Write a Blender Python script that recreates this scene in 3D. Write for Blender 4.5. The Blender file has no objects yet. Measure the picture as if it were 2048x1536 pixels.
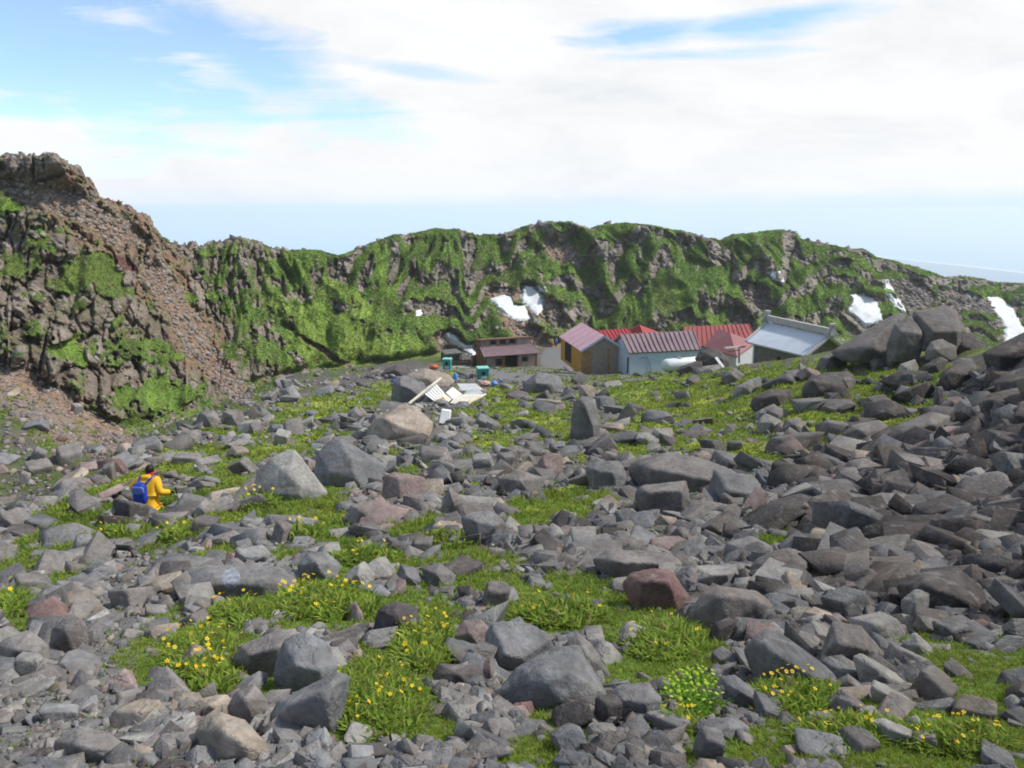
import bpy, bmesh, math, random
import numpy as np
from mathutils import Vector, Matrix, Euler
from mathutils.bvhtree import BVHTree

random.seed(7)
RNG = np.random.default_rng(11)
scene = bpy.context.scene
COL = scene.collection
PI = math.pi
rad = math.radians

# ---------------------------------------------------------------- camera
F = 1500.0                      # focal length in photograph pixels
PITCH = math.atan((768 - 420) / F)
CP, SP = math.cos(PITCH), math.sin(PITCH)
cam_d = bpy.data.cameras.new("camera")
cam = bpy.data.objects.new("camera", cam_d)
COL.objects.link(cam)
cam.location = (0, 0, 0)
cam.rotation_euler = (PI / 2 - PITCH, 0, 0)
cam_d.sensor_width = 36.0
cam_d.lens = 36.0 * F / 2048.0
cam_d.clip_start = 0.1
cam_d.clip_end = 300000
scene.camera = cam


def ray(px, py):
    u = (np.asarray(px, float) - 1024) / F
    v = (768 - np.asarray(py, float)) / F
    return u, CP + v * SP, -SP + v * CP


def at(px, py, Y):
    a, b, c = ray(px, py)
    return np.stack([a / b * Y, np.broadcast_to(np.asarray(Y, float), np.shape(a / b * Y)) * 1.0, c / b * Y], -1)


def atv(px, py, Y):
    return Vector([float(q) for q in at(px, py, Y)])


def project(P):
    P = np.asarray(P, float)
    X, Y, Z = P[..., 0], P[..., 1], P[..., 2]
    w = Y * CP - Z * SP
    v = (Y * SP + Z * CP) / w
    return 1024 + F * X / w, 768 - F * v


# ---------------------------------------------------------------- numpy noise
_pr = np.random.default_rng(5)
PERM = np.concatenate([_pr.permutation(256)] * 3).astype(np.int32)
GR = _pr.normal(size=(256, 3))
GR /= np.linalg.norm(GR, axis=1)[:, None]


def pn(p):
    p = np.asarray(p, float)
    i = np.floor(p).astype(np.int64)
    f = p - i
    u = f * f * f * (f * (f * 6 - 15) + 10)
    i &= 255
    r = 0
    for dx in (0, 1):
        wx = u[:, 0] if dx else 1 - u[:, 0]
        a = PERM[(i[:, 0] + dx) & 255]
        for dy in (0, 1):
            wy = u[:, 1] if dy else 1 - u[:, 1]
            b = PERM[a + ((i[:, 1] + dy) & 255)]
            for dz in (0, 1):
                wz = u[:, 2] if dz else 1 - u[:, 2]
                g = GR[PERM[b + ((i[:, 2] + dz) & 255)] & 255]
                d = g[:, 0] * (f[:, 0] - dx) + g[:, 1] * (f[:, 1] - dy) + g[:, 2] * (f[:, 2] - dz)
                r = r + wx * wy * wz * d
    return r * 1.5


def fbm(p, o=4, lac=2.03, gain=0.5):
    p = np.asarray(p, float)
    a, s, r = 1.0, 0, 0
    for k in range(o):
        r = r + a * pn(p + 17.3 * k)
        s += a
        a *= gain
        p = p * lac
    return r / s


def ridged(p, o=3):
    p = np.asarray(p, float)
    a, s, r = 1.0, 0, 0
    for k in range(o):
        r = r + a * (1 - 2.2 * np.abs(pn(p + 9.1 * k)))
        s += a
        a *= 0.5
        p = p * 2.1
    return r / s


def cells(p, seed=0):
    """cellular noise: returns (random value of nearest cell, F1, F2)"""
    p = np.asarray(p, float)
    i = np.floor(p).astype(np.int64)
    f = p - i
    F1 = np.full(len(p), 9.0)
    F2 = np.full(len(p), 9.0)
    V = np.zeros(len(p))
    for dx in (-1, 0, 1):
        for dy in (-1, 0, 1):
            for dz in (-1, 0, 1):
                h = PERM[PERM[PERM[(i[:, 0] + dx + seed) & 255] + ((i[:, 1] + dy) & 255)] + ((i[:, 2] + dz) & 255)]
                o = GR[h] * 0.45 + 0.5
                q = np.stack([dx + o[:, 0] - f[:, 0], dy + o[:, 1] - f[:, 1], dz + o[:, 2] - f[:, 2]], 1)
                d = np.sqrt((q * q).sum(1))
                near = d < F1
                F2 = np.where(near, F1, np.minimum(F2, d))
                V = np.where(near, h / 255.0, V)
                F1 = np.where(near, d, F1)
    return V, F1, F2


def sm(a, b, x):
    t = np.clip((x - a) / (b - a), 0, 1)
    return t * t * (3 - 2 * t)


def mix(a, b, t):
    return a + (b - a) * t


# ---------------------------------------------------------------- scene helpers
def tag(o, label=None, cat=None, group=None, kind=None):
    if label: o['label'] = label
    if cat: o['category'] = cat
    if group: o['group'] = group
    if kind: o['kind'] = kind
    return o


def mesh_np(name, V, Fq, mat=None, smooth=False, col=None, parent=None, link=True):
    """V (n,3), Fq (m,k) all faces with k corners"""
    me = bpy.data.meshes.new(name)
    V = np.ascontiguousarray(V, np.float32)
    Fq = np.ascontiguousarray(Fq, np.int32)
    n, m, k = len(V), len(Fq), Fq.shape[1]
    me.vertices.add(n)
    me.vertices.foreach_set("co", V.ravel())
    me.loops.add(m * k)
    me.loops.foreach_set("vertex_index", Fq.ravel())
    me.polygons.add(m)
    me.polygons.foreach_set("loop_start", np.arange(0, m * k, k, dtype=np.int32))
    me.polygons.foreach_set("loop_total", np.full(m, k, np.int32))
    if smooth:
        me.polygons.foreach_set("use_smooth", np.ones(m, bool))
    if col is not None:
        at_ = me.color_attributes.new("col", 'FLOAT_COLOR', 'POINT')
        c4 = np.ones((n, 4), np.float32)
        c4[:, :col.shape[1]] = col
        at_.data.foreach_set("color", c4.ravel())
    me.update(calc_edges=True)
    me.validate()
    if mat: me.materials.append(mat)
    o = bpy.data.objects.new(name, me)
    if link: COL.objects.link(o)
    if parent: o.parent = parent
    return o


def grid_faces(nr, nc):
    i = np.arange(nr - 1)[:, None] * nc + np.arange(nc - 1)[None, :]
    return np.stack([i, i + 1, i + nc + 1, i + nc], -1).reshape(-1, 4)


# ---------------------------------------------------------------- materials
MATS = {}


def new_mat(name):
    m = bpy.data.materials.new(name)
    m.use_nodes = True
    nt = m.node_tree
    b = nt.nodes["Principled BSDF"]
    b.inputs["Specular IOR Level"].default_value = 0.25
    MATS[name] = m
    return m, nt, b


def nd(nt, t, **kw):
    n = nt.nodes.new(t)
    for k, v in kw.items():
        if hasattr(n, k) and not k[0].isupper():
            setattr(n, k, v)
        else:
            n.inputs[k.replace('_', ' ')].default_value = v
    return n


def noise_node(nt, scale, detail=5, rough=0.6, vec=None, dist=0.0):
    n = nt.nodes.new("ShaderNodeTexNoise")
    n.inputs["Scale"].default_value = scale
    n.inputs["Detail"].default_value = detail
    n.inputs["Roughness"].default_value = rough
    n.inputs["Distortion"].default_value = dist
    if vec is not None: nt.links.new(vec, n.inputs["Vector"])
    return n


def ramp(nt, src, stops):
    r = nt.nodes.new("ShaderNodeValToRGB")
    e = r.color_ramp.elements
    e[0].position, e[0].color = stops[0][0], (*stops[0][1], 1)
    e[1].position, e[1].color = stops[-1][0], (*stops[-1][1], 1)
    for p, c in stops[1:-1]:
        q = e.new(p)
        q.color = (*c, 1)
    nt.links.new(src, r.inputs[0])
    return r


def mixc(nt, a, b, fac, mode='MIX'):
    m = nt.nodes.new("ShaderNodeMix")
    m.data_type = 'RGBA'
    m.blend_type = mode
    m.clamp_factor = True
    for s, v in ((m.inputs[0], fac), (m.inputs[6], a), (m.inputs[7], b)):
        if isinstance(v, (int, float)): s.default_value = v
        elif isinstance(v, tuple): s.default_value = (*v, 1) if len(v) == 3 else v
        else: nt.links.new(v, s)
    return m.outputs[2]


def bump(nt, b, hsrc, strength, dist):
    n = nt.nodes.new("ShaderNodeBump")
    n.inputs["Strength"].default_value = strength
    n.inputs["Distance"].default_value = dist
    nt.links.new(hsrc, n.inputs["Height"])
    nt.links.new(n.outputs[0], b.inputs["Normal"])
    return n


def attr_mat(name, s1, s2, lo=0.7, hi=1.3, bs=0.6, bd=0.05, rough=0.9, obj=False):
    """colour attribute 'col' modulated by two scales of noise"""
    m, nt, b = new_mat(name)
    g = nt.nodes.new("ShaderNodeNewGeometry")
    vec = g.outputs["Position"]
    a = nt.nodes.new("ShaderNodeAttribute"); a.attribute_name = "col"
    n1 = noise_node(nt, s1, 6, 0.65, vec)
    n2 = noise_node(nt, s2, 4, 0.6, vec)
    r1 = ramp(nt, n1.outputs[0], [(0.25, (lo,) * 3), (0.75, (hi,) * 3)])
    r2 = ramp(nt, n2.outputs[0], [(0.3, (lo * 1.1,) * 3), (0.7, (hi * 0.95,) * 3)])
    c = mixc(nt, a.outputs["Color"], r1.outputs[0], 1.0, 'MULTIPLY')
    c = mixc(nt, c, r2.outputs[0], 1.0, 'MULTIPLY')
    nt.links.new(c, b.inputs["Base Color"])
    b.inputs["Roughness"].default_value = rough
    b.inputs["Specular IOR Level"].default_value = 0.15
    bump(nt, b, n1.outputs[0], bs, bd)
    return m


def plain(name, col, rough=0.6, metal=0.0, var=0.12, scale=3.0, bs=0.1, bd=0.01, spec=0.3):
    m, nt, b = new_mat(name)
    tc = nt.nodes.new("ShaderNodeTexCoord")
    n1 = noise_node(nt, scale, 6, 0.65, tc.outputs["Object"])
    lo = tuple(max(0, c * (1 - var * 2)) for c in col)
    hi = tuple(min(1, c * (1 + var * 1.4)) for c in col)
    r = ramp(nt, n1.outputs[0], [(0.28, lo), (0.72, hi)])
    nt.links.new(r.outputs[0], b.inputs["Base Color"])
    b.inputs["Roughness"].default_value = rough
    b.inputs["Metallic"].default_value = metal
    b.inputs["Specular IOR Level"].default_value = spec
    bump(nt, b, n1.outputs[0], bs, bd)
    return m
# ---------------------------------------------------------------- terrain
# skyline of the crater wall, (px, py)
SKY = [(-900, 300), (-500, 300), (-200, 296), (0, 310), (50, 312), (90, 318), (130, 325), (165, 345), (186, 368), (200, 395), (240, 408), (280, 425),
       (302, 440), (318, 470), (345, 490), (385, 495), (420, 487), (470, 473), (510, 482), (560, 500), (600, 500), (640, 502), (678, 513),
       (700, 505), (740, 488), (790, 470), (820, 470), (870, 457), (920, 460), (960, 470), (1010, 466), (1050, 452), (1100, 443),
       (1140, 445), (1180, 457), (1210, 450), (1250, 446), (1300, 453), (1350, 460), (1400, 472), (1440, 482), (1465, 470), (1500, 468),
       (1550, 460), (1590, 464), (1600, 478), (1650, 488), (1700, 498), (1730, 500), (1750, 515), (1800, 525), (1850, 540), (1890, 555),
       (1930, 553), (1960, 558), (2000, 565), (2048, 568), (2300, 590), (2900, 600)]
SKY = np.array(SKY, float)
# each column: px, near knots (py, Y) x7 = [1536,1300,1150,1000,900ish,crest-1,crest], gully (py,Y), base (py,Y), mid1, mid2 (py,Y), skyline Y
COLS = [
 (-900, [(1500, 2.0), (1420, 2.6), (1350, 3.6), (1280, 5.0), (1220, 6.5), (1180, 8), (1150, 9)],   (1060, 20), (780, 38), (620, 48), (460, 54), 60),
 (-300, [(1520, 2.1), (1380, 3.3), (1290, 4.9), (1210, 6.8), (1160, 8.3), (1120, 9.6), (1090, 10.8)], (1010, 24), (760, 42), (600, 52), (450, 59), 66),
 (0,    [(1536, 2.3), (1350, 3.7), (1240, 5.8), (1160, 8.3), (1110, 10.4), (1070, 12.2), (1035, 13.6)], (975, 30), (752, 48), (580, 60), (450, 67), 72),
 (150,  [(1536, 2.3), (1330, 3.9), (1215, 6.2), (1125, 9.4), (1060, 12.3), (1010, 15), (975, 17)],   (925, 34), (820, 49), (640, 62), (470, 70), 76),
 (300,  [(1536, 2.3), (1320, 4.0), (1190, 6.6), (1076, 11.5), (1000, 16), (935, 21.5), (893, 26)],   (872, 42), (850, 56), (690, 68), (540, 80), 88),
 (450,  [(1536, 2.3), (1310, 4.1), (1170, 6.8), (1045, 12), (960, 18), (885, 27), (830, 38)],   (815, 52), (790, 66), (690, 82), (590, 97), 112),
 (600,  [(1536, 2.3), (1300, 4.2), (1160, 6.9), (1020, 12.5), (920, 20.5), (830, 37), (762, 64)],   (752, 80), (742, 96), (670, 107), (590, 117), 127),
 (750,  [(1536, 2.3), (1300, 4.2), (1155, 7), (1010, 12.8), (905, 21.6), (810, 42), (745, 74)],   (738, 92), (724, 112), (650, 122), (570, 133), 143),
 (900,  [(1536, 2.3), (1300, 4.2), (1150, 7), (1000, 13), (900, 22), (805, 43), (742, 76)],   (734, 100), (705, 128), (630, 140), (550, 152), 162),
 (1024, [(1536, 2.3), (1300, 4.2), (1150, 7), (1000, 13), (900, 22), (805, 43), (745, 77)],   (731, 104), (695, 135), (620, 147), (540, 160), 171),
 (1200, [(1536, 2.3), (1300, 4.2), (1150, 7), (1000, 13), (900, 22), (805, 43), (752, 70)],   (742, 92), (680, 145), (600, 158), (520, 168), 180),
 (1400, [(1536, 2.3), (1300, 4.2), (1150, 7), (1000, 13), (900, 21.5), (800, 38), (745, 54)],   (745, 84), (672, 150), (600, 163), (530, 175), 187),
 (1600, [(1536, 2.3), (1300, 4.1), (1150, 6.9), (1000, 12.5), (900, 19.5), (790, 30), (722, 42)],   (745, 80), (668, 156), (600, 170), (530, 182), 196),
 (1750, [(1536, 2.3), (1300, 4.1), (1150, 6.8), (1000, 12), (900, 17.5), (785, 27), (702, 39)],   (745, 80), (680, 165), (610, 178), (560, 190), 205),
 (1900, [(1536, 2.3), (1300, 4.0), (1150, 6.6), (1000, 11), (900, 15), (785, 23), (700, 35)],   (740, 80), (690, 172), (640, 188), (595, 202), 216),
 (2048, [(1536, 2.3), (1300, 3.9), (1150, 6.3), (1000, 9.8), (880, 13.2), (760, 18), (680, 23)],   (735, 75), (695, 178), (650, 195), (610, 212), 228),
 (2300, [(1510, 2.2), (1250, 3.8), (1050, 6.0), (850, 9.2), (690, 12.5), (570, 16), (500, 20)],   (735, 75), (705, 185), (660, 205), (620, 222), 238),  # this and the next: unseen right slope, raised to shade the foreground
 (2900, [(1450, 2.0), (1100, 3.6), (800, 5.5), (520, 8.5), (330, 12), (230, 15.5), (170, 20)],   (700, 75), (705, 195), (660, 215), (620, 232), 250),
]


def pchip(x, y, xi):
    """monotone cubic through (x,y) (y may be (n,m)), evaluated at xi"""
    x = np.asarray(x, float); y = np.asarray(y, float)
    if y.ndim == 1: y = y[:, None]
    h = np.diff(x)[:, None]
    d = np.diff(y, axis=0) / h
    m = np.zeros_like(y)
    s = np.sign(d[:-1]) == np.sign(d[1:])
    w1 = 2 * h[1:] + h[:-1]; w2 = h[1:] + 2 * h[:-1]
    with np.errstate(divide='ignore', invalid='ignore'):
        hm = (w1 + w2) / (w1 / d[:-1] + w2 / d[1:])
    m[1:-1] = np.where(s, np.nan_to_num(hm), 0)
    m[0], m[-1] = d[0], d[-1]
    k = np.clip(np.searchsorted(x, xi) - 1, 0, len(x) - 2)
    t = ((xi - x[k]) / h[k, 0])[:, None]
    hh = h[k]
    return ((2 * t**3 - 3 * t**2 + 1) * y[k] + (t**3 - 2 * t**2 + t) * hh * m[k]
            + (-2 * t**3 + 3 * t**2) * y[k + 1] + (t**3 - t**2) * hh * m[k + 1])


cpx = np.array([c[0] for c in COLS], float)
K = []
for c in COLS:
    px = c[0]
    row = [(1.0, -1.62 - (0.05 if px < 800 else 0))]
    for py, Y in c[1] + [c[2], c[3], c[4], c[5]]:
        row.append((Y, float(at(px, py, Y)[2])))
    sy = np.interp(px, SKY[:, 0], SKY[:, 1])
    row.append((c[6], float(at(px, sy, c[6])[2])))
    K.append([v for p in row for v in p])
K = np.array(K)                                    # columns x (Y,z)*13

NCOL = 1320
fine = np.concatenate([np.linspace(-900, -40, 110, endpoint=False), np.linspace(-40, 2090, NCOL - 220, endpoint=False), np.linspace(2090, 2900, 110)])
KF = pchip(cpx, K, fine)
for _ in range(25):
    KF[1:-1] = 0.25 * KF[:-2] + 0.5 * KF[1:-1] + 0.25 * KF[2:]
nk = KF.shape[1] // 2                              # 12 knots
ksky = nk - 1
# exact skyline
syf = np.interp(fine, SKY[:, 0], SKY[:, 1])
Ys = KF[:, 2 * ksky]
KF[:, 2 * ksky + 1] = at(fine, syf, Ys)[:, 2]
KY = KF[:, 0::2]; KZ = KF[:, 1::2]
# beyond the skyline
KY = np.concatenate([KY, KY[:, -1:] + 6, KY[:, -1:] + 60], 1)
KZ = np.concatenate([KZ, KZ[:, -1:] - 0.6, KZ[:, -1:] - 34], 1)
seg = [14, 70, 60, 60, 55, 55, 45, 30, 24, 84, 84, 96, 6, 12]
#      0-1 1-2  2-3 3-4 4-5 5-6 6-7 7-8 8-9 9-10 10-11 11-12
rows = []
BASE_ROW = sum(seg[:9])
NEAR_ROW = sum(seg[:7])
kp = np.concatenate([[k + np.arange(s) / s for k, s in enumerate(seg[:len(KY[0]) - 1])][j] for j in range(len(KY[0]) - 1)] + [[len(KY[0]) - 1.0]])
knots = np.arange(KY.shape[1], dtype=float)
GY = pchip(knots, KY.T, kp)                        # rows x cols
GZ = pchip(knots, KZ.T, kp)
NR = len(kp)
SEGN = seg[:KY.shape[1] - 1]
BASE_ROW = sum(SEGN[:9]); SKY_ROW = sum(SEGN[:12])
NEAR_ROW = sum(SEGN[:7])
ratio = np.interp(fine, [-900, 2900], [(-900 - 1024) / F, (2900 - 1024) / F])
# X from pixel column: use ray at knot depth (column = constant X/w)
W = GY * CP - GZ * SP
GX = ratio[None, :] * W
P0 = np.stack([GX, GY, GZ], -1)                    # base surface
rowi = np.arange(NR)[:, None] + np.zeros((1, NCOL))
PX0 = fine[None, :] + np.zeros((NR, 1))
_, PY0 = project(P0)


def blobs(px, py, lst, nz=None, amp=0.35):
    """soft union of ellipses (cx,cy,rx,ry[,rot])"""
    r = np.zeros(np.shape(px))
    for e in lst:
        cx, cy, rx, ry = e[:4]
        a = rad(e[4]) if len(e) > 4 else 0
        dx, dy = px - cx, py - cy
        x = dx * math.cos(a) + dy * math.sin(a)
        y = -dx * math.sin(a) + dy * math.cos(a)
        d = np.sqrt((x / rx) ** 2 + (y / ry) ** 2)
        if nz is not None: d = d + nz * amp
        r = np.maximum(r, 1 - sm(0.75, 1.15, d))
    return r


# ---- near ground displacement
flatP = P0.reshape(-1, 3)
Yf = flatP[:, 1]
near_w = 1 - sm(BASE_ROW - 25, BASE_ROW + 5, rowi.ravel())
amp = np.interp(Yf, [0, 3, 10, 30, 70, 120], [0.02, 0.05, 0.14, 0.35, 0.45, 0.6])
scl = np.interp(Yf, [0, 3, 10, 30, 70, 120], [1.2, 1.2, 2.5, 5, 8, 10])
n_big = fbm(np.stack([flatP[:, 0] / 5.0, flatP[:, 1] / 5.0, flatP[:, 2] * 0], 1), 3)
n_med = fbm(np.stack([flatP[:, 0] / 1.3, flatP[:, 1] / 1.3, flatP[:, 2] * 0 + 3], 1), 4)
n_fin = fbm(flatP * np.array([6, 6, 0]) + 7, 3)
dz = near_w * (n_big * amp * 1.3 + n_med * amp * 0.6 + n_fin * 0.02)
# hut terrace stays smooth
pxf, pyf = PX0.ravel(), PY0.ravel()
terrace = sm(840, 880, pxf) * (1 - sm(1240, 1300, pxf)) * sm(60, 75, Yf) * near_w
dz *= (1 - 0.85 * terrace)
flatP = flatP.copy()
HX, HY = float(at(302, 1050, 15.2)[0]), 15.2
dz -= 0.95 * np.exp(-(((flatP[:, 0] - HX) / 1.3) ** 2 + ((flatP[:, 1] - HY - 0.3) / 1.1) ** 2))
dz += 0.20 * np.exp(-(((flatP[:, 0] - HX) / 1.6) ** 2 + ((flatP[:, 1] - HY + 1.9) / 0.7) ** 2))
flatP[:, 2] += dz

SNOW = [
 ("long narrow tongue of old snow behind the wooden shed, nearest to it", [(888, 668), (900, 664), (915, 672), (922, 684), (934, 690), (948, 690), (948, 712), (935, 706), (915, 690), (897, 680)]),
 ("jagged white snow patch on the brown scree above the shed, lower of the big pair", [(984, 600), (1003, 592), (1018, 594), (1026, 612), (1048, 614), (1058, 638), (1040, 642), (1012, 628), (996, 614)]),
 ("tall white snow patch above and right of its twin on the brown scree", [(1048, 573), (1066, 572), (1080, 590), (1086, 602), (1082, 622), (1076, 628), (1058, 612), (1042, 598)]),
 ("tiny scrap of snow just above the tall patch on the scree", [(1073, 574), (1088, 572), (1092, 580), (1080, 583)]),
 ("small snow scrap alone in the high dark gully", [(1538, 546), (1558, 546), (1566, 561), (1548, 558)]),
 ("broad rounded snowfield behind the grey metal roof and the cracked boulder", [(1702, 592), (1722, 590), (1740, 596), (1752, 606), (1766, 642), (1730, 652), (1712, 634), (1694, 622), (1704, 608)]),
 ("thin slanting snow strip beside the broad snowfield", [(1766, 562), (1776, 562), (1790, 590), (1810, 622), (1796, 618), (1776, 590)]),
 ("long curved snowfield in the rightmost gully at the edge of the view", [(1976, 596), (1998, 596), (2024, 618), (2056, 680), (2008, 690), (2012, 655), (1992, 622)]),
 ("small dot of snow on the green slope left of the shed's snow tongue", [(832, 624), (840, 622), (842, 629), (834, 630)]),
]

def inpoly_dist(px, py, poly):
    """signed distance in pixels, positive inside"""
    poly = np.array(poly, float)
    d = np.full(px.shape, 1e9); ins = np.zeros(px.shape, bool)
    n = len(poly)
    for i in range(n):
        a, b_ = poly[i], poly[(i + 1) % n]
        e = b_ - a
        t_ = np.clip(((px - a[0]) * e[0] + (py - a[1]) * e[1]) / (e @ e), 0, 1)
        d = np.minimum(d, np.hypot(px - a[0] - e[0] * t_, py - a[1] - e[1] * t_))
        c = ((a[1] > py) != (b_[1] > py)) & (px < e[0] * (py - a[1]) / (e[1] if e[1] else 1e-9) + a[0])
        ins ^= c
    return np.where(ins, d, -d)


# ---- hill displacement
t = np.clip((rowi.ravel() - BASE_ROW) / (SKY_ROW - BASE_ROW), -0.2, 1.4)
hillm = (rowi.ravel() >= BASE_ROW - 4)
H = flatP[hillm]
th = t[hillm]
pxh, pyh = PX0.ravel()[hillm], PY0.ravel()[hillm]
dist = np.hypot(H[:, 0], H[:, 1])
outw = -H[:, :2] / dist[:, None]
# lateral metres along the wall
s_ = pxh / F * 150.0
lft = 1 - sm(300, 620, pxh)                         # near left cliff
s_ = np.where(True, s_ * mix(1.0, 0.62, lft), s_)
taper = sm(0.0, 0.12, th) * (1 - 0.75 * sm(0.88, 1.0, th)) * (1 - sm(1.0, 1.05, th) * 0.6)
z = H[:, 2]
# terraces: move the surface in and out so cliffs alternate with ledges
warp = fbm(np.stack([s_ / 22, z / 30, s_ * 0 + 1.7], 1), 3)
warp2 = fbm(np.stack([s_ / 5, z / 12, s_ * 0 + 8.7], 1), 3)
# spurs and gullies running down the wall
sp_w = s_ + fbm(np.stack([s_ / 30, th * 1.5, s_ * 0 + 3], 1), 3) * 14 + (th - 0.5) * 6 * np.sign(pxh - 900)
spur = ridged(np.stack([sp_w / 26, th * 0.7, s_ * 0 + 0.3], 1), 2)
spur2 = ridged(np.stack([sp_w / 9.0, th * 1.3, s_ * 0 + 5.3], 1), 2)
spur3 = ridged(np.stack([sp_w / 4.0, th * 2.2, s_ * 0 + 15.3], 1), 2)
d_spur = (spur * 7.0 + spur2 * 5.2 + spur3 * 2.0) * mix(1.0, 0.5, lft)
nb = 4.2
q = th * nb + warp * 2.6 + warp2 * 1.0 - spur2 * 0.25
fr = q - np.floor(q)
cliff = sm(0.42, 0.58, fr) * (1 - sm(0.93, 1.0, fr))
gate = sm(-0.12, 0.16, fbm(np.stack([s_ / 18, th * 2.4, s_ * 0 + 40], 1), 3) + 0.17 + 0.28 * lft)
cliff *= gate
depth = np.interp(pxh, [0, 300, 600, 1000, 2048], [24, 30, 32, 36, 50])
stair = np.where(fr < 0.5, sm(0.0, 0.5, fr), 1.0) - fr       # + = further back
d_terr = -stair * depth / nb * 0.55 * gate
# columns and blocks on the cliffs
cv, c1, c2 = cells(np.stack([s_ / 1.9 + warp2 * 1.2, z / mix(4.6, 2.3, lft), s_ * 0 + H[:, 1] / 9], 1))
cv2, c12, c22 = cells(np.stack([s_ / 4.2 + warp2 * 0.9, z / mix(6.0, 3.4, lft), s_ * 0 + 2 + H[:, 1] / 12], 1), 31)
col_d = (cv - 0.5) * 1.5 - sm(0.25, 0.0, c2 - c1) * 1.0
col_d2 = (cv2 - 0.5) * 2.6 - sm(0.2, 0.0, c22 - c12) * 1.4
ribn = fbm(np.stack([s_ / 1.7 + warp2 * 1.5, z / 7.0, s_ * 0 + 61], 1), 3)
rockn = fbm(H / 1.1, 4) * 0.9 + fbm(H / 3.0 + 70, 3) * 1.6 * lft
grassn = fbm(H / 3.2 + 5, 3) * 0.7 + fbm(H / 1.2 + 9, 3) * 0.55 + ribn * 0.9
# ---- what grows or lies where (by place on the wall)
nzp = fbm(np.stack([pxh / 60, pyh / 45, pxh * 0], 1), 4)
nzq = fbm(np.stack([pxh / 16, pyh / 14, pxh * 0 + 5], 1), 3)
GREEN_L = [(120, 540, 115, 42, 8), (215, 580, 60, 16, 15), (20, 400, 45, 14), (330, 800, 100, 60, 10), (220, 700, 120, 30, 5), (250, 850, 90, 30, 15), (640, 630, 120, 22, 18),
           (560, 540, 60, 18, 15), (440, 500, 50, 12), (700, 690, 170, 35, 22), (560, 620, 90, 30, 20), (520, 690, 70, 24, 28), (450, 610, 45, 16, 30), (760, 620, 60, 40, 40), (690, 590, 50, 22, 20), (640, 715, 60, 25, 25), (800, 700, 90, 35, 20), (380, 600, 20, 14),
           (300, 690, 50, 14), (470, 700, 30, 20, 30), (30, 420, 40, 12), (430, 560, 50, 12, 20), (20, 980, 90, 60)]
SCREE = [(325, 570, 60, 34, 50), (375, 650, 75, 32, 55), (400, 700, 60, 28, 50), (455, 765, 75, 26, 40), (60, 790, 110, 55, 25), (150, 860, 160, 50, 22), (120, 410, 130, 32, 16), (210, 450, 90, 30, 25),
         (660, 660, 0.1, 0.1), (650, 700, 70, 7, 33), (1020, 640, 10, 10), (1100, 620, 45, 26, 40), (1060, 665, 70, 22, 30), (1010, 590, 40, 14),
         (890, 680, 30, 20, 40), (1510, 590, 40, 24, 40), (1480, 640, 24, 40, -30), (1830, 590, 45, 26, 20), (1930, 600, 60, 18, 20), (1900, 625, 30, 18, 30), (1120, 500, 36, 22, 30), (1680, 530, 24, 10)]
green_l = blobs(pxh, pyh, GREEN_L, nzp + nzq * 0.4, 0.9)
scree = blobs(pxh, pyh, SCREE, nzp + nzq * 0.5, 0.6)
left_rock = (1 - sm(400, 760, pxh + nzp * 170))
ribs = sm(0.0, 0.3, ribn) * sm(0.12, 0.35, fr) * (1 - sm(0.95, 1.0, fr)) * sm(-0.2, 0.1, fbm(np.stack([s_ / 11, th * 2.5, s_ * 0 + 90], 1), 3) + 0.05)
rockprob = np.clip(ribs * 0.72 + cliff * (1.2 + nzq * 0.9) + 0.25 * sm(0.1, 0.5, nzp + nzq * 0.4) + left_rock * (0.70 + 0.60 * nzp + 0.16 * nzq) - green_l * 1.25 - 0.15, 0, 1)
# rim rocks
rim = sm(0.90, 0.97, th) * sm(-0.05, 0.2, fbm(np.stack([s_ / 7, th, s_ * 0 + 77], 1), 2) + 0.05)
rockprob = np.clip(np.maximum(rockprob, rim * 0.8 * (1 - sm(300, 380, pxh) * (1 - sm(560, 700, pxh)) * 0.3)), 0, 1)
rock = sm(0.34, 0.60, rockprob + nzq * 0.22 + rockn * 0.07) * (1 - scree)
big = mix(0.55, 1.0, lft)
dd = taper * (d_terr * (1 - 0.5 * lft) + d_spur * (1 - 0.5 * scree))
dd += (col_d * 0.75 + col_d2 * 0.8 * mix(0.7, 1.0, lft) + rockn) * rock * mix(0.35, 1.0, taper)
dd += grassn * (1 - rock) * (1 - scree) * mix(0.3, 1, taper) * 0.7 + scree * (fbm(H / 0.8, 3) * 0.35 - 0.4)
sn_m = np.zeros(len(pxh))
for _lab, _poly in SNOW:
    if len(_poly) < 7: continue
    pa = np.array(_poly, float); x0, y0 = pa.min(0) - 22; x1, y1 = pa.max(0) + 22
    bx_ = np.where((pxh > x0) & (pxh < x1) & (pyh > y0) & (pyh < y1))[0]
    if len(bx_): sn_m[bx_] = np.maximum(sn_m[bx_], sm(-14, -3, inpoly_dist(pxh[bx_], pyh[bx_], _poly)))
dd = mix(dd, taper * (d_terr * 0.35 + spur * 7.0 * mix(1.0, 0.5, lft)) - 0.5, sn_m)
H = H.copy()
H[:, 0] += outw[:, 0] * dd
H[:, 1] += outw[:, 1] * dd
H[:, 2] += dd * 0.12 * (1 - sm(0.92, 1, th)) + rim * rockn * 0.7 + sm(0.9, 1.0, th) * (1 - sm(1.0, 1.1, th)) * (nzq * 0.5 + rockn * 0.25) * (1.0 + lft)
flatP[hillm] = H
P = flatP.reshape(NR, NCOL, 3)

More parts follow.
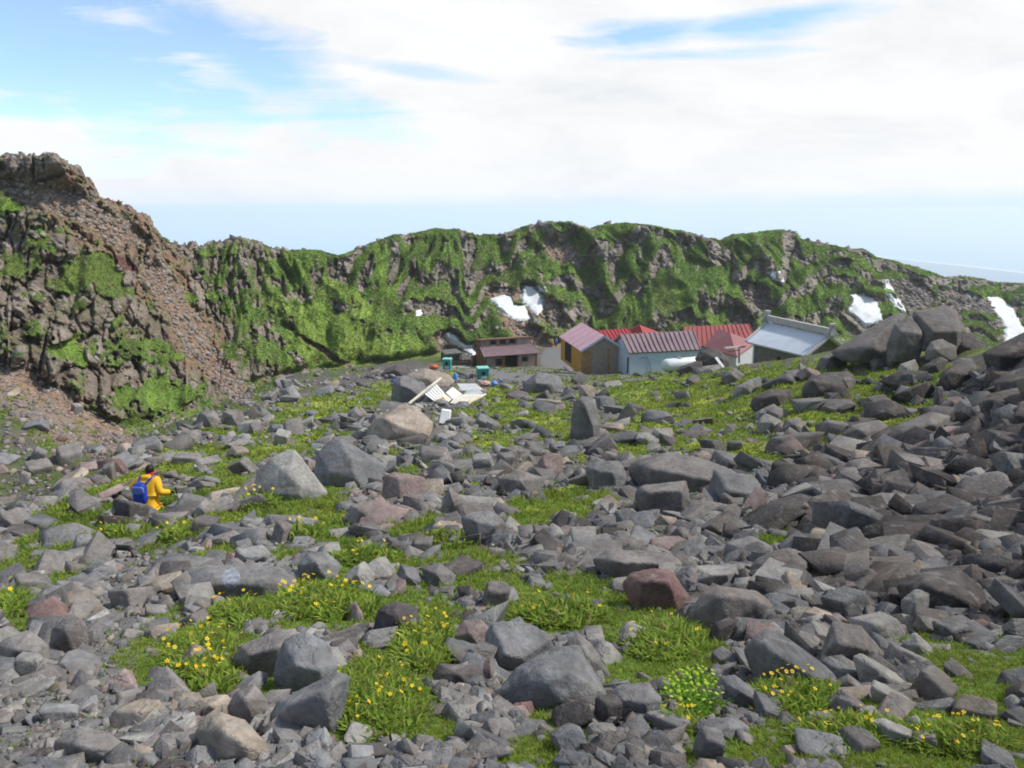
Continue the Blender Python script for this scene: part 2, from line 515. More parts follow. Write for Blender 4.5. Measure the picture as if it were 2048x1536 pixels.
# hill colours
g1 = np.array([0.080, 0.140, 0.024]); g2 = np.array([0.150, 0.235, 0.038]); g3 = np.array([0.125, 0.148, 0.042])
def lerpc(a, b, k): return a + (b - a) * k[:, None]
gv = np.clip(0.55 + fbm(H / 9 + 3, 3) * 1.2 + fbm(H / 1.5, 2) * 0.3, 0, 1)
cg = lerpc(g1[None], g2[None], gv)
cg = lerpc(cg, g3[None], sm(0.0, 0.35, fbm(H / 9 + 30, 3)) * 0.6)
dgreen = np.array([0.10, 0.145, 0.028])
cg = lerpc(cg, dgreen[None], blobs(pxh, pyh, [(120, 540, 130, 50, 8), (215, 580, 60, 18, 15)], nzp, 0.4))
lite = blobs(pxh, pyh, [(640, 715, 70, 25, 25), (700, 690, 150, 40, 22), (640, 630, 110, 24, 18), (820, 700, 80, 30, 20), (700, 600, 60, 25, 40)], nzp, 0.5)
cg = lerpc(cg, np.array([0.20, 0.29, 0.05])[None], lite * 0.8)
r1 = np.array([0.175, 0.145, 0.118]); r2 = np.array([0.31, 0.262, 0.22]); r3 = np.array([0.10, 0.085, 0.078])
cr = lerpc(r1[None], r2[None], np.clip(cv * 0.9 + nzq * 0.8, 0, 1))
cr = lerpc(cr, r3[None], sm(0.1, 0.5, fbm(H / 3.3 + 50, 3)) * 0.8)
lich = sm(-0.05, 0.35, fbm(H / 2.2 + 80, 3)) * (0.45 + 0.25 * left_rock)
cr = lerpc(cr, np.array([0.13, 0.145, 0.06])[None], lich)
brown = blobs(pxh, pyh, [(200, 440, 150, 70, 25), (90, 400, 110, 30, 15), (330, 560, 60, 60, 40), (400, 690, 70, 60, 50), (90, 820, 200, 60, 20)], nzp, 0.7)
cr = lerpc(cr, np.array([0.23, 0.14, 0.088])[None], np.maximum(brown * 0.85, left_rock * 0.18))
redd = blobs(pxh, pyh, [(235, 530, 45, 16, 8), (10, 385, 18, 26), (190, 545, 40, 12)], nzq, 0.5)
cr = lerpc(cr, np.array([0.14, 0.055, 0.045])[None], redd * 0.9)
cs = lerpc(np.array([0.21, 0.128, 0.084])[None], np.array([0.31, 0.215, 0.155])[None], np.clip(0.5 + fbm(H / 0.7, 3) * 1.4, 0, 1))
orange = sm(0.2, 0.45, fbm(H / 0.5 + 21, 2))
cs = lerpc(cs, np.array([0.36, 0.19, 0.10])[None], orange * 0.6 * left_rock)
cs = lerpc(cs, np.array([0.17, 0.135, 0.12])[None], sm(1300, 1400, pxh) * 0.8)
streak = fbm(np.stack([s_ / 1.6 + warp2, z / 6.5, s_ * 0 + 33], 1), 4)
cg = cg * (0.88 + 0.75 * streak)[:, None]
cg = lerpc(cg, np.array([0.115, 0.105, 0.045])[None], sm(0.12, 0.42, fbm(H / 2.4 + 11, 3)) * 0.55)
cg = lerpc(cg, np.array([0.045, 0.085, 0.020])[None], sm(0.05, 0.4, fbm(H / 1.3 + 23, 3)) * 0.6)
cg = np.clip(cg * np.array([1.35, 1.27, 1.45]), 0.015, 1)
ch = lerpc(cg, cr, np.clip(rock * 1.0 + 0.0, 0, 1))
ch = lerpc(ch, cs, scree)

# ---- near ground colours
nm = ~hillm
Q = flatP[nm]; qx, qy = project(Q)
nzg = fbm(np.stack([qx / 70, qy / 40, qx * 0], 1), 4)
NEAR_GREEN = [(420, 1310, 95, 80), (300, 1325, 50, 55, -40), (480, 1235, 70, 28, -35), (660, 1210, 125, 50), (860, 1270, 80, 80), (770, 1395, 105, 85),
 (680, 1420, 60, 60), (1080, 1235, 90, 35), (1150, 1195, 110, 40), (1270, 1250, 120, 50, 20), (1370, 1285, 90, 40, 25), (1290, 1340, 90, 40),
 (1600, 1385, 100, 45, 28), (1700, 1455, 170, 50, 8), (1860, 1490, 220, 70), (1500, 1500, 160, 38), (1960, 1370, 120, 70, 15), (1880, 1325, 110, 38, 20),
 (2035, 1300, 60, 60), (1100, 1445, 40, 30), (890, 1460, 40, 35), (1080, 1500, 90, 40), (540, 1385, 38, 28), (30, 1215, 55, 32), (620, 1075, 60, 16, 5),
 (560, 1020, 70, 28), (660, 1030, 34, 44), (830, 1060, 55, 24), (920, 1112, 60, 20), (750, 1125, 80, 26), (960, 1170, 90, 24), (1120, 1010, 85, 34, -8), (1060, 1052, 50, 20),
 (1570, 1085, 62, 24), (235, 1070, 60, 20), (340, 1060, 70, 14, -15), (440, 985, 55, 14, -10), (120, 1020, 90, 13, -25), (200, 985, 90, 13, -22), (60, 1100, 90, 13, -32),
 (15, 1140, 70, 14, -38), (95, 1190, 60, 16, -30), (90, 1120, 80, 12, -30), (170, 1040, 80, 12, -24), (260, 960, 70, 12, -20), (360, 1010, 60, 12, -12), (450, 1040, 60, 12, -8), (60, 1250, 40, 18, -20), (330, 1250, 40, 22, -40), (520, 960, 60, 12), (420, 950, 60, 10), (860, 1160, 60, 14), (1000, 1120, 50, 12), (560, 1110, 60, 12), (700, 1090, 60, 12), (880, 1050, 40, 12), (640, 970, 50, 12), (300, 1000, 60, 18, -20), (400, 905, 70, 14, -8), (480, 925, 60, 13, -8), (340, 935, 60, 13, -15), (350, 890, 40, 10, -20), (120, 1165, 75, 15, -25),
 (100, 1062, 100, 12, -28), (420, 1112, 60, 16, -25), (340, 1085, 50, 13, -20), (450, 862, 44, 9), (1000, 815, 40, 18), (1045, 838, 60, 22), (1100, 868, 50, 26), (985, 880, 50, 18),
 (930, 832, 30, 14), (600, 832, 120, 16, -5), (700, 803, 90, 13), (560, 902, 100, 16), (640, 872, 60, 13), (1118, 850, 14, 46, 20), (1100, 773, 40, 12), (1020, 790, 50, 18), (1060, 742, 60, 6),
 (1350, 782, 140, 20), (1450, 832, 120, 20), (1560, 762, 100, 20), (1700, 782, 120, 18), (1790, 742, 150, 15), (1900, 705, 70, 9), (1680, 832, 150, 26), (1760, 802, 100, 22),
 (1430, 762, 100, 12), (1300, 802, 60, 16), (1500, 872, 60, 14), (1480, 907, 50, 12), (1560, 927, 60, 14), (1630, 872, 20, 16), (1820, 845, 28, 18), (1910, 765, 60, 12), (1860, 792, 100, 22),
 (1640, 747, 80, 10), (1980, 700, 60, 8), (1450, 720, 40, 8), (770, 790, 40, 14), (1410, 885, 80, 14), (800, 775, 60, 8), (1200, 760, 90, 7), (930, 745, 50, 4)]
NEAR_GREEN = [(e[0], e[1], e[2] * 1.14, e[3] * (1.2 if e[1] > 1150 else 1.1)) + tuple(e[4:]) for e in NEAR_GREEN]
PATHS = [(1030, 752, 110, 11, 4), (1130, 745, 130, 10, 4), (1200, 758, 100, 6), (1140, 735, 60, 9), (960, 742, 60, 5), (860, 742, 60, 8, -5), (1110, 715, 30, 30)]
TRAIL = [(60, 1490, 150, 50), (215, 1340, 55, 120, 12), (240, 1210, 60, 60, 20), (290, 1130, 70, 34, -20), (300, 1075, 60, 24), (130, 1430, 110, 50), (170, 1480, 130, 40)]
nzg2 = fbm(np.stack([qx / 18, qy / 12, qx * 0 + 4], 1), 3)


def green_at(px, py, n1, n2):
    """how much grass or moss covers the near ground"""
    g = blobs(px, py, NEAR_GREEN, n1 * 0.9 + n2 * 0.5, 0.9)
    mid = sm(700, 740, py) * (1 - sm(940, 1010, py)) * (0.45 + 0.55 * sm(1150, 1320, px) * (1 - sm(880, 940, py)) * (1 - sm(1800, 1990, px)))
    g = np.maximum(g, sm(0.50, 0.64, mid * 0.72 + n1 * 0.9 + n2 * 0.75))
    darkpile = sm(1780, 1950, px + (py - 900) * 0.25) * (1 - sm(1180, 1260, py)) * sm(690, 720, py)
    g *= 1 - 0.8 * darkpile
    return g


qg = green_at(qx, qy, nzg, nzg2)
path_m = blobs(qx, qy, PATHS, nzg2, 0.25)
trail_m = blobs(qx, qy, TRAIL, nzg2, 0.4)
qg *= (1 - path_m) * (1 - 0.8 * trail_m)
gcol = lerpc(np.array([0.085, 0.075, 0.066])[None], np.array([0.155, 0.14, 0.125])[None], np.clip(0.5 + fbm(Q * 2.0, 3), 0, 1))
gcol = lerpc(gcol, np.array([0.10, 0.075, 0.055])[None], sm(0.1, 0.4, fbm(Q * 0.9 + 9, 2)) * 0.6)
gyel = sm(-0.1, 0.3, fbm(Q / 1.8 + 60, 3)) * (1 - sm(1000, 1150, qy))
grs = lerpc(np.array([0.11, 0.16, 0.03])[None], np.array([0.28, 0.32, 0.045])[None], gyel)
gcol = lerpc(gcol, grs, qg)
gcol = lerpc(gcol, np.array([0.17, 0.165, 0.16])[None], np.maximum(path_m * 0.9, trail_m * 0.75))
# the scree and the gully left of the near slope
lr = rowi.ravel()[nm] > NEAR_ROW
qscree = blobs(qx, qy, SCREE, nzg, 0.6) * lr * (1 - sm(520, 620, qx))
gully_g = lr * (1 - blobs(qx, qy, PATHS, nzg2, 0.2)) * sm(0.0, 0.3, nzg + 0.25)
gcol = lerpc(gcol, np.array([0.085, 0.12, 0.03])[None], gully_g * (1 - qscree) * 0.8)
gcol = lerpc(gcol, np.array([0.22, 0.165, 0.13])[None], qscree)
ALLC = np.zeros((NR * NCOL, 3))
ALLC[hillm] = ch
ALLC[nm] = gcol
GREENM = np.zeros(NR * NCOL); GREENM[nm] = qg; GREENM[hillm] = (1 - rock) * (1 - scree)
ROCKM = np.zeros(NR * NCOL); ROCKM[hillm] = rock
SCREEM = np.zeros(NR * NCOL); SCREEM[hillm] = scree; SCREEM[nm] = qscree
PATHM = np.zeros(NR * NCOL); PATHM[nm] = path_m
PXG, PYG = project(P)
PXG = PXG.reshape(NR, NCOL); PYG = PYG.reshape(NR, NCOL)


def sub_obj(name, r0, r1, mat, mask_faces=None, off=None):
    """a block of grid rows as one mesh (only the faces of the mask)"""
    Vv = P[r0:r1].reshape(-1, 3)
    Fq = grid_faces(r1 - r0, NCOL)
    c = ALLC.reshape(NR, NCOL, 3)[r0:r1].reshape(-1, 3)
    if mask_faces is not None:
        Fq = Fq[mask_faces]
        used, inv = np.unique(Fq.ravel(), return_inverse=True)
        Vv, c, Fq = Vv[used], c[used], inv.reshape(-1, 4)
    return mesh_np(name, Vv, Fq, mat, True, c)


M_ground = attr_mat("ground_soil", 9.0, 55.0, 0.6, 1.35, 0.9, 0.03)
M_hill = attr_mat("hill_surface", 2.2, 9.0, 0.55, 1.4, 1.0, 0.3)
M_path = attr_mat("path_gravel", 6.0, 30.0, 0.8, 1.2, 0.5, 0.02)

pm = PATHM.reshape(NR, NCOL)[:BASE_ROW + 1]
fm = (pm[:-1, :-1] + pm[1:, 1:] > 1.0).ravel()
tag(sub_obj("ground", 0, BASE_ROW + 1, M_ground, ~fm), kind="structure")
tag(sub_obj("path", 0, BASE_ROW + 1, M_path, fm), kind="structure")
tag(sub_obj("hills", BASE_ROW, NR, M_hill), kind="structure")
# ground under and behind the camera
gx, gy = np.meshgrid(np.linspace(-25, 25, 60), np.linspace(-25, 3.2, 40))
gz = -1.78 + 0.35 * np.minimum(-gy, 0) * 1.0 - 0.12 * np.maximum(-gy, 0) * -1.0
gz = np.where(gy > 0, -1.78 - 0.36 * gy, -1.78 - 0.12 * gy * -1 * -1)
gz = gz + fbm(np.stack([gx.ravel() / 2, gy.ravel() / 2, gx.ravel() * 0], 1), 3).reshape(gx.shape) * 0.12 - 0.12
gc = np.tile(np.array([[0.14, 0.13, 0.12]]), (gx.size, 1))
o = mesh_np("ground_behind_viewpoint", np.stack([gx.ravel(), gy.ravel(), gz.ravel()], 1), grid_faces(40, 60), M_ground, True, gc)
o.name = "ground"
tag(o, kind="structure")

# ---- lookups on the terrain


def colidx(px):
    return float(np.interp(px, fine, np.arange(NCOL)))


def hit(px, py, r0=0, r1=None):
    """the first point of the terrain seen through a pixel of the photograph"""
    r1 = r1 or NR - 8
    j = int(round(colidx(px)))
    yy = PYG[r0:r1, j]
    k = np.argmax(yy <= py)
    if yy[k] > py: k = len(yy) - 1
    k = max(k, 1)
    a, b = yy[k - 1], yy[k]
    f = 0 if abs(a - b) < 1e-6 else min(1, max(0, (a - py) / (a - b)))
    p = P[r0 + k - 1, j] * (1 - f) + P[r0 + k, j] * f
    return Vector(p)


def ground_z(x, y):
    z = -y * 0.2 - 1.6
    for _ in range(4):
        w = y * CP - z * SP
        px = 1024 + F * x / w
        j = int(round(colidx(px)))
        z = float(np.interp(y, P[:BASE_ROW, j, 1], P[:BASE_ROW, j, 2]))
    return z


NRM = None


def normals():
    a = np.zeros_like(P); b = np.zeros_like(P)
    a[:, 1:-1] = P[:, 2:] - P[:, :-2]; a[:, 0] = P[:, 1] - P[:, 0]; a[:, -1] = P[:, -1] - P[:, -2]
    b[1:-1] = P[2:] - P[:-2]; b[0] = P[1] - P[0]; b[-1] = P[-1] - P[-2]
    n = np.cross(a, b)
    return n / (np.linalg.norm(n, axis=-1, keepdims=True) + 1e-9)


NRM = normals()

# ---- snow patches lying on the wall
m, nt, b = new_mat("snow")
b.inputs["Base Color"].default_value = (0.86, 0.87, 0.88, 1)
b.inputs["Roughness"].default_value = 0.6
g = nt.nodes.new("ShaderNodeNewGeometry")
nn = noise_node(nt, 0.6, 6, 0.6, g.outputs["Position"])
rr = ramp(nt, nn.outputs[0], [(0.3, (0.52, 0.51, 0.49)), (0.6, (0.70, 0.72, 0.74))])
nt.links.new(rr.outputs[0], b.inputs["Base Color"])
bump(nt, b, nn.outputs[0], 0.6, 0.3)
M_snow = m


hp = P[BASE_ROW - 20:SKY_ROW]; hx = PXG[BASE_ROW - 20:SKY_ROW]; hy = PYG[BASE_ROW - 20:SKY_ROW]; hn = NRM[BASE_ROW - 20:SKY_ROW]
# a smoothed wall for the snow to bridge the small blocks
sp_ = hp.copy()
for _ in range(110):
    sp_[1:-1, 1:-1] = (sp_[:-2, 1:-1] + sp_[2:, 1:-1] + sp_[1:-1, :-2] + sp_[1:-1, 2:]) / 4
SNOWM = np.zeros((NR, NCOL))
outv = -hp.copy(); outv[..., 2] = 40; outv /= np.linalg.norm(outv, axis=-1, keepdims=True)
for lab, poly in SNOW:
    pa = np.array(poly, float)
    x0, y0 = pa.min(0) - 12; x1, y1 = pa.max(0) + 12
    box = (hx > x0) & (hx < x1) & (hy > y0) & (hy < y1)
    if not box.any(): continue
    rr_ = np.where(box.any(1))[0]; cc_ = np.where(box.any(0))[0]
    ra, rb, ca, cb = rr_[0], rr_[-1] + 1, cc_[0], cc_[-1] + 1
    sx, sy = hx[ra:rb, ca:cb], hy[ra:rb, ca:cb]
    en = fbm(np.stack([sx.ravel() / 7, sy.ravel() / 7, sx.ravel() * 0 + 2], 1), 3).reshape(sx.shape)
    d = inpoly_dist(sx, sy, poly) + en * 5
    base = mix(hp[ra:rb, ca:cb], sp_[ra:rb, ca:cb], np.clip((d + 1.5) / 4, 0, 1)[..., None])
    SNOWM[BASE_ROW - 20:SKY_ROW][ra:rb, ca:cb] = np.maximum(SNOWM[BASE_ROW - 20:SKY_ROW][ra:rb, ca:cb], d > -2.5)
    off = (np.clip(0.35 + d * 0.10, -0.6, 0.7) + (0.25 * sm(-3, 4, d) if 'tongue' in lab else 0))[..., None]
    Vs = base + outv[ra:rb, ca:cb] * off
    nr_, nc_ = sx.shape
    Fq = grid_faces(nr_, nc_)
    dd_ = d.ravel()[Fq].max(1) > -1.5
    Fq = Fq[dd_]
    used, inv = np.unique(Fq.ravel(), return_inverse=True)
    o = mesh_np("snow_patch", Vs.reshape(-1, 3)[used], inv.reshape(-1, 4), M_snow, True)
    tag(o, lab, "snow patch", "old snow patches on the crater wall")

# the wall under the snow is not to poke through it: sink it a little there
# ---------------------------------------------------------------- sky and light
SUN_EL, SUN_AZ = rad(48), rad(84)          # azimuth clockwise from +Y
w = bpy.data.worlds.new("World"); scene.world = w
w.use_nodes = True
nt = w.node_tree
bg = nt.nodes["Background"]
sky = nt.nodes.new("ShaderNodeTexSky")
sky.sky_type = 'NISHITA'; sky.sun_disc = False
sky.sun_elevation = SUN_EL; sky.sun_rotation = SUN_AZ
sky.altitude = 2000; sky.air_density = 1.0; sky.dust_density = 0.6; sky.ozone_density = 1.0
SK = 0.14
tc = nt.nodes.new("ShaderNodeTexCoord")
sep = nt.nodes.new("ShaderNodeSeparateXYZ"); nt.links.new(tc.outputs["Generated"], sep.inputs[0])


def mth(op, a, b=None, c=None, clamp=False):
    n = nt.nodes.new("ShaderNodeMath"); n.operation = op; n.use_clamp = clamp
    for i, v in enumerate((a, b, c)):
        if v is None: continue
        if isinstance(v, (int, float)): n.inputs[i].default_value = v
        else: nt.links.new(v, n.inputs[i])
    return n.outputs[0]


ysafe = mth('MAXIMUM', sep.outputs[1], 0.05)
U = mth('DIVIDE', sep.outputs[0], ysafe)               # tangent of azimuth
Vt = mth('DIVIDE', sep.outputs[2], ysafe)              # height over distance
comb = nt.nodes.new("ShaderNodeCombineXYZ")
nt.links.new(U, comb.inputs[0]); nt.links.new(Vt, comb.inputs[1])
# slanting cirrus coordinates
mp = nt.nodes.new("ShaderNodeMapping"); nt.links.new(comb.outputs[0], mp.inputs[0])
mp.inputs["Rotation"].default_value = (0, 0, rad(-16)); mp.inputs["Scale"].default_value = (1.2, 9.0, 1)
n1 = noise_node(nt, 2.2, 8, 0.62, mp.outputs[0], 0.6)
mp2 = nt.nodes.new("ShaderNodeMapping"); nt.links.new(comb.outputs[0], mp2.inputs[0])
mp2.inputs["Scale"].default_value = (1.0, 3.0, 1); mp2.inputs["Location"].default_value = (3, 1, 0)
n2 = noise_node(nt, 5.0, 8, 0.6, mp2.outputs[0], 0.3)
nzc = mth('SUBTRACT', n1.outputs[0], 0.5)
nzd = mth('SUBTRACT', n2.outputs[0], 0.5)


def skyblob(px, py, rx, ry, rot=0.0, k=1.0):
    """openings in the cloud, by direction"""
    a, b_, c = ray(px, py)
    cu, cv_ = float(a / b_), float(c / b_)
    du = mth('SUBTRACT', U, cu); dv = mth('SUBTRACT', Vt, cv_)
    cr_, sr_ = math.cos(rad(rot)), math.sin(rad(rot))
    x = mth('ADD', mth('MULTIPLY', du, cr_), mth('MULTIPLY', dv, -sr_))
    y = mth('ADD', mth('MULTIPLY', du, sr_), mth('MULTIPLY', dv, cr_))
    q = mth('ADD', mth('POWER', mth('ABSOLUTE', mth('DIVIDE', x, rx / F)), 2.0), mth('POWER', mth('ABSOLUTE', mth('DIVIDE', y, ry / F)), 2.0))
    q = mth('SQRT', q)
    q = mth('ADD', q, mth('MULTIPLY', nzc, 2.6))
    q = mth('ADD', q, mth('MULTIPLY', nzd, 2.0))
    return mth('MULTIPLY', mth('SUBTRACT', 1.25, q, clamp=True), k)


bl = None
for e in [(100, 110, 420, 120, 12, 1.7), (480, 110, 280, 64, 24, 1.3), (40, 215, 140, 38, 0, 1.5), (330, 150, 180, 34, 20, 1.2), (1290, 68, 150, 26, -4, 1.1), (1520, 45, 240, 22, -8, 1.0),
          (1360, 112, 200, 12, -2, 0.8), (820, 140, 130, 14, 8, 0.6), (-500, 150, 500, 220, 0, 1.0)]:
    s = skyblob(*e)
    bl = s if bl is None else mth('MAXIMUM', bl, s)
blue = mth('MINIMUM', bl, 1.0)
# cloud white with faint grey undersides
n3 = noise_node(nt, 4.0, 9, 0.62, mp2.outputs[0], 0.4)
cl = ramp(nt, n3.outputs[0], [(0.28, (0.69, 0.72, 0.745)), (0.40, (0.765, 0.775, 0.78)), (0.55, (0.83, 0.83, 0.825))])
skyc = nt.nodes.new("ShaderNodeMix"); skyc.data_type = 'RGBA'; skyc.blend_type = 'MULTIPLY'
skyc.inputs[0].default_value = 1.0
nt.links.new(sky.outputs[0], skyc.inputs[6]); skyc.inputs[7].default_value = (1.0, 1.0, 1.0, 1)
# cloud radiance is brought to the sky's own scale (Background strength multiplies both)
clm = mixc(nt, cl.outputs[0], (1 / SK * 0.97, 1 / SK * 0.97, 1 / SK * 0.98), 1.0, 'MULTIPLY')
# unseen sky overhead and behind made darker, to cut the ambient light
over = mth('MULTIPLY', mth('SUBTRACT', sep.outputs[2], 0.38, clamp=True), 4.0)
rear = mth('MULTIPLY', mth('SUBTRACT', 0.25, sep.outputs[1], clamp=True), 2.5, clamp=True)
bmix = mth('MAXIMUM', mth('MULTIPLY', mth('MULTIPLY', blue, 0.86), mth('GREATER_THAN', sep.outputs[1], 0.1)), mth('MINIMUM', mth('MAXIMUM', over, rear), 0.72))
skyb = mixc(nt, skyc.outputs[2], (0.98, 1.16, 1.22), 1.0, 'MULTIPLY')
# blue haze low over the sea, below the cloud edge
sv = mth('ADD', Vt, mth('MULTIPLY', U, -0.018))
edge = mth('ADD', mth('MULTIPLY', nzd, 0.010), -0.003)
low = mth('MULTIPLY', mth('SUBTRACT', mth('ADD', edge, 0.006), sv), 220.0, clamp=True)
final = mixc(nt, clm, skyb, bmix)
veil = mth('MULTIPLY', mth('SUBTRACT', mth('ADD', mth('MULTIPLY', nzd, 0.03), 0.020), sv), 42.0, clamp=True)
final = mixc(nt, final, (0.56 / SK, 0.68 / SK, 0.77 / SK), mth('MULTIPLY', veil, 0.9))
nt.links.new(final, bg.inputs[0])
bg.inputs[1].default_value = SK

sd = bpy.data.lights.new("sun", 'SUN'); so = bpy.data.objects.new("sun", sd); COL.objects.link(so)
sd.energy = 3.5; sd.angle = rad(5); sd.color = (1.0, 0.95, 0.87)
dirv = Vector((math.sin(SUN_AZ) * math.cos(SUN_EL), math.cos(SUN_AZ) * math.cos(SUN_EL), math.sin(SUN_EL)))
so.rotation_euler = dirv.to_track_quat('Z', 'Y').to_euler()

# ---- sea, coast, island, haze
SEA = -420.0
m, nt, b = new_mat("sea_water")
b.inputs["Base Color"].default_value = (0.25, 0.42, 0.64, 1)
b.inputs["Roughness"].default_value = 0.75
b.inputs["Specular IOR Level"].default_value = 0.1
V_ = np.array([(-90000, -2000, SEA), (90000, -2000, SEA), (90000, 70000, SEA), (-90000, 70000, SEA)], float)
tag(mesh_np("sea", V_, np.array([[0, 1, 2, 3]]), m), kind="structure")


def sea_pt(px, py, z=SEA):
    a, b_, c = ray(px, py)
    k = z / float(c)
    return (float(a) * k, float(b_) * k, z)


m, nt, b = new_mat("lowland")
g = nt.nodes.new("ShaderNodeNewGeometry")
nn = noise_node(nt, 0.004, 8, 0.7, g.outputs["Position"])
rr = ramp(nt, nn.outputs[0], [(0.35, (0.06, 0.12, 0.14)), (0.65, (0.14, 0.20, 0.22))])
nt.links.new(rr.outputs[0], b.inputs["Base Color"]); b.inputs["Roughness"].default_value = 0.9
coast = [(1380, 470), (1440, 474), (1500, 481), (1560, 487), (1640, 497), (1730, 511), (1800, 518), (1880, 527), (1960, 536), (2048, 546), (2200, 566), (2500, 600)]
top = [sea_pt(px, py, SEA + 3) for px, py in coast]
bot = [(x * 0.35, y * 0.35, SEA + 3) for x, y, z_ in top]
V_ = np.array(top + bot); n_ = len(top)
tag(mesh_np("lowland", V_, np.array([[i + n_, i + n_ + 1, i + 1, i] for i in range(n_ - 1)]), m), kind="structure")
# surf line along the coast
m2, nt, b = new_mat("beach"); b.inputs["Base Color"].default_value = (0.8, 0.78, 0.72, 1)
out = [sea_pt(px, py - 2.4, SEA + 1.5) for px, py in coast]
inn = [sea_pt(px, py + 0.6, SEA + 6) for px, py in coast]
tag(mesh_np("beach", np.array(out + inn), np.array([[i + n_, i + n_ + 1, i + 1, i] for i in range(n_ - 1)]), m2), kind="structure")
# the air between here and the sea
bpy.ops.mesh.primitive_cube_add(size=1)
hz = bpy.context.object; hz.name = "haze"; hz.data.name = "haze"
hz.scale = (176000, 71500, 452.0); hz.location = (0, 33500, SEA - 2 + 226)
hm = bpy.data.materials.new("haze_air"); hm.use_nodes = True
nt = hm.node_tree; nt.nodes.clear()
om = nt.nodes.new("ShaderNodeOutputMaterial"); pv = nt.nodes.new("ShaderNodeVolumePrincipled")
pv.inputs["Color"].default_value = (0.90, 0.965, 1.0, 1); pv.inputs["Density"].default_value = 2.4e-4
pv.inputs["Anisotropy"].default_value = 0.2
nt.links.new(pv.outputs[0], om.inputs["Volume"])
hz.data.materials.append(hm)
tag(hz, kind="stuff")

scene.render.engine = 'CYCLES'
scene.view_settings.view_transform = 'Standard'
scene.view_settings.look = 'None'
scene.view_settings.exposure = 0.32
scene.view_settings.gamma = 1.0
scene.cycles.use_denoising = True
try: scene.cycles.denoiser = 'OPENIMAGEDENOISE'
except Exception: pass
scene.cycles.max_bounces = 5
scene.cycles.diffuse_bounces = 3
scene.cycles.glossy_bounces = 2
scene.cycles.transmission_bounces = 3
scene.cycles.volume_bounces = 1
scene.cycles.caustics_reflective = False
scene.cycles.caustics_refractive = False
scene.cycles.filter_width = 1.8
# ---------------------------------------------------------------- building blocks
class MB:
    """collects boxes, prisms and polygons and links them as ONE mesh"""
    def __init__(s): s.v = []; s.f = []

    def poly(s, pts, faces):
        n = len(s.v)
        s.v += [tuple(p) for p in pts]
        s.f += [tuple(i + n for i in f) for f in faces]
        return s

    def hexa(s, p):
        """8 corners: bottom 4 (ccw), top 4"""
        return s.poly(p, [(3, 2, 1, 0), (4, 5, 6, 7), (0, 1, 5, 4), (1, 2, 6, 5), (2, 3, 7, 6), (3, 0, 4, 7)])

    def box(s, x0, x1, y0, y1, z0, z1):
        return s.hexa([(x0, y0, z0), (x1, y0, z0), (x1, y1, z0), (x0, y1, z0), (x0, y0, z1), (x1, y0, z1), (x1, y1, z1), (x0, y1, z1)])

    def slab(s, a, b, c, d, t, n=None):
        """quad abcd thickened by t towards -n"""
        a, b, c, d = map(Vector, (a, b, c, d))
        if n is None:
            n = (b - a).cross(d - a).normalized()
            if n.z < 0: n = -n
        o = n * t
        return s.hexa([a - o, b - o, c - o, d - o, a, b, c, d])

    def bar(s, a, b, w, h=None, up=(0, 0, 1)):
        a, b = Vector(a), Vector(b); h = h or w
        d = (b - a).normalized(); u = Vector(up)
        r = d.cross(u)
        if r.length < 1e-3: r = d.cross(Vector((1, 0, 0)))
        r.normalize(); u = r.cross(d)
        r = r * w / 2; u = u * h / 2
        return s.hexa([a - r - u, a + r - u, b + r - u, b - r - u, a - r + u, a + r + u, b + r + u, b - r + u])

    def tube(s, pts, rads, n=10):
        pts = [Vector(p) for p in pts]
        base = len(s.v)
        for i, p in enumerate(pts):
            d = (pts[min(i + 1, len(pts) - 1)] - pts[max(i - 1, 0)]).normalized()
            q = d.to_track_quat('Z', 'Y')
            r = rads[i] if hasattr(rads, '__len__') else rads
            for k in range(n):
                s.v.append(tuple(p + q @ Vector((math.cos(2 * PI * k / n) * r, math.sin(2 * PI * k / n) * r, 0))))
        for i in range(len(pts) - 1):
            for k in range(n):
                a = base + i * n + k; b = base + i * n + (k + 1) % n
                s.f.append((a, b, b + n, a + n))
        s.f.append(tuple(base + k for k in reversed(range(n))))
        s.f.append(tuple(base + (len(pts) - 1) * n + k for k in range(n)))
        return s

    def build(s, name, mat, parent=None, smooth=False, bevel=0.0):
        me = bpy.data.meshes.new(name)
        inv = parent.matrix_basis.inverted() if parent is not None else None
        vs = [inv @ Vector(p) for p in s.v] if (inv is not None and not getattr(s, 'local', False)) else s.v
        me.from_pydata([tuple(p) for p in vs], [], s.f)
        bm = bmesh.new(); bm.from_mesh(me)
        bmesh.ops.recalc_face_normals(bm, faces=bm.faces)
        if bevel > 0:
            bmesh.ops.bevel(bm, geom=[e for e in bm.edges], offset=bevel, segments=2, affect='EDGES', profile=0.6)
        bm.to_mesh(me); bm.free()
        if smooth:
            for p in me.polygons: p.use_smooth = True
        me.materials.append(mat)
        o = bpy.data.objects.new(name, me)
        COL.objects.link(o)
        if parent is not None: o.parent = parent
        return o


def empty(name, loc, label, cat, group=None):
    o = bpy.data.objects.new(name, None)
    COL.objects.link(o)
    o.empty_display_size = 0.3
    o.location = loc
    o.matrix_basis = Matrix.Translation(Vector(loc))
    tag(o, label, cat, group)
    return o


def onz(px, py, z):
    a, b_, c = ray(px, py)
    k = z / float(c)
    return Vector((float(a) * k, float(b_) * k, z))


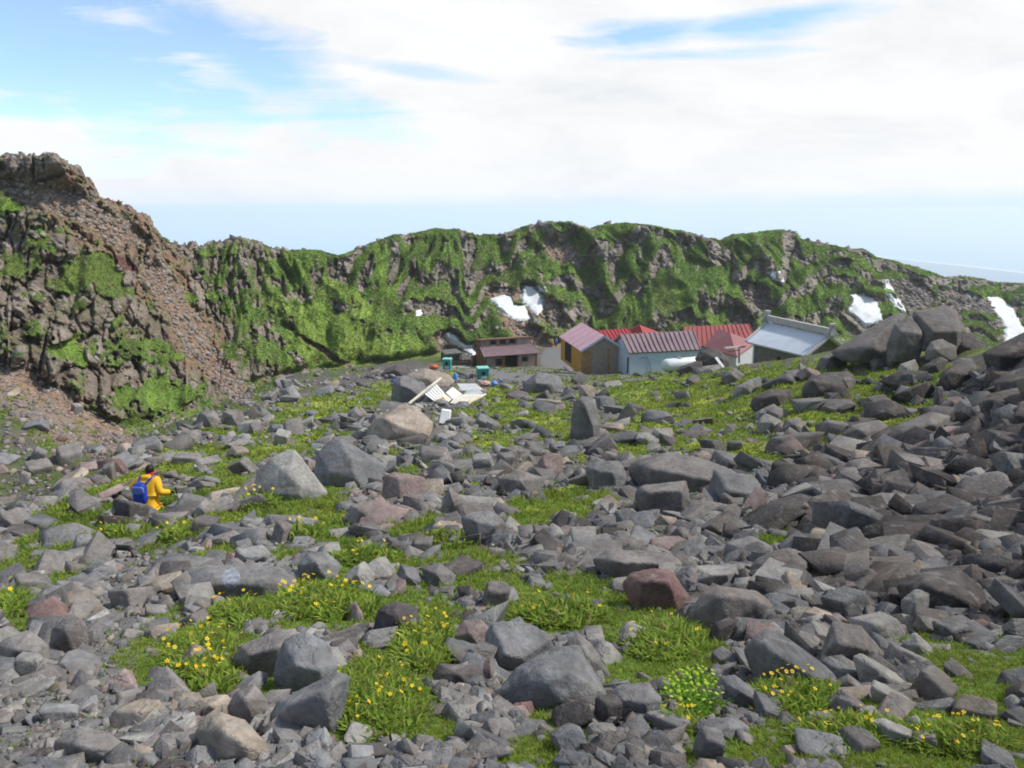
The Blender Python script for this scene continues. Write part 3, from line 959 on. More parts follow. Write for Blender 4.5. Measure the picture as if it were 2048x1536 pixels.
# materials
M = {}
M['pink'] = plain('pink_metal', (0.60, 0.34, 0.385), 0.5, 0, 0.06, 1.5)
M['mauve'] = plain('mauve_metal', (0.25, 0.17, 0.18), 0.5, 0, 0.10, 1.2)
M['red'] = plain('bright_red_metal', (0.36, 0.035, 0.036), 0.45, 0, 0.08, 1.2)
M['dred'] = plain('faded_red_metal', (0.30, 0.062, 0.055), 0.5, 0, 0.10, 1.0)
M['brick'] = plain('dusky_red_metal', (0.27, 0.095, 0.098), 0.55, 0, 0.07, 1.0)
M['greyroof'] = plain('grey_metal', (0.52, 0.56, 0.60), 0.38, 0.0, 0.05, 0.8, spec=0.5)
M['ridge'] = plain('ridge_metal', (0.40, 0.375, 0.36), 0.6, 0, 0.1, 2)
M['white_wall'] = plain('pale_blue_wall', (0.50, 0.585, 0.64), 0.7, 0, 0.07, 0.8)
M['yellow'] = plain('ochre_boards', (0.47, 0.25, 0.035), 0.7, 0, 0.12, 2.5)
M['tin'] = plain('weathered_grey_cladding', (0.34, 0.285, 0.225), 0.7, 0, 0.15, 2.2)
M['planks'] = plain('grey_planks', (0.16, 0.145, 0.13), 0.85, 0, 0.2, 2.2)
M['wood'] = plain('brown_wood', (0.21, 0.115, 0.065), 0.8, 0, 0.25, 1.6)
M['palewood'] = plain('bleached_boards', (0.33, 0.265, 0.23), 0.8, 0, 0.25, 1.1)
M['dark'] = plain('dark_inside', (0.012, 0.01, 0.01), 0.9, 0, 0.1)  # near-black stands in for the shade behind windows and openings
M['black'] = plain('tarred_black', (0.022, 0.02, 0.02), 0.8, 0, 0.2)
M['stone'] = plain('stone_wall', (0.15, 0.14, 0.135), 0.9, 0, 0.3, 3.0, 0.8, 0.1)
M['concrete'] = plain('concrete', (0.34, 0.32, 0.29), 0.85, 0, 0.1, 1.0)
M['tank'] = plain('tank_white', (0.62, 0.66, 0.66), 0.4, 0, 0.1, 1.3, spec=0.5)
M['rust'] = plain('rusty_steel', (0.12, 0.055, 0.04), 0.85, 0, 0.3, 3)
M['teal'] = plain('teal_plastic', (0.03, 0.30, 0.24), 0.5, 0, 0.12, 2)
M['teal_l'] = plain('pale_teal_plastic', (0.20, 0.55, 0.45), 0.5, 0, 0.08, 2)
M['white'] = plain('white_board', (0.84, 0.83, 0.80), 0.7, 0, 0.08, 2)
M['cream'] = plain('cream_board', (0.74, 0.68, 0.56), 0.7, 0, 0.12, 1.5)
M['tanst'] = plain('tan_stain', (0.50, 0.34, 0.17), 0.8, 0, 0.2, 2)
M['greyb'] = plain('grey_board', (0.50, 0.50, 0.49), 0.7, 0, 0.12, 2)
M['blue'] = plain('blue_plastic', (0.09, 0.30, 0.72), 0.5, 0, 0.15, 3)
M['dblue'] = plain('deep_blue_plastic', (0.02, 0.05, 0.32), 0.5, 0, 0.15, 3)
M['green_p'] = plain('green_paint', (0.15, 0.55, 0.15), 0.6, 0, 0.1, 3)
M['yel_p'] = plain('yellow_paint', (0.75, 0.50, 0.02), 0.6, 0, 0.1, 3)
M['peach'] = plain('peach_cloth', (0.52, 0.33, 0.28), 0.9, 0, 0.15, 4)
M['orange'] = plain('orange_tarp', (0.55, 0.13, 0.06), 0.8, 0, 0.3, 2)
M['steel'] = plain('pale_steel', (0.52, 0.50, 0.46), 0.5, 0, 0.08, 2)


def gable_roof(root, eL, eR, rL, rR, mat, nrib, thick=0.12, rib=0.05, both=True, hipL=0.0, hipR=0.0, ribw=0.05, ridge_mat=None):
    """roof from its two eave corners and its two ridge ends; returns the far eave corners"""
    eL, eR, rL, rR = map(Vector, (eL, eR, rL, rR))
    bL = Vector((2 * rL.x - eL.x, 2 * rL.y - eL.y, eL.z)); bR = Vector((2 * rR.x - eR.x, 2 * rR.y - eR.y, eR.z))
    m = MB(); m.slab(eL, eR, rR, rL, thick)
    m2 = MB(); m2.slab(bR, bL, rL, rR, thick)
    nrm = (eR - eL).cross(rL - eL).normalized()
    if nrm.z < 0: nrm = -nrm
    for k in range(nrib + 1):
        f = k / nrib
        a = eL.lerp(eR, f); b = rL.lerp(rR, f)
        m.bar(a + nrm * rib / 2, b + nrm * rib / 2, ribw, rib, nrm)
    n2 = (bL - bR).cross(rR - bR).normalized()
    if n2.z < 0: n2 = -n2
    for k in range(nrib + 1):
        f = k / nrib
        a = bL.lerp(bR, f); b = rL.lerp(rR, f)
        m2.bar(a + n2 * rib / 2, b + n2 * rib / 2, ribw, rib, n2)
    ro = m.build('roof', mat, root)
    if both: m2.build('roof', mat, root)
    d = (rR - rL).normalized() * 0.06
    c = MB(); c.bar(rL - d + Vector((0, 0, 0.05)), rR + d + Vector((0, 0, 0.05)), 0.26, 0.1)
    c.build('ridge_cap', ridge_mat or mat, ro)
    return bL, bR


def wall_box(root, corners, z0, ztop, mat, name='wall', inset=0.25, peak=None, ribs=0):
    """four walls inside the eave corners (fl, fr, br, bl); peak = (ridge left, ridge right) closes the gables"""
    c = sum((Vector(p) for p in corners), Vector()) / 4
    P_ = []
    for p in corners:
        p = Vector(p); d = (c - p); d.z = 0
        P_.append(p + d.normalized() * inset * 1.3)
    lo = [Vector((p.x, p.y, z0)) for p in P_]; hi = [Vector((p.x, p.y, ztop)) for p in P_]
    m = MB()
    m.hexa(lo + hi)
    if peak:
        a, b = Vector(peak[0]), Vector(peak[1]); dd = (b - a).normalized() * inset
        a = a + dd; b = b - dd; a.z -= 0.16; b.z -= 0.16
        m.poly([hi[0], hi[3], a, hi[1], hi[2], b], [(0, 1, 2), (3, 5, 4), (0, 2, 5, 3), (1, 4, 5, 2)])
    o = m.build(name, mat, root)
    if ribs:
        r = MB()
        for i, (p, q) in enumerate(((lo[0], lo[1]), (lo[1], lo[2]), (lo[3], lo[0]))):
            nout = (q - p).cross(Vector((0, 0, 1))).normalized()
            n_ = max(2, int((q - p).length / ribs))
            for k in range(n_ + 1):
                s_ = p.lerp(q, k / n_) + nout * 0.012
                r.bar(s_, s_ + Vector((0, 0, ztop - z0 - 0.02)), 0.05, 0.03, nout)
        r.build('cladding_ribs', mat, o)
    return P_


def facade(P0_, P1_, z0):
    """local frame on a wall: x along it, z up from z0, returns f(x, z, out)"""
    d = Vector(P1_) - Vector(P0_); d.z = 0; d.normalize()
    n = d.cross(Vector((0, 0, 1))).normalized()
    o = Vector((P0_[0], P0_[1], z0))
    return lambda x, z, out=0.0: o + d * x + Vector((0, 0, z)) + n * out


def panel(fc, x0, x1, z0, z1, out0, out1, mb=None):
    mb = mb or MB()
    return mb.hexa([fc(x0, z0, out0), fc(x1, z0, out0), fc(x1, z0, out1), fc(x0, z0, out1), fc(x0, z1, out0), fc(x1, z1, out0), fc(x1, z1, out1), fc(x0, z1, out1)])


# ---- A hut with mauve roof and pale blue walls
zE = atv(1258, 706, 72).z; zR = zE + 1.4
eL, eR, rL, rR = onz(1258, 706, zE), onz(1401, 699, zE), onz(1240, 669, zR), onz(1386, 661, zR)
zG = atv(1256, 748, 72).z - 0.4
A = empty('mountain_hut', (eL.x, eL.y, zG), 'pale blue walled hut with mauve ribbed metal roof, white tank against its front', 'hut', 'mountain huts')
bL, bR = gable_roof(A, eL, eR, rL, rR, M['mauve'], 15, rib=0.10, ribw=0.09)
Pw = wall_box(A, (eL, eR, bR, bL), zG, zE - 0.05, M['white_wall'], peak=(rL, rR))
fc = facade(Pw[3], Pw[0], zG)
dL = (Pw[0] - Pw[3]).length
panel(fc, dL - 0.75, dL - 0.5, 0.3, 1.9, 0.0, 0.06).build('window', M['black'], A)
fc = facade(Pw[0], Pw[1], zG)
MB().tube([fc(1.0, 1.9, 0.04), fc(1.7, 1.95, 0.04), fc(2.1, 1.2, 0.05), fc(2.2, 0.5, 0.05)], 0.02, 6).build('hose', M['black'], A)

# ---- white tank lying on its stand
tl, tr = atv(1333, 731, 68.5), atv(1392, 726, 69.6)
T = empty('storage_tank', (tl.x, tl.y, tl.z - 1.3), 'white horizontal cylindrical tank on a rusty cradle before the pale blue hut', 'tank')
ax = (tr - tl).normalized()
rd = 0.62
MB().tube([tl - ax * 0.42, tl - ax * 0.36, tl - ax * 0.2, tl, tr, tr + ax * 0.2, tr + ax * 0.36, tr + ax * 0.42], [rd * 0.3, rd * 0.62, rd * 0.88, rd, rd, rd * 0.88, rd * 0.62, rd * 0.3], 28).build('tank_shell', M['tank'], T, True)
mb = MB()
for f in (0.15, 0.85):
    p = tl.lerp(tr, f)
    mb.bar(p + Vector((-0.0, -0.5, -0.75)), p + Vector((0, 0.5, -0.75)), 0.16, 0.5)
mb.build('cradle', M['rust'], T)
MB().bar(tl + Vector((-0.3, -0.3, -1.15)), tr + Vector((0.3, -0.3, -1.0)), 0.5, 0.14).build('base_slab', M['concrete'], T)
mid = tl.lerp(tr, 0.42) + Vector((0, 0, rd))
MB().tube([mid - Vector((0, 0, 0.05)), mid + Vector((0, 0, 0.12))], 0.24, 16).build('manhole', M['steel'], T)
MB().bar(mid + Vector((-0.4, 0, 0.1)), mid + Vector((0.45, 0, 0.14)), 0.07).build('filler_pipe', M['rust'], T)

# ---- B hut with pink roof, ochre side, grey front
zE = atv(1160, 702, 75).z; zR = zE + 1.55
eL, eR, rL, rR = onz(1118, 673, zE), onz(1161, 702, zE), onz(1163, 645, zR), onz(1209, 671.5, zR)
zG = atv(1165, 744, 75).z - 0.35
B = empty('mountain_hut', (eR.x, eR.y, zG), 'hut with plain pink roof, ochre side wall and grey weathered gable front', 'hut', 'mountain huts')
bL, bR = gable_roof(B, eL, eR, rL, rR, M['pink'], 5, rib=0.03, ribw=0.04)
Pw = wall_box(B, (eL, eR, bR, bL), zG, zE - 0.05, M['tin'], peak=(rL, rR), inset=0.32)
fcS = facade(Pw[0], Pw[1], zG)          # ochre side
LS = (Pw[1] - Pw[0]).length
hS = zE - zG - 0.12
mb = MB(); panel(fcS, 0.0, LS * 0.22, 0, hS, 0.0, 0.06, mb); panel(fcS, LS * 0.55, LS + 0.05, 0, hS, 0.0, 0.06, mb); panel(fcS, LS * 0.22, LS * 0.55, 0, 0.35, 0.0, 0.06, mb)
mb.build('side_wall', M['yellow'], B)
dr = panel(fcS, LS * 0.22, LS * 0.55, 0.352, hS, 0.0, 0.03).build('doorway_shade', M['dark'], B)  # flat dark sheet, painted for the shade in the open doorway
panel(fcS, LS * 0.33, LS * 0.43, 1.3, 2.4, 0.032, 0.05).build('notice', M['white'], dr)
fcG = facade(Pw[1], Pw[2], zG)
LG = (Pw[2] - Pw[1]).length
M['ogb'] = plain('ochre_grey_boards', (0.33, 0.205, 0.085), 0.8, 0, 0.2, 2)
for x0_, x1_, h_ in ((-0.05, LG * 0.24, hS + 0.05), (LG * 0.60, LG * 0.66, hS + 0.3), (LG * 0.95, LG, hS)):
    panel(fcG, x0_, x1_, 0, h_, 0.0, 0.05).build('corner_board', M['ogb'], B)
rb = MB()
for k in range(26):
    x = LG * (0.26 + 0.68 * k / 25)
    top = hS + 1.4 * (1 - abs(x / LG - 0.5) * 2) * 0.9
    panel(fcG, x - 0.03, x + 0.03, 0, top, 0.0, 0.03, rb)
rb.build('cladding_ribs', M['tin'], B)
tn = MB(); apexR = rR
tn.bar(eR + Vector((0, 0, -0.06)), rR + Vector((0, 0, -0.06)), 0.10, 0.22); tn.bar(rR + Vector((0, 0, -0.06)), bR + Vector((0, 0, -0.06)), 0.10, 0.22)
tn.build('verge_board', M['greyroof'], B)

# ---- C bright red roofs behind
def red_hut(eL_, eR_, rL_, rR_, Y, rise, mat, label, nrib, wallh=2.6, wmat='white_wall', rib=0.09):
    zE = atv(eL_[0], eL_[1], Y).z; zR = zE + rise
    eL, eR, rL, rR = onz(*eL_, zE), onz(*eR_, zE), onz(*rL_, zR), onz(*rR_, zR)
    r = empty('mountain_hut', (eL.x, eL.y, zE - wallh), label, 'hut', 'mountain huts')
    bL, bR = gable_roof(r, eL, eR, rL, rR, mat, nrib, rib=rib, ribw=rib)
    wall_box(r, (eL, eR, bR, bL), zE - wallh, zE - 0.05, M[wmat], peak=(rL, rR))
    return r


red_hut((1206, 686), (1272, 682), (1190, 661.5), (1256, 657), 90, 1.0, M['red'], 'hut with bright red ribbed roof just behind the pink roofed hut', 9)
red_hut((1366, 694), (1516, 688), (1369, 653), (1497, 648), 97, 2.1, M['dred'], 'long hut with faded red ribbed roof, behind the dusky red hipped roof', 15)


def hip_hut(corners, ridge, Y0, rise, mat, label, wmat, wallh=2.8):
    """corners: left, near, right eave corners in pixels; ridge: two ends"""
    zE = atv(corners[1][0], corners[1][1], Y0).z; zR = zE + rise
    L_, N_, R_ = [onz(*p, zE) for p in corners]
    Bk = L_ + R_ - N_
    r1, r2 = onz(*ridge[0], zR), onz(*ridge[1], zR)
    r = empty('mountain_hut', (N_.x, N_.y, zE - wallh), label, 'hut', 'mountain huts')
    m = MB(); t_ = Vector((0, 0, -0.12))
    pts = [L_, N_, R_, Bk, r1, r2]
    m.poly(pts + [p + t_ for p in pts], [(0, 1, 5), (1, 2, 5), (2, 3, 4, 5), (3, 0, 4), (0, 5, 4), (6, 7, 1, 0), (7, 8, 2, 1), (8, 9, 3, 2), (9, 6, 0, 3), (6, 9, 8, 7)])
    ro = m.build('roof', mat, r)
    c = MB()
    for a, b in ((L_, r2), (r1, r2), (N_, r2), (R_, r2)):
        c.bar(a + Vector((0, 0, 0.03)), b + Vector((0, 0, 0.03)), 0.12, 0.06)
    c.build('ridge_cap', mat, ro)
    wall_box(r, (L_, N_, R_, Bk), zE - wallh, zE - 0.121, M[wmat], inset=0.35)
    return r


hip_hut(((1407, 693), (1474, 713), (1512, 684)), ((1436, 658), (1460, 665.5)), 86, 1.9, M['brick'], 'low hut with dusky red hipped roof between the mauve roof and the grey roof', 'greyb')
hip_hut(((1246, 668), (1290, 676), (1318, 664)), ((1276, 648.5), (1279, 649.5)), 98, 1.6, M['red'], 'small hut with pointed deep red hipped roof behind the mauve roof', 'white_wall')

# ---- F shrine hall with grey metal roof
zE = atv(1612, 712, 58).z; zR = zE + 1.4
eL, eR, rL, rR = onz(1492, 683, zE), onz(1612, 712, zE), onz(1535, 644, zR), onz(1660, 672, zR)
zG = zE - 3.0
Fh = empty('shrine_hall', (eR.x, eR.y, zG), 'plank walled hall with smooth pale grey metal roof and heavy capped ridge', 'hall')
bL, bR = gable_roof(Fh, eL, eR, rL, rR, M['greyroof'], 22, rib=0.03, ribw=0.035, thick=0.16, ridge_mat=M['ridge'])
Pw = wall_box(Fh, (eL, eR, bR, bL), zG, zE - 0.08, M['planks'], peak=(rL, rR), inset=0.55, ribs=0.28)
d = (rR - rL).normalized()
rb_ = MB(); rb_.bar(rL + Vector((0, 0, 0.36)), rR + Vector((0, 0, 0.36)), 0.34, 0.5)
rbo = rb_.build('ridge_beam', M['ridge'], Fh)
MB().bar(rL + Vector((0, 0, 0.66)) - d * 0.1, rR + Vector((0, 0, 0.66)) + d * 0.1, 0.5, 0.1).build('ridge_top', M['greyroof'], rbo)
for p, s_ in ((rL, -1), (rR, 1)):
    e = MB(); q = p + d * s_ * 0.15
    e.bar(q + Vector((0, 0, 0.05)), q + Vector((0, 0, 0.95)), 0.42, 0.24, d)
    e.bar(q + Vector((0, 0, 0.95)) - d * 0.15, q + Vector((0, 0, 0.95)) + d * 0.25, 0.5, 0.16)
    side = d.cross(Vector((0, 0, 1)))
    for w_ in (-1, 1):
        e.bar(q + side * w_ * 0.2 + Vector((0, 0, 0.45)), q + side * w_ * 0.55 + Vector((0, 0, 0.05)), 0.16, 0.2)
    e.build('ridge_end_ornament', M['ridge'], Fh)
for a, b in ((eR, rR), (rR, bR), (eL, rL), (rL, bL)):
    MB().bar(Vector(a) + Vector((0, 0, 0.03)), Vector(b) + Vector((0, 0, 0.03)), 0.24, 0.16).build('verge_board', M['ridge'], Fh)
fc = facade(Pw[0], Pw[1], zG)
LL = (Pw[1] - Pw[0]).length
panel(fc, LL * 0.50, LL * 0.56, 1.6, 2.3, 0.0, 0.07).build('window', M['black'], Fh)

# ---- G wooden shed with raised middle roof
zG = atv(971, 737, 99).z
b0, b1 = onz(971, 737, zG), onz(1074, 729, zG)
zG -= 0.3
S = empty('wooden_shed', tuple(b0), 'brown wooden shed with raised upper storey, three small windows and open doorway', 'shed')
fc = facade(b0, b1, zG)
LL = (b1 - b0).length
HH = 2.05
def sx(px): return LL * (px - 971) / 103.0
DP = 3.2      # lower roof depth
DD = 3.9
# front wall in pieces round the openings
mw = MB()
w1, w2, d1, d2, w3, w4 = sx(992), sx(1004), sx(1009), sx(1034), sx(1044), sx(1054)
for x0, x1, z0, z1 in ((0, w1, 0, HH), (w1, w2, 0, 0.55), (w1, w2, 1.5, HH), (w2, d1, 0, HH), (d2, w3, 0, HH), (w3, w4, 0, 0.85), (w3, w4, 1.5, HH), (w4, LL, 0, HH), (d1, d2, 1.95, HH)):
    panel(fc, x0, x1, z0, z1, -0.1, 0, mw)
mw.build('front_wall', M['palewood'], S)
for x0, x1, z0, z1 in ((w1 - .1, w1, .5, 1.55), (w2, w2 + .1, .5, 1.55), (w1 - .1, w2 + .1, 1.55, 1.64), (w3 - .1, w3, .8, 1.55), (w4, w4 + .1, .8, 1.55), (w3 - .1, w4 + .1, 1.55, 1.64),
                       (d1 - .22, d1, 0, 1.98), (d2, d2 + .22, 0, 1.98), (d1 - .22, d2 + .22, 1.98, 2.04), (-0.02, 0.2, 0, 1.9), (LL - 0.2, LL + 0.02, 0, 1.9)):
    panel(fc, x0, x1, z0, z1, 0.003, 0.07).build('timber', M['wood'], S)
br = MB()
for k in range(7):
    panel(fc, 0.2, w1 - .1, 0.26 * k + 0.02, 0.26 * k + 0.05, 0.003, 0.012, br)
    panel(fc, w4 + .1, LL - .2, 0.26 * k + 0.02, 0.26 * k + 0.05, 0.003, 0.012, br)
br.build('board_joints', M['wood'], S)
# inside, sides, back
panel(fc, 0.1, LL - 0.1, 0, HH - 0.1, -1.6, -1.5).build('inner_wall', M['dark'], S)  # near-black so the shed's inside reads as deep shade
sd_ = MB()
for x0, x1 in ((0, 0.1), (LL - 0.1, LL)):
    sd_.hexa([fc(x0, 0, -0.1), fc(x1, 0, -0.1), fc(x1, 0, -DD), fc(x0, 0, -DD), fc(x0, HH, -0.1), fc(x1, HH, -0.1), fc(x1, HH + 2.0, -DD), fc(x0, HH + 2.0, -DD)])
panel(fc, 0, LL, 0, HH + 1.6, -DD - 0.1, -DD, sd_)
sd_.build('side_wall', M['wood'], S)
# lower roof
za, zb = HH, HH + 0.85
a_, b_, c_, d_ = fc(-0.35, za - 0.05, 0.45), fc(LL + 0.35, za - 0.05, 0.45), fc(LL - 0.15, zb + 0.02, -1.9), fc(-0.15, zb + 0.02, -1.9)
lr_ = MB(); lr_.slab(a_, b_, c_, d_, 0.08)
nn_ = (b_ - a_).cross(d_ - a_).normalized()
for k in range(23):
    f = k / 22
    p, q = a_.lerp(b_, f), d_.lerp(c_, f)
    lr_.bar(p + nn_ * 0.03, q + nn_ * 0.03, 0.06, 0.06, nn_)
lr_.build('roof', M['mauve'], S)
# clerestory wall
cw = MB(); H2 = zb + 1.0
u1 = [(sx(v), sx(v + 11)) for v in (990, 1009, 1028)]
xs = [-0.1] + [q for u in u1 for q in u] + [LL - 0.2]
for i in range(0, len(xs), 2):
    panel(fc, xs[i], xs[i + 1], zb, H2, -2.0, -1.9, cw)
for u in u1:
    panel(fc, u[0], u[1], zb, zb + 0.22, -2.0, -1.9, cw); panel(fc, u[0], u[1], H2 - 0.16, H2, -2.0, -1.9, cw)
cw.build('upper_wall', M['palewood'], S)
for u in u1:
    for a0, a1 in ((u[0] - .22, u[0]), (u[1], u[1] + .22)):
        panel(fc, a0, a1, zb, H2, -1.897, -1.84).build('timber', M['wood'], S)
for u in u1:
    panel(fc, u[0], u[1], zb + .22, H2 - .16, -1.99, -1.96).build('window', M['dark'], S)
for u in ((w1, w2, .55, 1.5), (w3, w4, .85, 1.5)):
    panel(fc, u[0], u[1], u[2], u[3], -0.09, -0.06).build('window', M['dark'], S)
up = MB(); up.slab(fc(-0.3, H2 + 0.08, -1.6), fc(LL, H2 + 0.08, -1.6), fc(LL, H2 - 0.25, -DD - 0.3), fc(-0.3, H2 - 0.25, -DD - 0.3), 0.09)
up.build('upper_roof', M['wood'], S)
for x0 in (-0.1, LL - 0.3):
    MB().hexa([fc(x0, zb, -1.9), fc(x0 + .1, zb, -1.9), fc(x0 + .1, zb, -DD), fc(x0, zb, -DD), fc(x0, H2 - .02, -1.9), fc(x0 + .1, H2 - .02, -1.9), fc(x0 + .1, H2 - 0.32, -DD), fc(x0, H2 - 0.32, -DD)]).build('upper_side', M['wood'], S)

# ---- things round the shed
zW = atv(904, 731, 100).z
p0, p1 = onz(903, 731, zW), onz(944, 730, zW)
f2 = facade(p0, p1, zW - 0.4); L2 = (p1 - p0).length
fe = MB()
for k in range(14):
    panel(f2, L2 * k / 14 + 0.01, L2 * (k + 1) / 14 - 0.01, 0, 1.15 + 0.05 * math.sin(k * 2.3), -0.06, 0, fe)
fw = empty('board_fence', tuple(p0), 'low black board fence running left from the wooden shed', 'fence')
fe.build('boards', M['black'], fw); panel(f2, 0, L2, 0.85, 0.95, 0.003, 0.06).build('rail', M['wood'], fw)
p0 = onz(944, 737, zW - 0.3)
f3 = facade(p0, onz(956, 735.5, zW - 0.3), zW - 0.6)
pl = empty('black_screen', tuple(p0), 'tall tarred black screen standing at the left corner of the shed', 'screen')
panel(f3, 0, 0.75, 0, 2.1, -0.1, 0).build('panel', M['black'], pl)
mb = MB(); panel(f3, -0.06, 0.02, 0, 2.2, -0.12, 0.05, mb); panel(f3, 0.73, 0.81, 0, 2.25, -0.12, 0.05, mb); mb.build('posts', M['wood'], pl)
pd = [onz(900, 747, zW - 0.35), onz(952, 745, zW - 0.35), onz(950, 731.5, zW - 0.35), onz(903, 733, zW - 0.35)]
mb = MB(); mb.slab(pd[0] + Vector((0, 0, .3)), pd[1] + Vector((0, 0, .3)), pd[2] + Vector((0, 0, .3)), pd[3] + Vector((0, 0, .3)), 0.6)
tag(mb.build('concrete_pad', M['concrete'], None, bevel=0.03), 'flat pale concrete pad before the black board fence', 'concrete pad')
zC = atv(890, 722, 112).z
p0, p1 = onz(891, 722, zC), onz(924, 719, zC)
f4 = facade(p0, p1, zC - 0.5); L4 = (p1 - p0).length
mb = MB(); panel(f4, 0, L4 * 0.45, 0, 1.5, -2.0, 0, mb); panel(f4, L4 * 0.85, L4, 0, 1.5, -2.0, 0, mb); panel(f4, L4 * .45, L4 * .85, 1.25, 1.5, -2.0, 0, mb); panel(f4, L4 * .45, L4 * .85, 0, 1.25, -2.0, -0.8, mb)
ch_ = empty('stone_store', tuple(p0), 'squat grey stone store with dark opening behind the black fence', 'store')
mb.build('stone_wall', M['stone'], ch_)
mb = MB(); mb.slab(f4(-0.15, 1.503, 0.15), f4(L4 + .15, 1.503, 0.15), f4(L4 - .1, 1.75, -2.1), f4(0.1, 1.75, -2.1), 0.1, Vector((0, 0, -1))); mb.build('roof_slab', M['stone'], ch_)


def teal_tank(pxl, pxr, pyb, Y, h, yaw, label):
    Y = hit((pxl + pxr) / 2, pyb).y
    z = atv(pxl, pyb, Y).z
    p = onz((pxl + pxr) / 2, pyb, z)
    wd = (pxr - pxl) * Y / F / 1.12
    r = empty('teal_container', tuple(p), label, 'container', 'teal plastic containers')
    m = Matrix.Translation(p) @ Matrix.Rotation(rad(yaw), 4, 'Z')
    def bx(x0, x1, y0, y1, z0, z1, tp=0.0):
        q = [(x0 + tp, y0 + tp, z0), (x1 - tp, y0 + tp, z0), (x1 - tp, y1 - tp, z0), (x0 + tp, y1 - tp, z0), (x0, y0, z1), (x1, y0, z1), (x1, y1, z1), (x0, y1, z1)]
        return MB().hexa([m @ Vector(v) for v in q])
    a = wd / 2
    bx(-a, a, -a * 0.8, a * 1.2, -0.1, h * 0.86, wd * 0.05).build('body', M['teal'], r, bevel=0.05)
    lid = bx(-a * 1.06, a * 1.06, -a * 0.88, a * 1.28, h * 0.862, h * 0.96, -0.0).build('lid', M['teal_l'], r, bevel=0.04)
    bx(-a * 0.8, a * 0.8, -a * 0.6, a * 1.0, h * 0.962, h * 1.04, 0.0).build('lid_top', M['teal_l'], lid, bevel=0.03)
    bx(-0.14, 0.14, -a * 0.86, -a * 0.74, h * 0.45, h * 0.68).build('opening', M['dark'], r)  # solid dark block drawn for the shade in the opening
    bx(-a * 0.5, a * 0.6, -a * 0.84, -a * 0.74, h * 0.14, h * 0.34).build('label_plate', M['greyb'], r)


teal_tank(953, 979, 760, 84, 28 * hit(966, 760).y / F, 12, 'larger teal plastic container with pale lid, in the grass before the shed')
teal_tank(885, 904, 739, 95, 24 * hit(895, 739).y / F, -6, 'smaller teal plastic container at the left end of the concrete pad')


# ---- debris heap
def quad_thing(name, pts, Y, thick, mat, label, cat, dz=(0, 0, 0, 0), top=None, base=None, group='scrap boards on the debris heap'):
    """a board through four pixels; depth follows the ground below, dy lifts corners nearer or farther"""
    q = [atv(p[0], p[1], Y + dz[i]) for i, p in enumerate(pts)]
    c = sum(q, Vector()) / 4
    r = empty(name, tuple(c), label, cat, group)
    n = (q[1] - q[0]).cross(q[3] - q[0]).normalized()
    if n.y > 0: n = -n
    mb = MB(); mb.slab(q[0], q[1], q[2], q[3], thick, n)
    mb.build(base or 'board', mat, r, bevel=0.0)
    return r, q, n


YD = hit(905, 808).y + 0.3
r, q, n = quad_thing('slatted_panel', [(845, 786), (871, 766), (889, 786), (866, 802)], YD, 0.03, M['planks'], 'white slatted panel tipped on the debris heap beside the dark boulder', 'panel', (0, 0.9, 0.8, 0))
sl = MB()
for k in range(6):
    f0, f1 = k / 6 + 0.012, (k + 1) / 6 - 0.035
    a, b = q[0].lerp(q[1], f0), q[0].lerp(q[1], f1); c, d = q[3].lerp(q[2], f1), q[3].lerp(q[2], f0)
    sl.slab(a + n * 0.05, b + n * 0.05, c + n * 0.05, d + n * 0.05, 0.045, n)
sl.build('slats', M['white'], r)
tag(MB().bar(atv(818, 807, YD - 1.6), atv(882, 756, YD + 1.1), 0.11, 0.09).build('timber_beam', M['cream'], None), 'long cream beam sticking up along the slatted panel', 'beam')
r, q, n = quad_thing('stained_board', [(868, 801), (887, 786), (904, 798), (885, 813)], YD - 0.6, 0.04, M['cream'], 'cream board with tan stain below the slatted panel', 'board', (0, 0.7, 0.7, -0.2))
MB().slab(q[0].lerp(q[2], .3) + n * .006, q[1].lerp(q[3], .25) + n * .006, q[2].lerp(q[0], .35) + n * .006, q[3].lerp(q[1], .45) + n * .006, 0.003, n).build('stain', M['tanst'], r)
r, q, n = quad_thing('blue_marked_board', [(892, 785), (905, 774), (924, 788), (906, 798)], YD + 0.3, 0.04, M['white'], 'square white board with blue splash mark in the middle of the heap', 'board', (0, 0.7, 0.6, 0))
c = sum(q, Vector()) / 4 + n * 0.008
uu, vv = (q[2] - q[0]) * 0.5, (q[1] - q[3]) * 0.5
MB().poly([c - uu * .35 + vv * .25, c + uu * .05 + vv * .45, c + uu * .12 + vv * .1, c + uu * .55 + vv * .02, c + uu * .2 - vv * .3, c - uu * .02 - vv * .15], [(0, 1, 2, 3, 4, 5)]).build('mark', M['blue'], r)
quad_thing('grey_sheet', [(914, 767), (952, 767), (968, 780), (923, 781)], YD + 1.6, 0.05, M['greyb'], 'flat grey sheet at the back of the debris heap', 'sheet', (1.2, 1.2, 0, 0))
r, q, n = quad_thing('green_marked_sheet', [(925, 791), (934, 781), (957, 778), (967, 787)], YD + 0.8, 0.04, M['greyb'], 'pale sheet with green streak lying on the cream board', 'sheet', (0, 0.6, 0.6, 0))
MB().bar(q[0].lerp(q[1], .5) + n * .012, q[1].lerp(q[2], .55) + n * .012, 0.08, 0.004, n).build('green_streak', M['green_p'], r)
r, q, n = quad_thing('cream_board', [(900, 806), (914, 789), (972, 788), (929, 811)], YD - 0.2, 0.06, M['cream'], 'large cream board with yellow edge at the front of the heap', 'board', (-0.3, 0.6, 0.5, -0.4))
MB().bar(q[3].lerp(q[2], .25) + n * .02, q[3].lerp(q[2], .75) + n * .02, 0.07, 0.02, n).build('yellow_edge', M['yel_p'], r)
MB().bar(q[3], q[2], 0.12, 0.05, n).build('lip', M['white'], r)
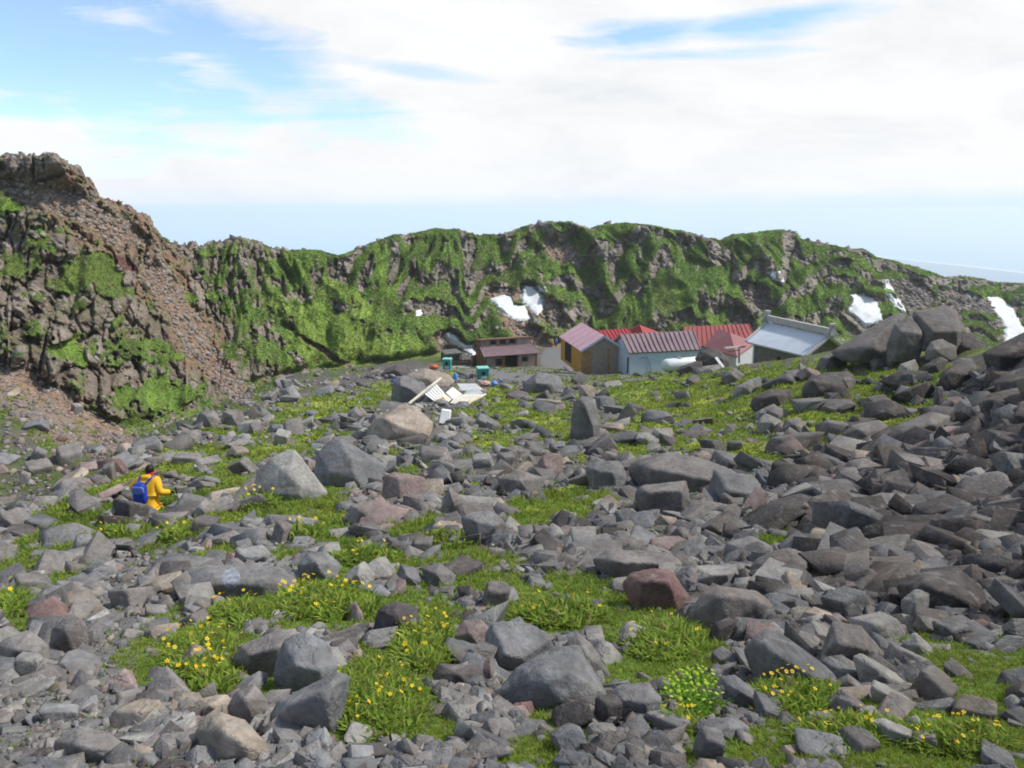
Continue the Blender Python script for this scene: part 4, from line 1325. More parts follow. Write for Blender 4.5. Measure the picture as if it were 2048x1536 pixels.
r, q, n = quad_thing('pale_blue_sheet', [(908, 801), (918, 790), (936, 789), (924, 800)], YD - 0.1, 0.03, plain('pale_blue_sheet', (0.42, 0.47, 0.54)), 'small pale blue sheet resting on the cream board', 'sheet', (-0.1, 0.5, 0.5, -0.1))
YB = hit(889, 850).y
wb = [(878, 846, 0), (898, 850, 0), (900, 848, .45), (880, 844, .45), (883, 819, .25), (901, 822, .25), (903, 820, .7), (885, 817, .7)]
tag(MB().hexa([atv(a_, b_, YB + c_) for a_, b_, c_ in wb]).build('white_box', M['white'], None, bevel=0.02),
    'plain white upright box standing alone below the debris heap', 'box')
rf = [(870, 814, -.5), (928, 814, -.5), (930, 814, 1), (872, 814, 1), (872, 807, -.5), (926, 808, -.5), (928, 805, 1), (874, 804, 1)]
tag(MB().hexa([atv(a_, b_, YD + c_) for a_, b_, c_ in rf]).build('scrap_metal', M['rust'], None), 'rusty brown metal block under the front edge of the debris heap', 'scrap metal')
tag(MB().bar(atv(836, 807, YD - 1), atv(878, 818, YD - 2.5), 0.1, 0.08).build('scrap_plank', M['planks'], None), 'thin grey plank lying left of the white upright box', 'plank')


def lump(name, px, py, Y, rx, ry, rz, mat, label, cat, seed, rot=0, rough=0.18, group=None):
    Y0 = Y; Y = hit(px, py + rz * F / Y * 0.9).y
    k_ = Y / Y0; rx, ry, rz = rx * k_, ry * k_, rz * k_
    bm = bmesh.new(); bmesh.ops.create_icosphere(bm, subdivisions=4, radius=1)
    vs = np.array([v.co[:] for v in bm.verts])
    nz = fbm(vs * 1.6 + seed * 7.7, 4)
    vs = vs * (1 + nz[:, None] * rough * 2) * np.array([rx, ry, rz])
    for v, c in zip(bm.verts, vs): v.co = c
    me = bpy.data.meshes.new(name); bm.to_mesh(me); bm.free()
    for p in me.polygons: p.use_smooth = True
    me.materials.append(mat)
    o = bpy.data.objects.new(name, me); COL.objects.link(o)
    o.location = atv(px, py, Y); o.rotation_euler = (0, 0, rad(rot))
    tag(o, label, cat, group)
    return o


lump('cloth_bundle', 970, 767, 52, 0.42, 0.3, 0.2, M['peach'], 'peach coloured cloth bundle lying below the larger teal container', 'bundle', 1, 10)
lump('blue_sack', 989, 767, 52, 0.24, 0.25, 0.2, M['blue'], 'blue sack against the right end of the peach bundle', 'sack', 2)
lump('blue_sack', 1002, 761, 53, 0.12, 0.12, 0.12, M['blue'], 'small round blue sack just right of the larger blue sack', 'sack', 3)
lump('red_rag', 992, 758, 53, 0.14, 0.1, 0.05, M['orange'], 'scrap of red rag above the blue sack', 'rag', 4)
lump('blue_barrel', 911, 755, 56, 0.16, 0.16, 0.38, M['blue'], 'upright blue plastic drum left of the larger teal container', 'drum', 5, 0, 0.06)
lump('blue_canister', 785, 761, 56, 0.24, 0.15, 0.12, M['dblue'], 'deep blue canister lying left of the dark mossy boulder', 'canister', 6, 0, 0.05)
lump('orange_tarpaulin', 868, 734, 80, 0.5, 0.4, 0.3, M['orange'], 'crumpled orange red tarpaulin left of the smaller teal container', 'tarpaulin', 7)
lump('ochre_bin', 1242, 738, 70, 0.26, 0.25, 0.32, M['yellow'], 'ochre bin between the pink roofed hut and the pale blue hut', 'bin', 8, 0, 0.08)
lump('white_bag', 1143, 742, 70, 0.16, 0.14, 0.1, M['white'], 'small white bag on the gravel before the pink roofed hut', 'bag', 9)
tag(MB().slab(atv(1128, 733, 72), atv(1136, 731, 73), atv(1148, 741, 71), atv(1141, 744, 70), 0.12).build('step_board', M['planks'], None), 'grey plank step at the ochre side of the pink roofed hut', 'step')
lump('rusty_scrap', 1132, 782, 52, 0.30, 0.22, 0.08, M['rust'], 'flat heap of rusty scrap right of the large grey boulder below the shed', 'scrap heap', 13, 0, 0.3)
lump('orange_rag', 1128, 789, 52, 0.20, 0.14, 0.05, M['orange'], 'orange brown rag at the foot of the rusty scrap', 'rag', 14, 0, 0.3)
lump('white_scrap', 1122, 766, 54, 0.14, 0.1, 0.06, M['greyb'], 'pale scrap against the right end of the large grey boulder below the shed', 'scrap', 15, 0, 0.3)
lump('white_scrap', 832, 741, 70, 0.12, 0.1, 0.08, M['white'], 'tiny white scrap on the gravel left of the smaller teal container', 'scrap', 16, 0, 0.2)
# frame and plank by the red roof
fr_ = empty('pipe_frame', tuple(atv(1477, 722, 66)), 'pale steel frame of one post and long cross beam before the red hipped roof', 'frame')
MB().bar(atv(1449, 696, 64), atv(1489, 693, 66), 0.16, 0.14).build('cross_beam', M['steel'], fr_)
MB().bar(atv(1478, 696, 65.4), atv(1478, 726, 65.4), 0.14, 0.14, (0, 1, 0)).build('post', M['steel'], fr_)
MB().bar(atv(1455, 704, 66), atv(1478, 700, 65.4), 0.08, 0.08).build('brace', M['wood'], fr_)
tag(MB().bar(atv(1432, 715, 55), atv(1447, 735, 54), 0.2, 0.06, (0, -1, 0.3)).build('scrap_plank', M['white'], None), 'white plank leaning among the dark boulders right of the tank', 'plank')
tag(MB().bar(atv(1158, 746, 70), atv(1160, 731, 70), 0.1, 0.1, (0, 1, 0)).build('marker_post', M['palewood'], None), 'short pale post at the corner of the pink roofed hut', 'post')
# ---------------------------------------------------------------- rocks
M_rock = attr_mat("rock", 16.0, 3.2, 0.66, 1.33, 0.7, 0.025, 0.9)
nt = M_rock.node_tree; b = nt.nodes["Principled BSDF"]
lk = b.inputs["Base Color"].links[0]; src = lk.from_socket
g = nt.nodes.new("ShaderNodeNewGeometry")
ls = noise_node(nt, 5.0, 5, 0.7, g.outputs["Position"], 0.8)
lr = ramp(nt, ls.outputs[0], [(0.56, (0, 0, 0)), (0.66, (1, 1, 1))])
c1_ = mixc(nt, src, (0.27, 0.27, 0.25), mth if False else lr.outputs[0])
mm_ = nt.nodes.new("ShaderNodeMath"); mm_.operation = 'MULTIPLY'; mm_.inputs[1].default_value = 0.38
nt.links.new(lr.outputs[0], mm_.inputs[0])
c1_ = mixc(nt, src, (0.30, 0.30, 0.27), mm_.outputs[0])
ws = noise_node(nt, 1.1, 5, 0.65, g.outputs["Position"], 0.5)
wr = ramp(nt, ws.outputs[0], [(0.5, (0, 0, 0)), (0.72, (0.4, 0.4, 0.4))])
c2_ = mixc(nt, c1_, (0.20, 0.155, 0.125), wr.outputs[0])
nt.links.new(c2_, b.inputs["Base Color"])

n5_ = noise_node(nt, 60.0, 4, 0.7, g.outputs["Position"])
vo_ = nt.nodes.new("ShaderNodeTexVoronoi"); vo_.feature = 'DISTANCE_TO_EDGE'; vo_.inputs["Scale"].default_value = 2.6
dn_ = noise_node(nt, 4.0, 4, 0.6, g.outputs["Position"])
va_ = nt.nodes.new("ShaderNodeVectorMath"); va_.operation = 'MULTIPLY_ADD'
nt.links.new(dn_.outputs["Color"], va_.inputs[0]); va_.inputs[1].default_value = (0.5, 0.5, 0.5); nt.links.new(g.outputs["Position"], va_.inputs[2])
nt.links.new(va_.outputs[0], vo_.inputs["Vector"])
cr_ = ramp(nt, vo_.outputs["Distance"], [(0.0, (0, 0, 0)), (0.035, (1, 1, 1))])
c3_ = mixc(nt, c2_, (0.045, 0.042, 0.04), 0.0)
inv_ = nt.nodes.new("ShaderNodeMath"); inv_.operation = 'MULTIPLY_ADD'; inv_.inputs[1].default_value = -0.08; inv_.inputs[2].default_value = 0.08
nt.links.new(cr_.outputs[0], inv_.inputs[0])
c3_ = mixc(nt, c2_, (0.05, 0.046, 0.043), inv_.outputs[0])
nt.links.new(c3_, b.inputs["Base Color"])
bp0 = [n for n in nt.nodes if n.type == 'BUMP'][0]
bp1 = nt.nodes.new("ShaderNodeBump"); bp1.inputs["Strength"].default_value = 0.5; bp1.inputs["Distance"].default_value = 0.008
nt.links.new(n5_.outputs[0], bp1.inputs["Height"]); nt.links.new(bp0.outputs[0], bp1.inputs["Normal"])
bp2 = nt.nodes.new("ShaderNodeBump"); bp2.inputs["Strength"].default_value = 0.28; bp2.inputs["Distance"].default_value = 0.03
nt.links.new(cr_.outputs[0], bp2.inputs["Height"]); nt.links.new(bp1.outputs[0], bp2.inputs["Normal"])
nt.links.new(bp2.outputs[0], b.inputs["Normal"])

TONE = {'grey': (0.152, 0.149, 0.147), 'warm': (0.168, 0.152, 0.141), 'pink': (0.205, 0.155, 0.142), 'red': (0.19, 0.118, 0.108), 'dark': (0.088, 0.078, 0.073),
        'pale': (0.235, 0.225, 0.205), 'tan': (0.27, 0.225, 0.18), 'orange': (0.24, 0.135, 0.07), 'blue': (0.146, 0.146, 0.148)}


def ico(n):
    bm = bmesh.new(); bmesh.ops.create_icosphere(bm, subdivisions=n, radius=1)
    v = np.array([q.co[:] for q in bm.verts]); f = np.array([[q.index for q in p.verts] for p in bm.faces])
    bm.free(); return v, f


ICO = {k: ico(k) for k in (1, 2, 3, 4, 5)}


def polytope_radius(dirs, N_, D_, p=16):
    """soft edged convex solid {x: n.x <= d}; distance from the centre along each direction"""
    q = np.maximum(dirs @ N_.T, 0) / D_[None, :]
    mx = q.max(1, keepdims=True)
    return 1.0 / (mx[:, 0] * ((q / mx) ** p).sum(1) ** (1.0 / p))


def block_points(rng, extra=3):
    """corners of a broken block: a skewed box with knocked off corners"""
    c = np.array([[x, y, z] for x in (-1, 1) for y in (-1, 1) for z in (-1, 1)], float)
    c *= rng.uniform(0.72, 1.0, (8, 3))
    c[:, 0] += c[:, 2] * rng.uniform(-0.3, 0.3); c[:, 1] += c[:, 2] * rng.uniform(-0.3, 0.3)
    drop = rng.integers(0, 8); q = c[drop].copy(); c = np.delete(c, drop, 0)
    c = np.concatenate([c, [q * [rng.uniform(0, .8), 1, 1]], [q * [1, rng.uniform(0, .8), 1]], [q * [1, 1, rng.uniform(-.2, .6)]]])
    e = rng.normal(size=(extra, 3)); e /= np.linalg.norm(e, axis=1)[:, None]
    return np.concatenate([c, e * rng.uniform(0.9, 1.2, (extra, 1))]) * 0.85


def hull_rock(seed, bevel=0.0, extra=3):
    rng = np.random.default_rng(seed)
    bm = bmesh.new()
    for p in block_points(rng, extra): bm.verts.new(p)
    r_ = bmesh.ops.convex_hull(bm, input=bm.verts[:])
    lo = [v for v in bm.verts if not v.link_faces]
    bmesh.ops.delete(bm, geom=lo, context='VERTS')
    if bevel > 0:
        bmesh.ops.dissolve_limit(bm, angle_limit=rad(12), verts=bm.verts, edges=bm.edges)
        bmesh.ops.bevel(bm, geom=bm.edges[:], offset=bevel, segments=1, affect='EDGES', profile=0.5)
    bmesh.ops.triangulate(bm, faces=bm.faces)
    bm.verts.index_update()
    V = np.array([v.co[:] for v in bm.verts]); f = np.array([[v.index for v in p.verts] for p in bm.faces])
    bm.free()
    if bevel > 0: V = V + 0.018 * GR[(np.arange(len(V)) + seed) % 256]
    return V, f


def planes_random(rng, n, flat=1.0):
    N_ = rng.normal(size=(n, 3)); N_ /= np.linalg.norm(N_, axis=1)[:, None]
    D_ = rng.uniform(0.55, 1.0, n)
    N_ = np.concatenate([N_, [[0, 0, 1], [0, 0, -1], [1, 0, 0], [-1, 0, 0], [0, 1, 0], [0, -1, 0]]])
    D_ = np.concatenate([D_, [0.85, 0.85, 1.05, 1.05, 1.05, 1.05]])
    return N_, D_


def rock_shape(seed, level, n=9, p=16, rough=0.03):
    rng = np.random.default_rng(seed)
    v, f = ICO[level]
    N_, D_, c0 = hull_planes(block_points(rng, 4))
    r = polytope_radius(v, N_, D_, 60)
    V = v * r[:, None]
    if rough:
        V = V * (1 + rough * fbm(V * 2.2 + seed, 3)[:, None] * 2 + rough * 0.5 * fbm(V * 7 + seed, 2)[:, None])
        if level >= 4:
            cvv, f1, f2 = cells(V * 1.7 + seed, 3)
            V = V * (1 - 0.035 * sm(0.12, 0.0, f2 - f1)[:, None] + (cvv[:, None] - 0.5) * 0.03)
    return V, f


def add_rock_mesh(name, V, f, tone, smooth=True, jitter=0.0):
    c = np.tile(np.array([tone]), (len(V), 1))
    if jitter:
        c = c * (1 + jitter * fbm(V * 1.3, 3)[:, None])
    return mesh_np(name, V, f, M_rock, smooth, c)


def hull_planes(pts):
    bm = bmesh.new()
    for p in pts: bm.verts.new(p)
    bmesh.ops.convex_hull(bm, input=bm.verts[:])
    N_, D_, A_ = [], [], []
    c = np.mean(pts, 0)
    for fc_ in bm.faces:
        n_ = np.array(fc_.normal[:])
        if np.linalg.norm(n_) < 0.5 or fc_.calc_area() < 1e-7: continue
        q = np.array(fc_.verts[0].co[:]) - c
        d = n_ @ q
        if d < 0: n_, d = -n_, -d
        N_.append(n_); D_.append(d)
    bm.free()
    kn, kd = [], []
    for n_, d in sorted(zip(N_, D_), key=lambda q: q[1]):
        if all(n_ @ m_ < 0.975 for m_ in kn):
            kn.append(n_); kd.append(d)
    return np.array(kn), np.array(kd), c


def facet_rock(v, N_, D_, pts, seed, p=320, rough=0.03, chips=9):
    """convex block with knocked off edges; returns vertices and the facet each lies on"""
    rg = np.random.default_rng(seed)
    E_ = rg.normal(size=(chips, 3)); E_ /= np.linalg.norm(E_, axis=1)[:, None]
    # the solid's reach in each chip direction
    r0 = polytope_radius(v, N_, D_, 200)
    S_ = v * r0[:, None]
    reach = (S_ @ E_.T).max(0)
    EN = np.concatenate([N_, E_]); ED = np.concatenate([D_, reach * rg.uniform(0.90, 0.975, chips)])
    q = np.maximum(v @ EN.T, 0) / ED[None, :]
    dom = q.argmax(1)
    mx = q.max(1, keepdims=True)
    r = 1.0 / (mx[:, 0] * ((q / mx) ** p).sum(1) ** (1.0 / p))
    V = v * r[:, None]
    sz = np.abs(V).max()
    Vn = V / sz
    k = 1 + rough * 0.9 * fbm(Vn * 3 + seed % 97, 3) + rough * 0.5 * fbm(Vn * 12 + seed % 89, 3)
    # bedding planes open into shallow steps
    ax_ = rg.normal(size=3); ax_[2] += 1.5; ax_ /= np.linalg.norm(ax_)
    st = (Vn @ ax_) * rg.uniform(2.2, 4.5) + 0.35 * fbm(Vn * 1.5 + seed % 53, 2)
    fr_ = np.abs(st - np.round(st))
    k = k - 0.022 * sm(0.05, 0.0, fr_) + (np.round(st) % 2) * 0.012
    return V * k[:, None], dom


HERO_BOX = []     # (px0, py0, px1, py1, label head)


def hero(outline, ridge, tone, label, name='boulder', cat='boulder', Y=None, deep=1.0, rough=0.03, p=320, back=0.45, group='boulders and rocks of the slope', lvl=5, jit=0.35):
    o = np.array(outline, float)
    x0, y0 = o.min(0); x1, y1 = o.max(0)
    if Y is None:
        Y = hit(float((x0 + x1) / 2), float(min(y1, 1533)) - (y1 - y0) * 0.12).y
    s = Y / F
    wpx = min(x1 - x0, (y1 - y0) * 2.0)
    pts = []
    for (x, y) in o:
        t_ = (y1 - y) / (y1 - y0)
        pts.append(at(x, y, Y + (0.05 + back * t_) * wpx * s * deep))
    yb = y1 + (y1 - y0) * 0.12
    for (x, y) in ridge:
        t_ = (y1 - y) / (y1 - y0)
        pts.append(at(x, y, Y - 0.22 * wpx * s * deep + 0.22 * t_ * wpx * s * deep))
    # hidden underside and back
    for x in (x0 + (x1 - x0) * 0.2, x0 + (x1 - x0) * 0.8):
        pts.append(at(x, yb, Y - 0.05 * wpx * s * deep)); 
        q = at(x, (y0 * 0.35 + y1 * 0.65), Y + 0.95 * wpx * s * deep); q[2] -= 0.1 * wpx * s
        pts.append(q)
    pts = np.array(pts)
    N_, D_, c = hull_planes(pts)
    v, f = ICO[lvl]
    sd_ = float(x0 * 0.37 + y0 * 0.91)
    V, dom = facet_rock(v, N_, D_, pts - c, int(x0 * 7 + y0 * 3) & 0xffff, p, rough)
    size = np.abs(V).max()
    Vn = V / size
    tn = np.array(TONE[tone]) * mix(1.2, 0.93, float(sm(700, 1400, x0)))
    fv = np.random.default_rng(int(x0 + y0 * 5) & 0xffff).uniform(0.84, 1.16, 200)
    col = tn[None] * (1 + jit * fbm(Vn * 1.6 + sd_, 3)[:, None]) * fv[dom % 200][:, None]
    ob = mesh_np(name, V, f, M_rock, False, col)
    ob.location = c
    tag(ob, label, cat, group)
    HERO_BOX.append((x0, y0, x1, y1, ob))
    return ob


HEROES = [
 ([(262, 1052), (272, 1030), (300, 1018), (340, 1022), (356, 1040), (330, 1056)], [(300, 1034), (335, 1036)], 'pale', 'flat pale rock hiding the legs of the hiker in yellow', 13.4),
 # giant cracked boulder
 ([(1665, 712), (1700, 680), (1750, 650), (1812, 626), (1808, 668), (1775, 712), (1700, 716)], [(1740, 690)], 'warm', 'long mossy shoulder sloping down left from the giant cracked boulder', 34),
 ([(1772, 690), (1790, 648), (1822, 631), (1846, 648), (1852, 672), (1838, 706), (1802, 716), (1774, 708)], [(1800, 662), (1843, 668), (1820, 690)], 'warm', 'left half of the giant cracked boulder, beside the dark crack', 32.5),
 ([(1820, 624), (1888, 611), (1912, 624), (1934, 662), (1922, 668), (1890, 694), (1862, 688), (1856, 660), (1848, 642)], [(1868, 664), (1915, 663)], 'warm', 'right half of the giant cracked boulder, highest rock on the near skyline', 32.5),
 ([(1880, 690), (1905, 668), (1940, 662), (1990, 702), (1985, 716), (1900, 718)], [(1930, 690)], 'dark', 'dark rubble base under the right end of the giant cracked boulder', 32.8),
 ([(1850, 702), (1862, 682), (1884, 677), (1890, 692), (1912, 692), (1914, 716), (1850, 720)], [(1870, 700)], 'warm', 'notched slab leaning at the foot of the giant cracked boulder', 31),
 ([(1770, 700), (1776, 692), (1797, 690), (1804, 702), (1816, 732), (1786, 737), (1770, 722)], [(1790, 697), (1782, 725)], 'pale', 'upright squared stone standing in front of the cracked boulder'),
 ([(1738, 722), (1745, 712), (1768, 710), (1778, 738), (1745, 742)], [(1755, 722)], 'warm', 'rounded stone just left of the upright squared stone'),
 ([(1790, 748), (1800, 728), (1830, 718), (1838, 735), (1830, 750), (1800, 755)], [(1812, 735)], 'pale', 'light wedge stone right of the upright squared stone'),
 ([(1631, 738), (1640, 715), (1668, 702), (1690, 706), (1697, 722), (1665, 732), (1635, 742)], [(1660, 716)], 'warm', 'wide mossy rock at the corner of the grey roofed hall'),
 ([(1602, 790), (1606, 772), (1618, 758), (1650, 745), (1700, 742), (1714, 752), (1705, 778), (1660, 792), (1620, 797)], [(1625, 762), (1678, 772), (1640, 785)], 'dark', 'big dark boulder with pale flat top on the moss right of centre'),
 ([(1673, 765), (1690, 752), (1712, 758), (1706, 780), (1680, 782)], [(1688, 760)], 'warm', 'small block against the right end of the big dark boulder'),
 ([(1748, 778), (1754, 762), (1775, 762), (1784, 780), (1762, 785)], [(1765, 768)], 'blue', 'bluish stone alone on the moss below the upright squared stone'),
 ([(1874, 770), (1885, 742), (1910, 729), (1948, 734), (1962, 752), (1940, 774), (1892, 780)], [(1892, 744), (1925, 748), (1900, 770)], 'dark', 'heavy overhanging boulder at the top of the right hand rubble'),
 ([(1838, 746), (1845, 732), (1880, 712), (1896, 720), (1888, 742), (1850, 752)], [(1870, 728)], 'dark', 'dark slanted boulder left of the heavy overhanging boulder'),
 ([(1905, 728), (1915, 715), (1945, 716), (1948, 728), (1925, 732)], [(1930, 721)], 'warm', 'low flat stone behind the heavy overhanging boulder'),
 ([(1964, 708), (1985, 696), (2048, 664), (2100, 640), (2100, 726), (2010, 738), (1970, 730)], [(2000, 712), (2060, 700)], 'dark', 'dark tilted boulder reaching the right edge below the curved snowfield'),
 ([(1864, 828), (1870, 772), (1884, 768), (1888, 800), (1878, 832)], [(1876, 790)], 'blue', 'narrow upright slab under the heavy overhanging boulder'),
 ([(1880, 812), (1892, 795), (1920, 792), (1934, 805), (1925, 825), (1890, 828)], [(1905, 803)], 'pink', 'pinkish block right of the narrow upright slab'),
 ([(1955, 805), (1975, 790), (2010, 780), (2060, 770), (2080, 820), (2000, 832), (1960, 822)], [(1985, 800), (2040, 806)], 'dark', 'broad dark boulder at the right edge in the rubble pile'),
 ([(1985, 768), (2010, 745), (2100, 720), (2100, 780), (2020, 795)], [(2040, 762)], 'dark', 'sloping dark slab above the broad dark boulder at the right edge'),
 # between the huts
 ([(1389, 716), (1398, 702), (1425, 695), (1440, 700), (1462, 724), (1450, 738), (1400, 732)], [(1420, 710), (1445, 718)], 'dark', 'dark mossy mound boulder between the pale blue hut and the pipe frame', 56),
 ([(1350, 743), (1362, 732), (1392, 722), (1408, 722), (1402, 740), (1370, 748)], [(1380, 732)], 'dark', 'dark mossy rock in front of the right end of the tank', 55),
 ([(1395, 745), (1402, 733), (1440, 728), (1450, 742), (1420, 752), (1400, 752)], [(1420, 738)], 'pale', 'smooth pale rock at the foot of the leaning white plank', 52),
 ([(1440, 758), (1450, 742), (1470, 734), (1490, 750), (1496, 762), (1465, 768)], [(1465, 748)], 'warm', 'rounded brownish boulder on the moss below the pipe frame'),
 ([(1462, 795), (1470, 775), (1500, 758), (1520, 752), (1525, 770), (1500, 782), (1490, 795)], [(1490, 772)], 'pale', 'pale worn boulder with mossy hollow on the moss'),
 ([(1522, 762), (1530, 752), (1545, 765), (1538, 772)], [(1533, 762)], 'dark', 'small dark stone touching the pale worn boulder'),
 ([(1560, 758), (1570, 742), (1595, 738), (1606, 748), (1592, 762), (1570, 765)], [(1580, 750)], 'blue', 'bluish boulder on the moss before the grey roofed hall'),
 ([(1590, 742), (1600, 724), (1614, 738), (1612, 748), (1598, 748)], [(1602, 738)], 'pale', 'light pointed stone just left of the big dark boulder'),
 ([(1497, 815), (1505, 795), (1540, 778), (1580, 780), (1590, 795), (1560, 800), (1530, 818), (1505, 822)], [(1530, 796), (1555, 790)], 'dark', 'dark angular boulder left of the big pale topped boulder'),
 # centre
 ([(1043, 768), (1072, 746), (1084, 745), (1120, 754), (1127, 768), (1118, 786), (1080, 791), (1052, 787)], [(1070, 766), (1100, 768)], 'grey', 'large grey boulder before the gravel path, below the wooden shed'),
 ([(1157, 790), (1158, 772), (1168, 770), (1174, 776), (1182, 770), (1192, 778), (1190, 795), (1172, 802)], [(1170, 782)], 'tan', 'cream rounded stone on top of the tall dark rock column'),
 ([(1138, 872), (1148, 800), (1160, 790), (1190, 798), (1204, 850), (1196, 888), (1150, 890)], [(1165, 805), (1185, 850)], 'grey', 'tall dark rock column under the cream rounded stone'),
 ([(728, 878), (745, 840), (768, 826), (802, 808), (832, 812), (868, 850), (862, 870), (800, 874), (756, 886)], [(768, 836), (790, 866), (830, 866)], 'tan', 'broad tan boulder left of the white upright box'),
 ([(781, 800), (786, 765), (800, 750), (815, 752), (848, 766), (855, 795), (830, 808), (790, 812)], [(800, 770), (835, 785)], 'grey', 'dark mossy boulder behind the cream beam of the debris heap'),
 ([(800, 768), (815, 748), (850, 736), (900, 748), (912, 766), (880, 775), (845, 778)], [(850, 755)], 'tan', 'low tan rock rising behind the debris heap'),
 ([(760, 750), (770, 738), (795, 728), (818, 732), (826, 748), (790, 755)], [(790, 740)], 'dark', 'dark jagged outcrop on the path edge far left of the debris heap'),
 # mid left
 ([(505, 990), (513, 945), (560, 905), (592, 895), (612, 935), (640, 960), (657, 985), (635, 1006), (560, 1012)], [(578, 950), (600, 975), (540, 990)], 'pale', 'pale pointed boulder with ribbed face, near the hiker'),
 ([(628, 945), (634, 905), (668, 872), (716, 895), (775, 932), (756, 955), (722, 986), (680, 986), (642, 976)], [(700, 916), (712, 960), (660, 945)], 'blue', 'large two toned boulder, dark bluish face and bright top, near the centre left'),
 ([(762, 995), (768, 950), (786, 943), (850, 952), (853, 985), (838, 1010), (790, 1014)], [(796, 958), (800, 1000)], 'pink', 'squarish pinkish boulder right of the two toned boulder'),
 ([(690, 1040), (700, 1010), (740, 1000), (768, 1015), (770, 1045), (740, 1058)], [(722, 1020)], 'warm', 'flat topped rock below the two toned boulder'),
 ([(388, 850), (400, 823), (430, 818), (441, 840), (432, 856), (402, 860)], [(412, 832)], 'warm', 'left rock of a pair on the crest above the hiker'),
 ([(440, 845), (446, 822), (480, 816), (492, 838), (480, 854), (452, 856)], [(462, 830)], 'warm', 'right rock of a pair on the crest above the hiker'),
 ([(352, 878), (362, 862), (395, 858), (405, 872), (380, 884)], [(378, 868)], 'warm', 'lower rock left of the pair on the crest'),
 # centre block field
 ([(921, 1035), (938, 1024), (985, 1020), (1010, 1045), (1002, 1072), (966, 1094), (935, 1076)], [(950, 1042), (990, 1052), (962, 1080)], 'grey', 'cubic boulder with dark front and light top at the centre'),
 ([(1060, 950), (1085, 910), (1123, 904), (1127, 945), (1110, 960), (1075, 958)], [(1090, 930)], 'pink', 'pinkish brown block above the green hollow'),
 ([(992, 955), (1038, 940), (1092, 955), (1078, 985), (1040, 995), (1008, 982)], [(1040, 962)], 'warm', 'broad brown grey rock left of the green hollow'),
 ([(1168, 935), (1190, 922), (1238, 920), (1258, 955), (1244, 985), (1205, 984), (1184, 962)], [(1190, 940), (1225, 945)], 'grey', 'dark boulder with flat grey top left of the overhanging slab'),
 ([(1253, 935), (1270, 915), (1312, 904), (1400, 915), (1426, 935), (1492, 955), (1512, 976), (1460, 992), (1400, 986), (1330, 966), (1262, 956)], [(1300, 935), (1400, 955), (1455, 972)], 'warm', 'long brown overhanging slab with black hollow under it'),
 ([(1266, 990), (1280, 970), (1372, 960), (1384, 1012), (1362, 1036), (1300, 1018)], [(1295, 985), (1365, 985)], 'warm', 'blocky brown boulder under the long overhanging slab'),
 ([(1308, 1050), (1320, 1028), (1352, 1035), (1362, 1052), (1330, 1064)], [(1332, 1040)], 'tan', 'small tan wedge below the blocky brown boulder'),
 ([(1220, 1050), (1230, 1020), (1262, 1015), (1270, 1045), (1250, 1068), (1228, 1066)], [(1242, 1035)], 'blue', 'bluish upright stone left of the small tan wedge'),
 ([(1182, 1122), (1216, 1097), (1340, 1104), (1372, 1132), (1300, 1150), (1262, 1165), (1215, 1152)], [(1230, 1122), (1330, 1130)], 'warm', 'wide dark fronted slab above the red topped boulder'),
 ([(1248, 1162), (1256, 1148), (1302, 1133), (1342, 1140), (1388, 1202), (1372, 1228), (1335, 1196), (1256, 1196)], [(1285, 1165), (1340, 1165)], 'red', 'red topped boulder in the middle of the block field'),
 ([(1362, 1165), (1390, 1132), (1476, 1127), (1482, 1150), (1440, 1174), (1378, 1182)], [(1400, 1160), (1460, 1146)], 'pale', 'pale flat topped boulder right of the red topped boulder'),
 ([(1368, 1240), (1398, 1186), (1432, 1170), (1512, 1180), (1552, 1212), (1546, 1238), (1500, 1258), (1410, 1264)], [(1440, 1190), (1528, 1208), (1450, 1245)], 'warm', 'big light topped boulder below the pale flat topped one'),
 ([(1484, 1292), (1500, 1268), (1532, 1255), (1560, 1264), (1650, 1330), (1688, 1372), (1680, 1392), (1620, 1370), (1500, 1312)], [(1530, 1290), (1580, 1325), (1640, 1362)], 'blue', 'long pale grey slab slanting down to the right foreground'),
 ([(1638, 1312), (1650, 1280), (1664, 1242), (1722, 1250), (1772, 1312), (1760, 1332), (1690, 1326)], [(1675, 1280), (1735, 1300)], 'warm', 'pointed brown grey boulder above the long slanting slab'),
 ([(1706, 1262), (1700, 1235), (1760, 1222), (1800, 1240), (1812, 1268), (1780, 1290), (1740, 1280)], [(1750, 1248)], 'pale', 'pale rock behind the pointed brown grey boulder'),
 ([(1790, 1172), (1840, 1142), (1922, 1140), (1960, 1170), (1992, 1218), (1985, 1234), (1920, 1242), (1840, 1202)], [(1850, 1172), (1940, 1200)], 'dark', 'very dark flat face boulder at the far right of the block field'),
 ([(1800, 1200), (1830, 1178), (1862, 1186), (1852, 1226), (1840, 1250), (1804, 1232)], [(1830, 1200)], 'pale', 'light stone against the lower left side of the dark flat boulder'),
 ([(1800, 1290), (1830, 1262), (1862, 1290), (1870, 1310), (1835, 1318)], [(1838, 1290)], 'pale', 'pale chip of rock above the lower right grass'),
 ([(1705, 1312), (1722, 1305), (1790, 1345), (1822, 1374), (1812, 1386), (1770, 1366)], [(1765, 1348)], 'pale', 'thin pale slab slanting beside the long grey slab'),
 ([(1640, 1318), (1660, 1312), (1722, 1345), (1738, 1372), (1700, 1362), (1650, 1342)], [(1690, 1345)], 'grey', 'grey flat rock between the two slanting slabs'),
 ([(1668, 1392), (1690, 1388), (1750, 1420), (1755, 1436), (1710, 1428)], [(1710, 1408)], 'grey', 'flat grey rock poking from the flowering grass at right'),
 ([(1738, 1442), (1760, 1432), (1830, 1462), (1838, 1480), (1818, 1494), (1760, 1466)], [(1775, 1455), (1820, 1474)], 'pale', 'pale oblong block in the grass at the lower right'),
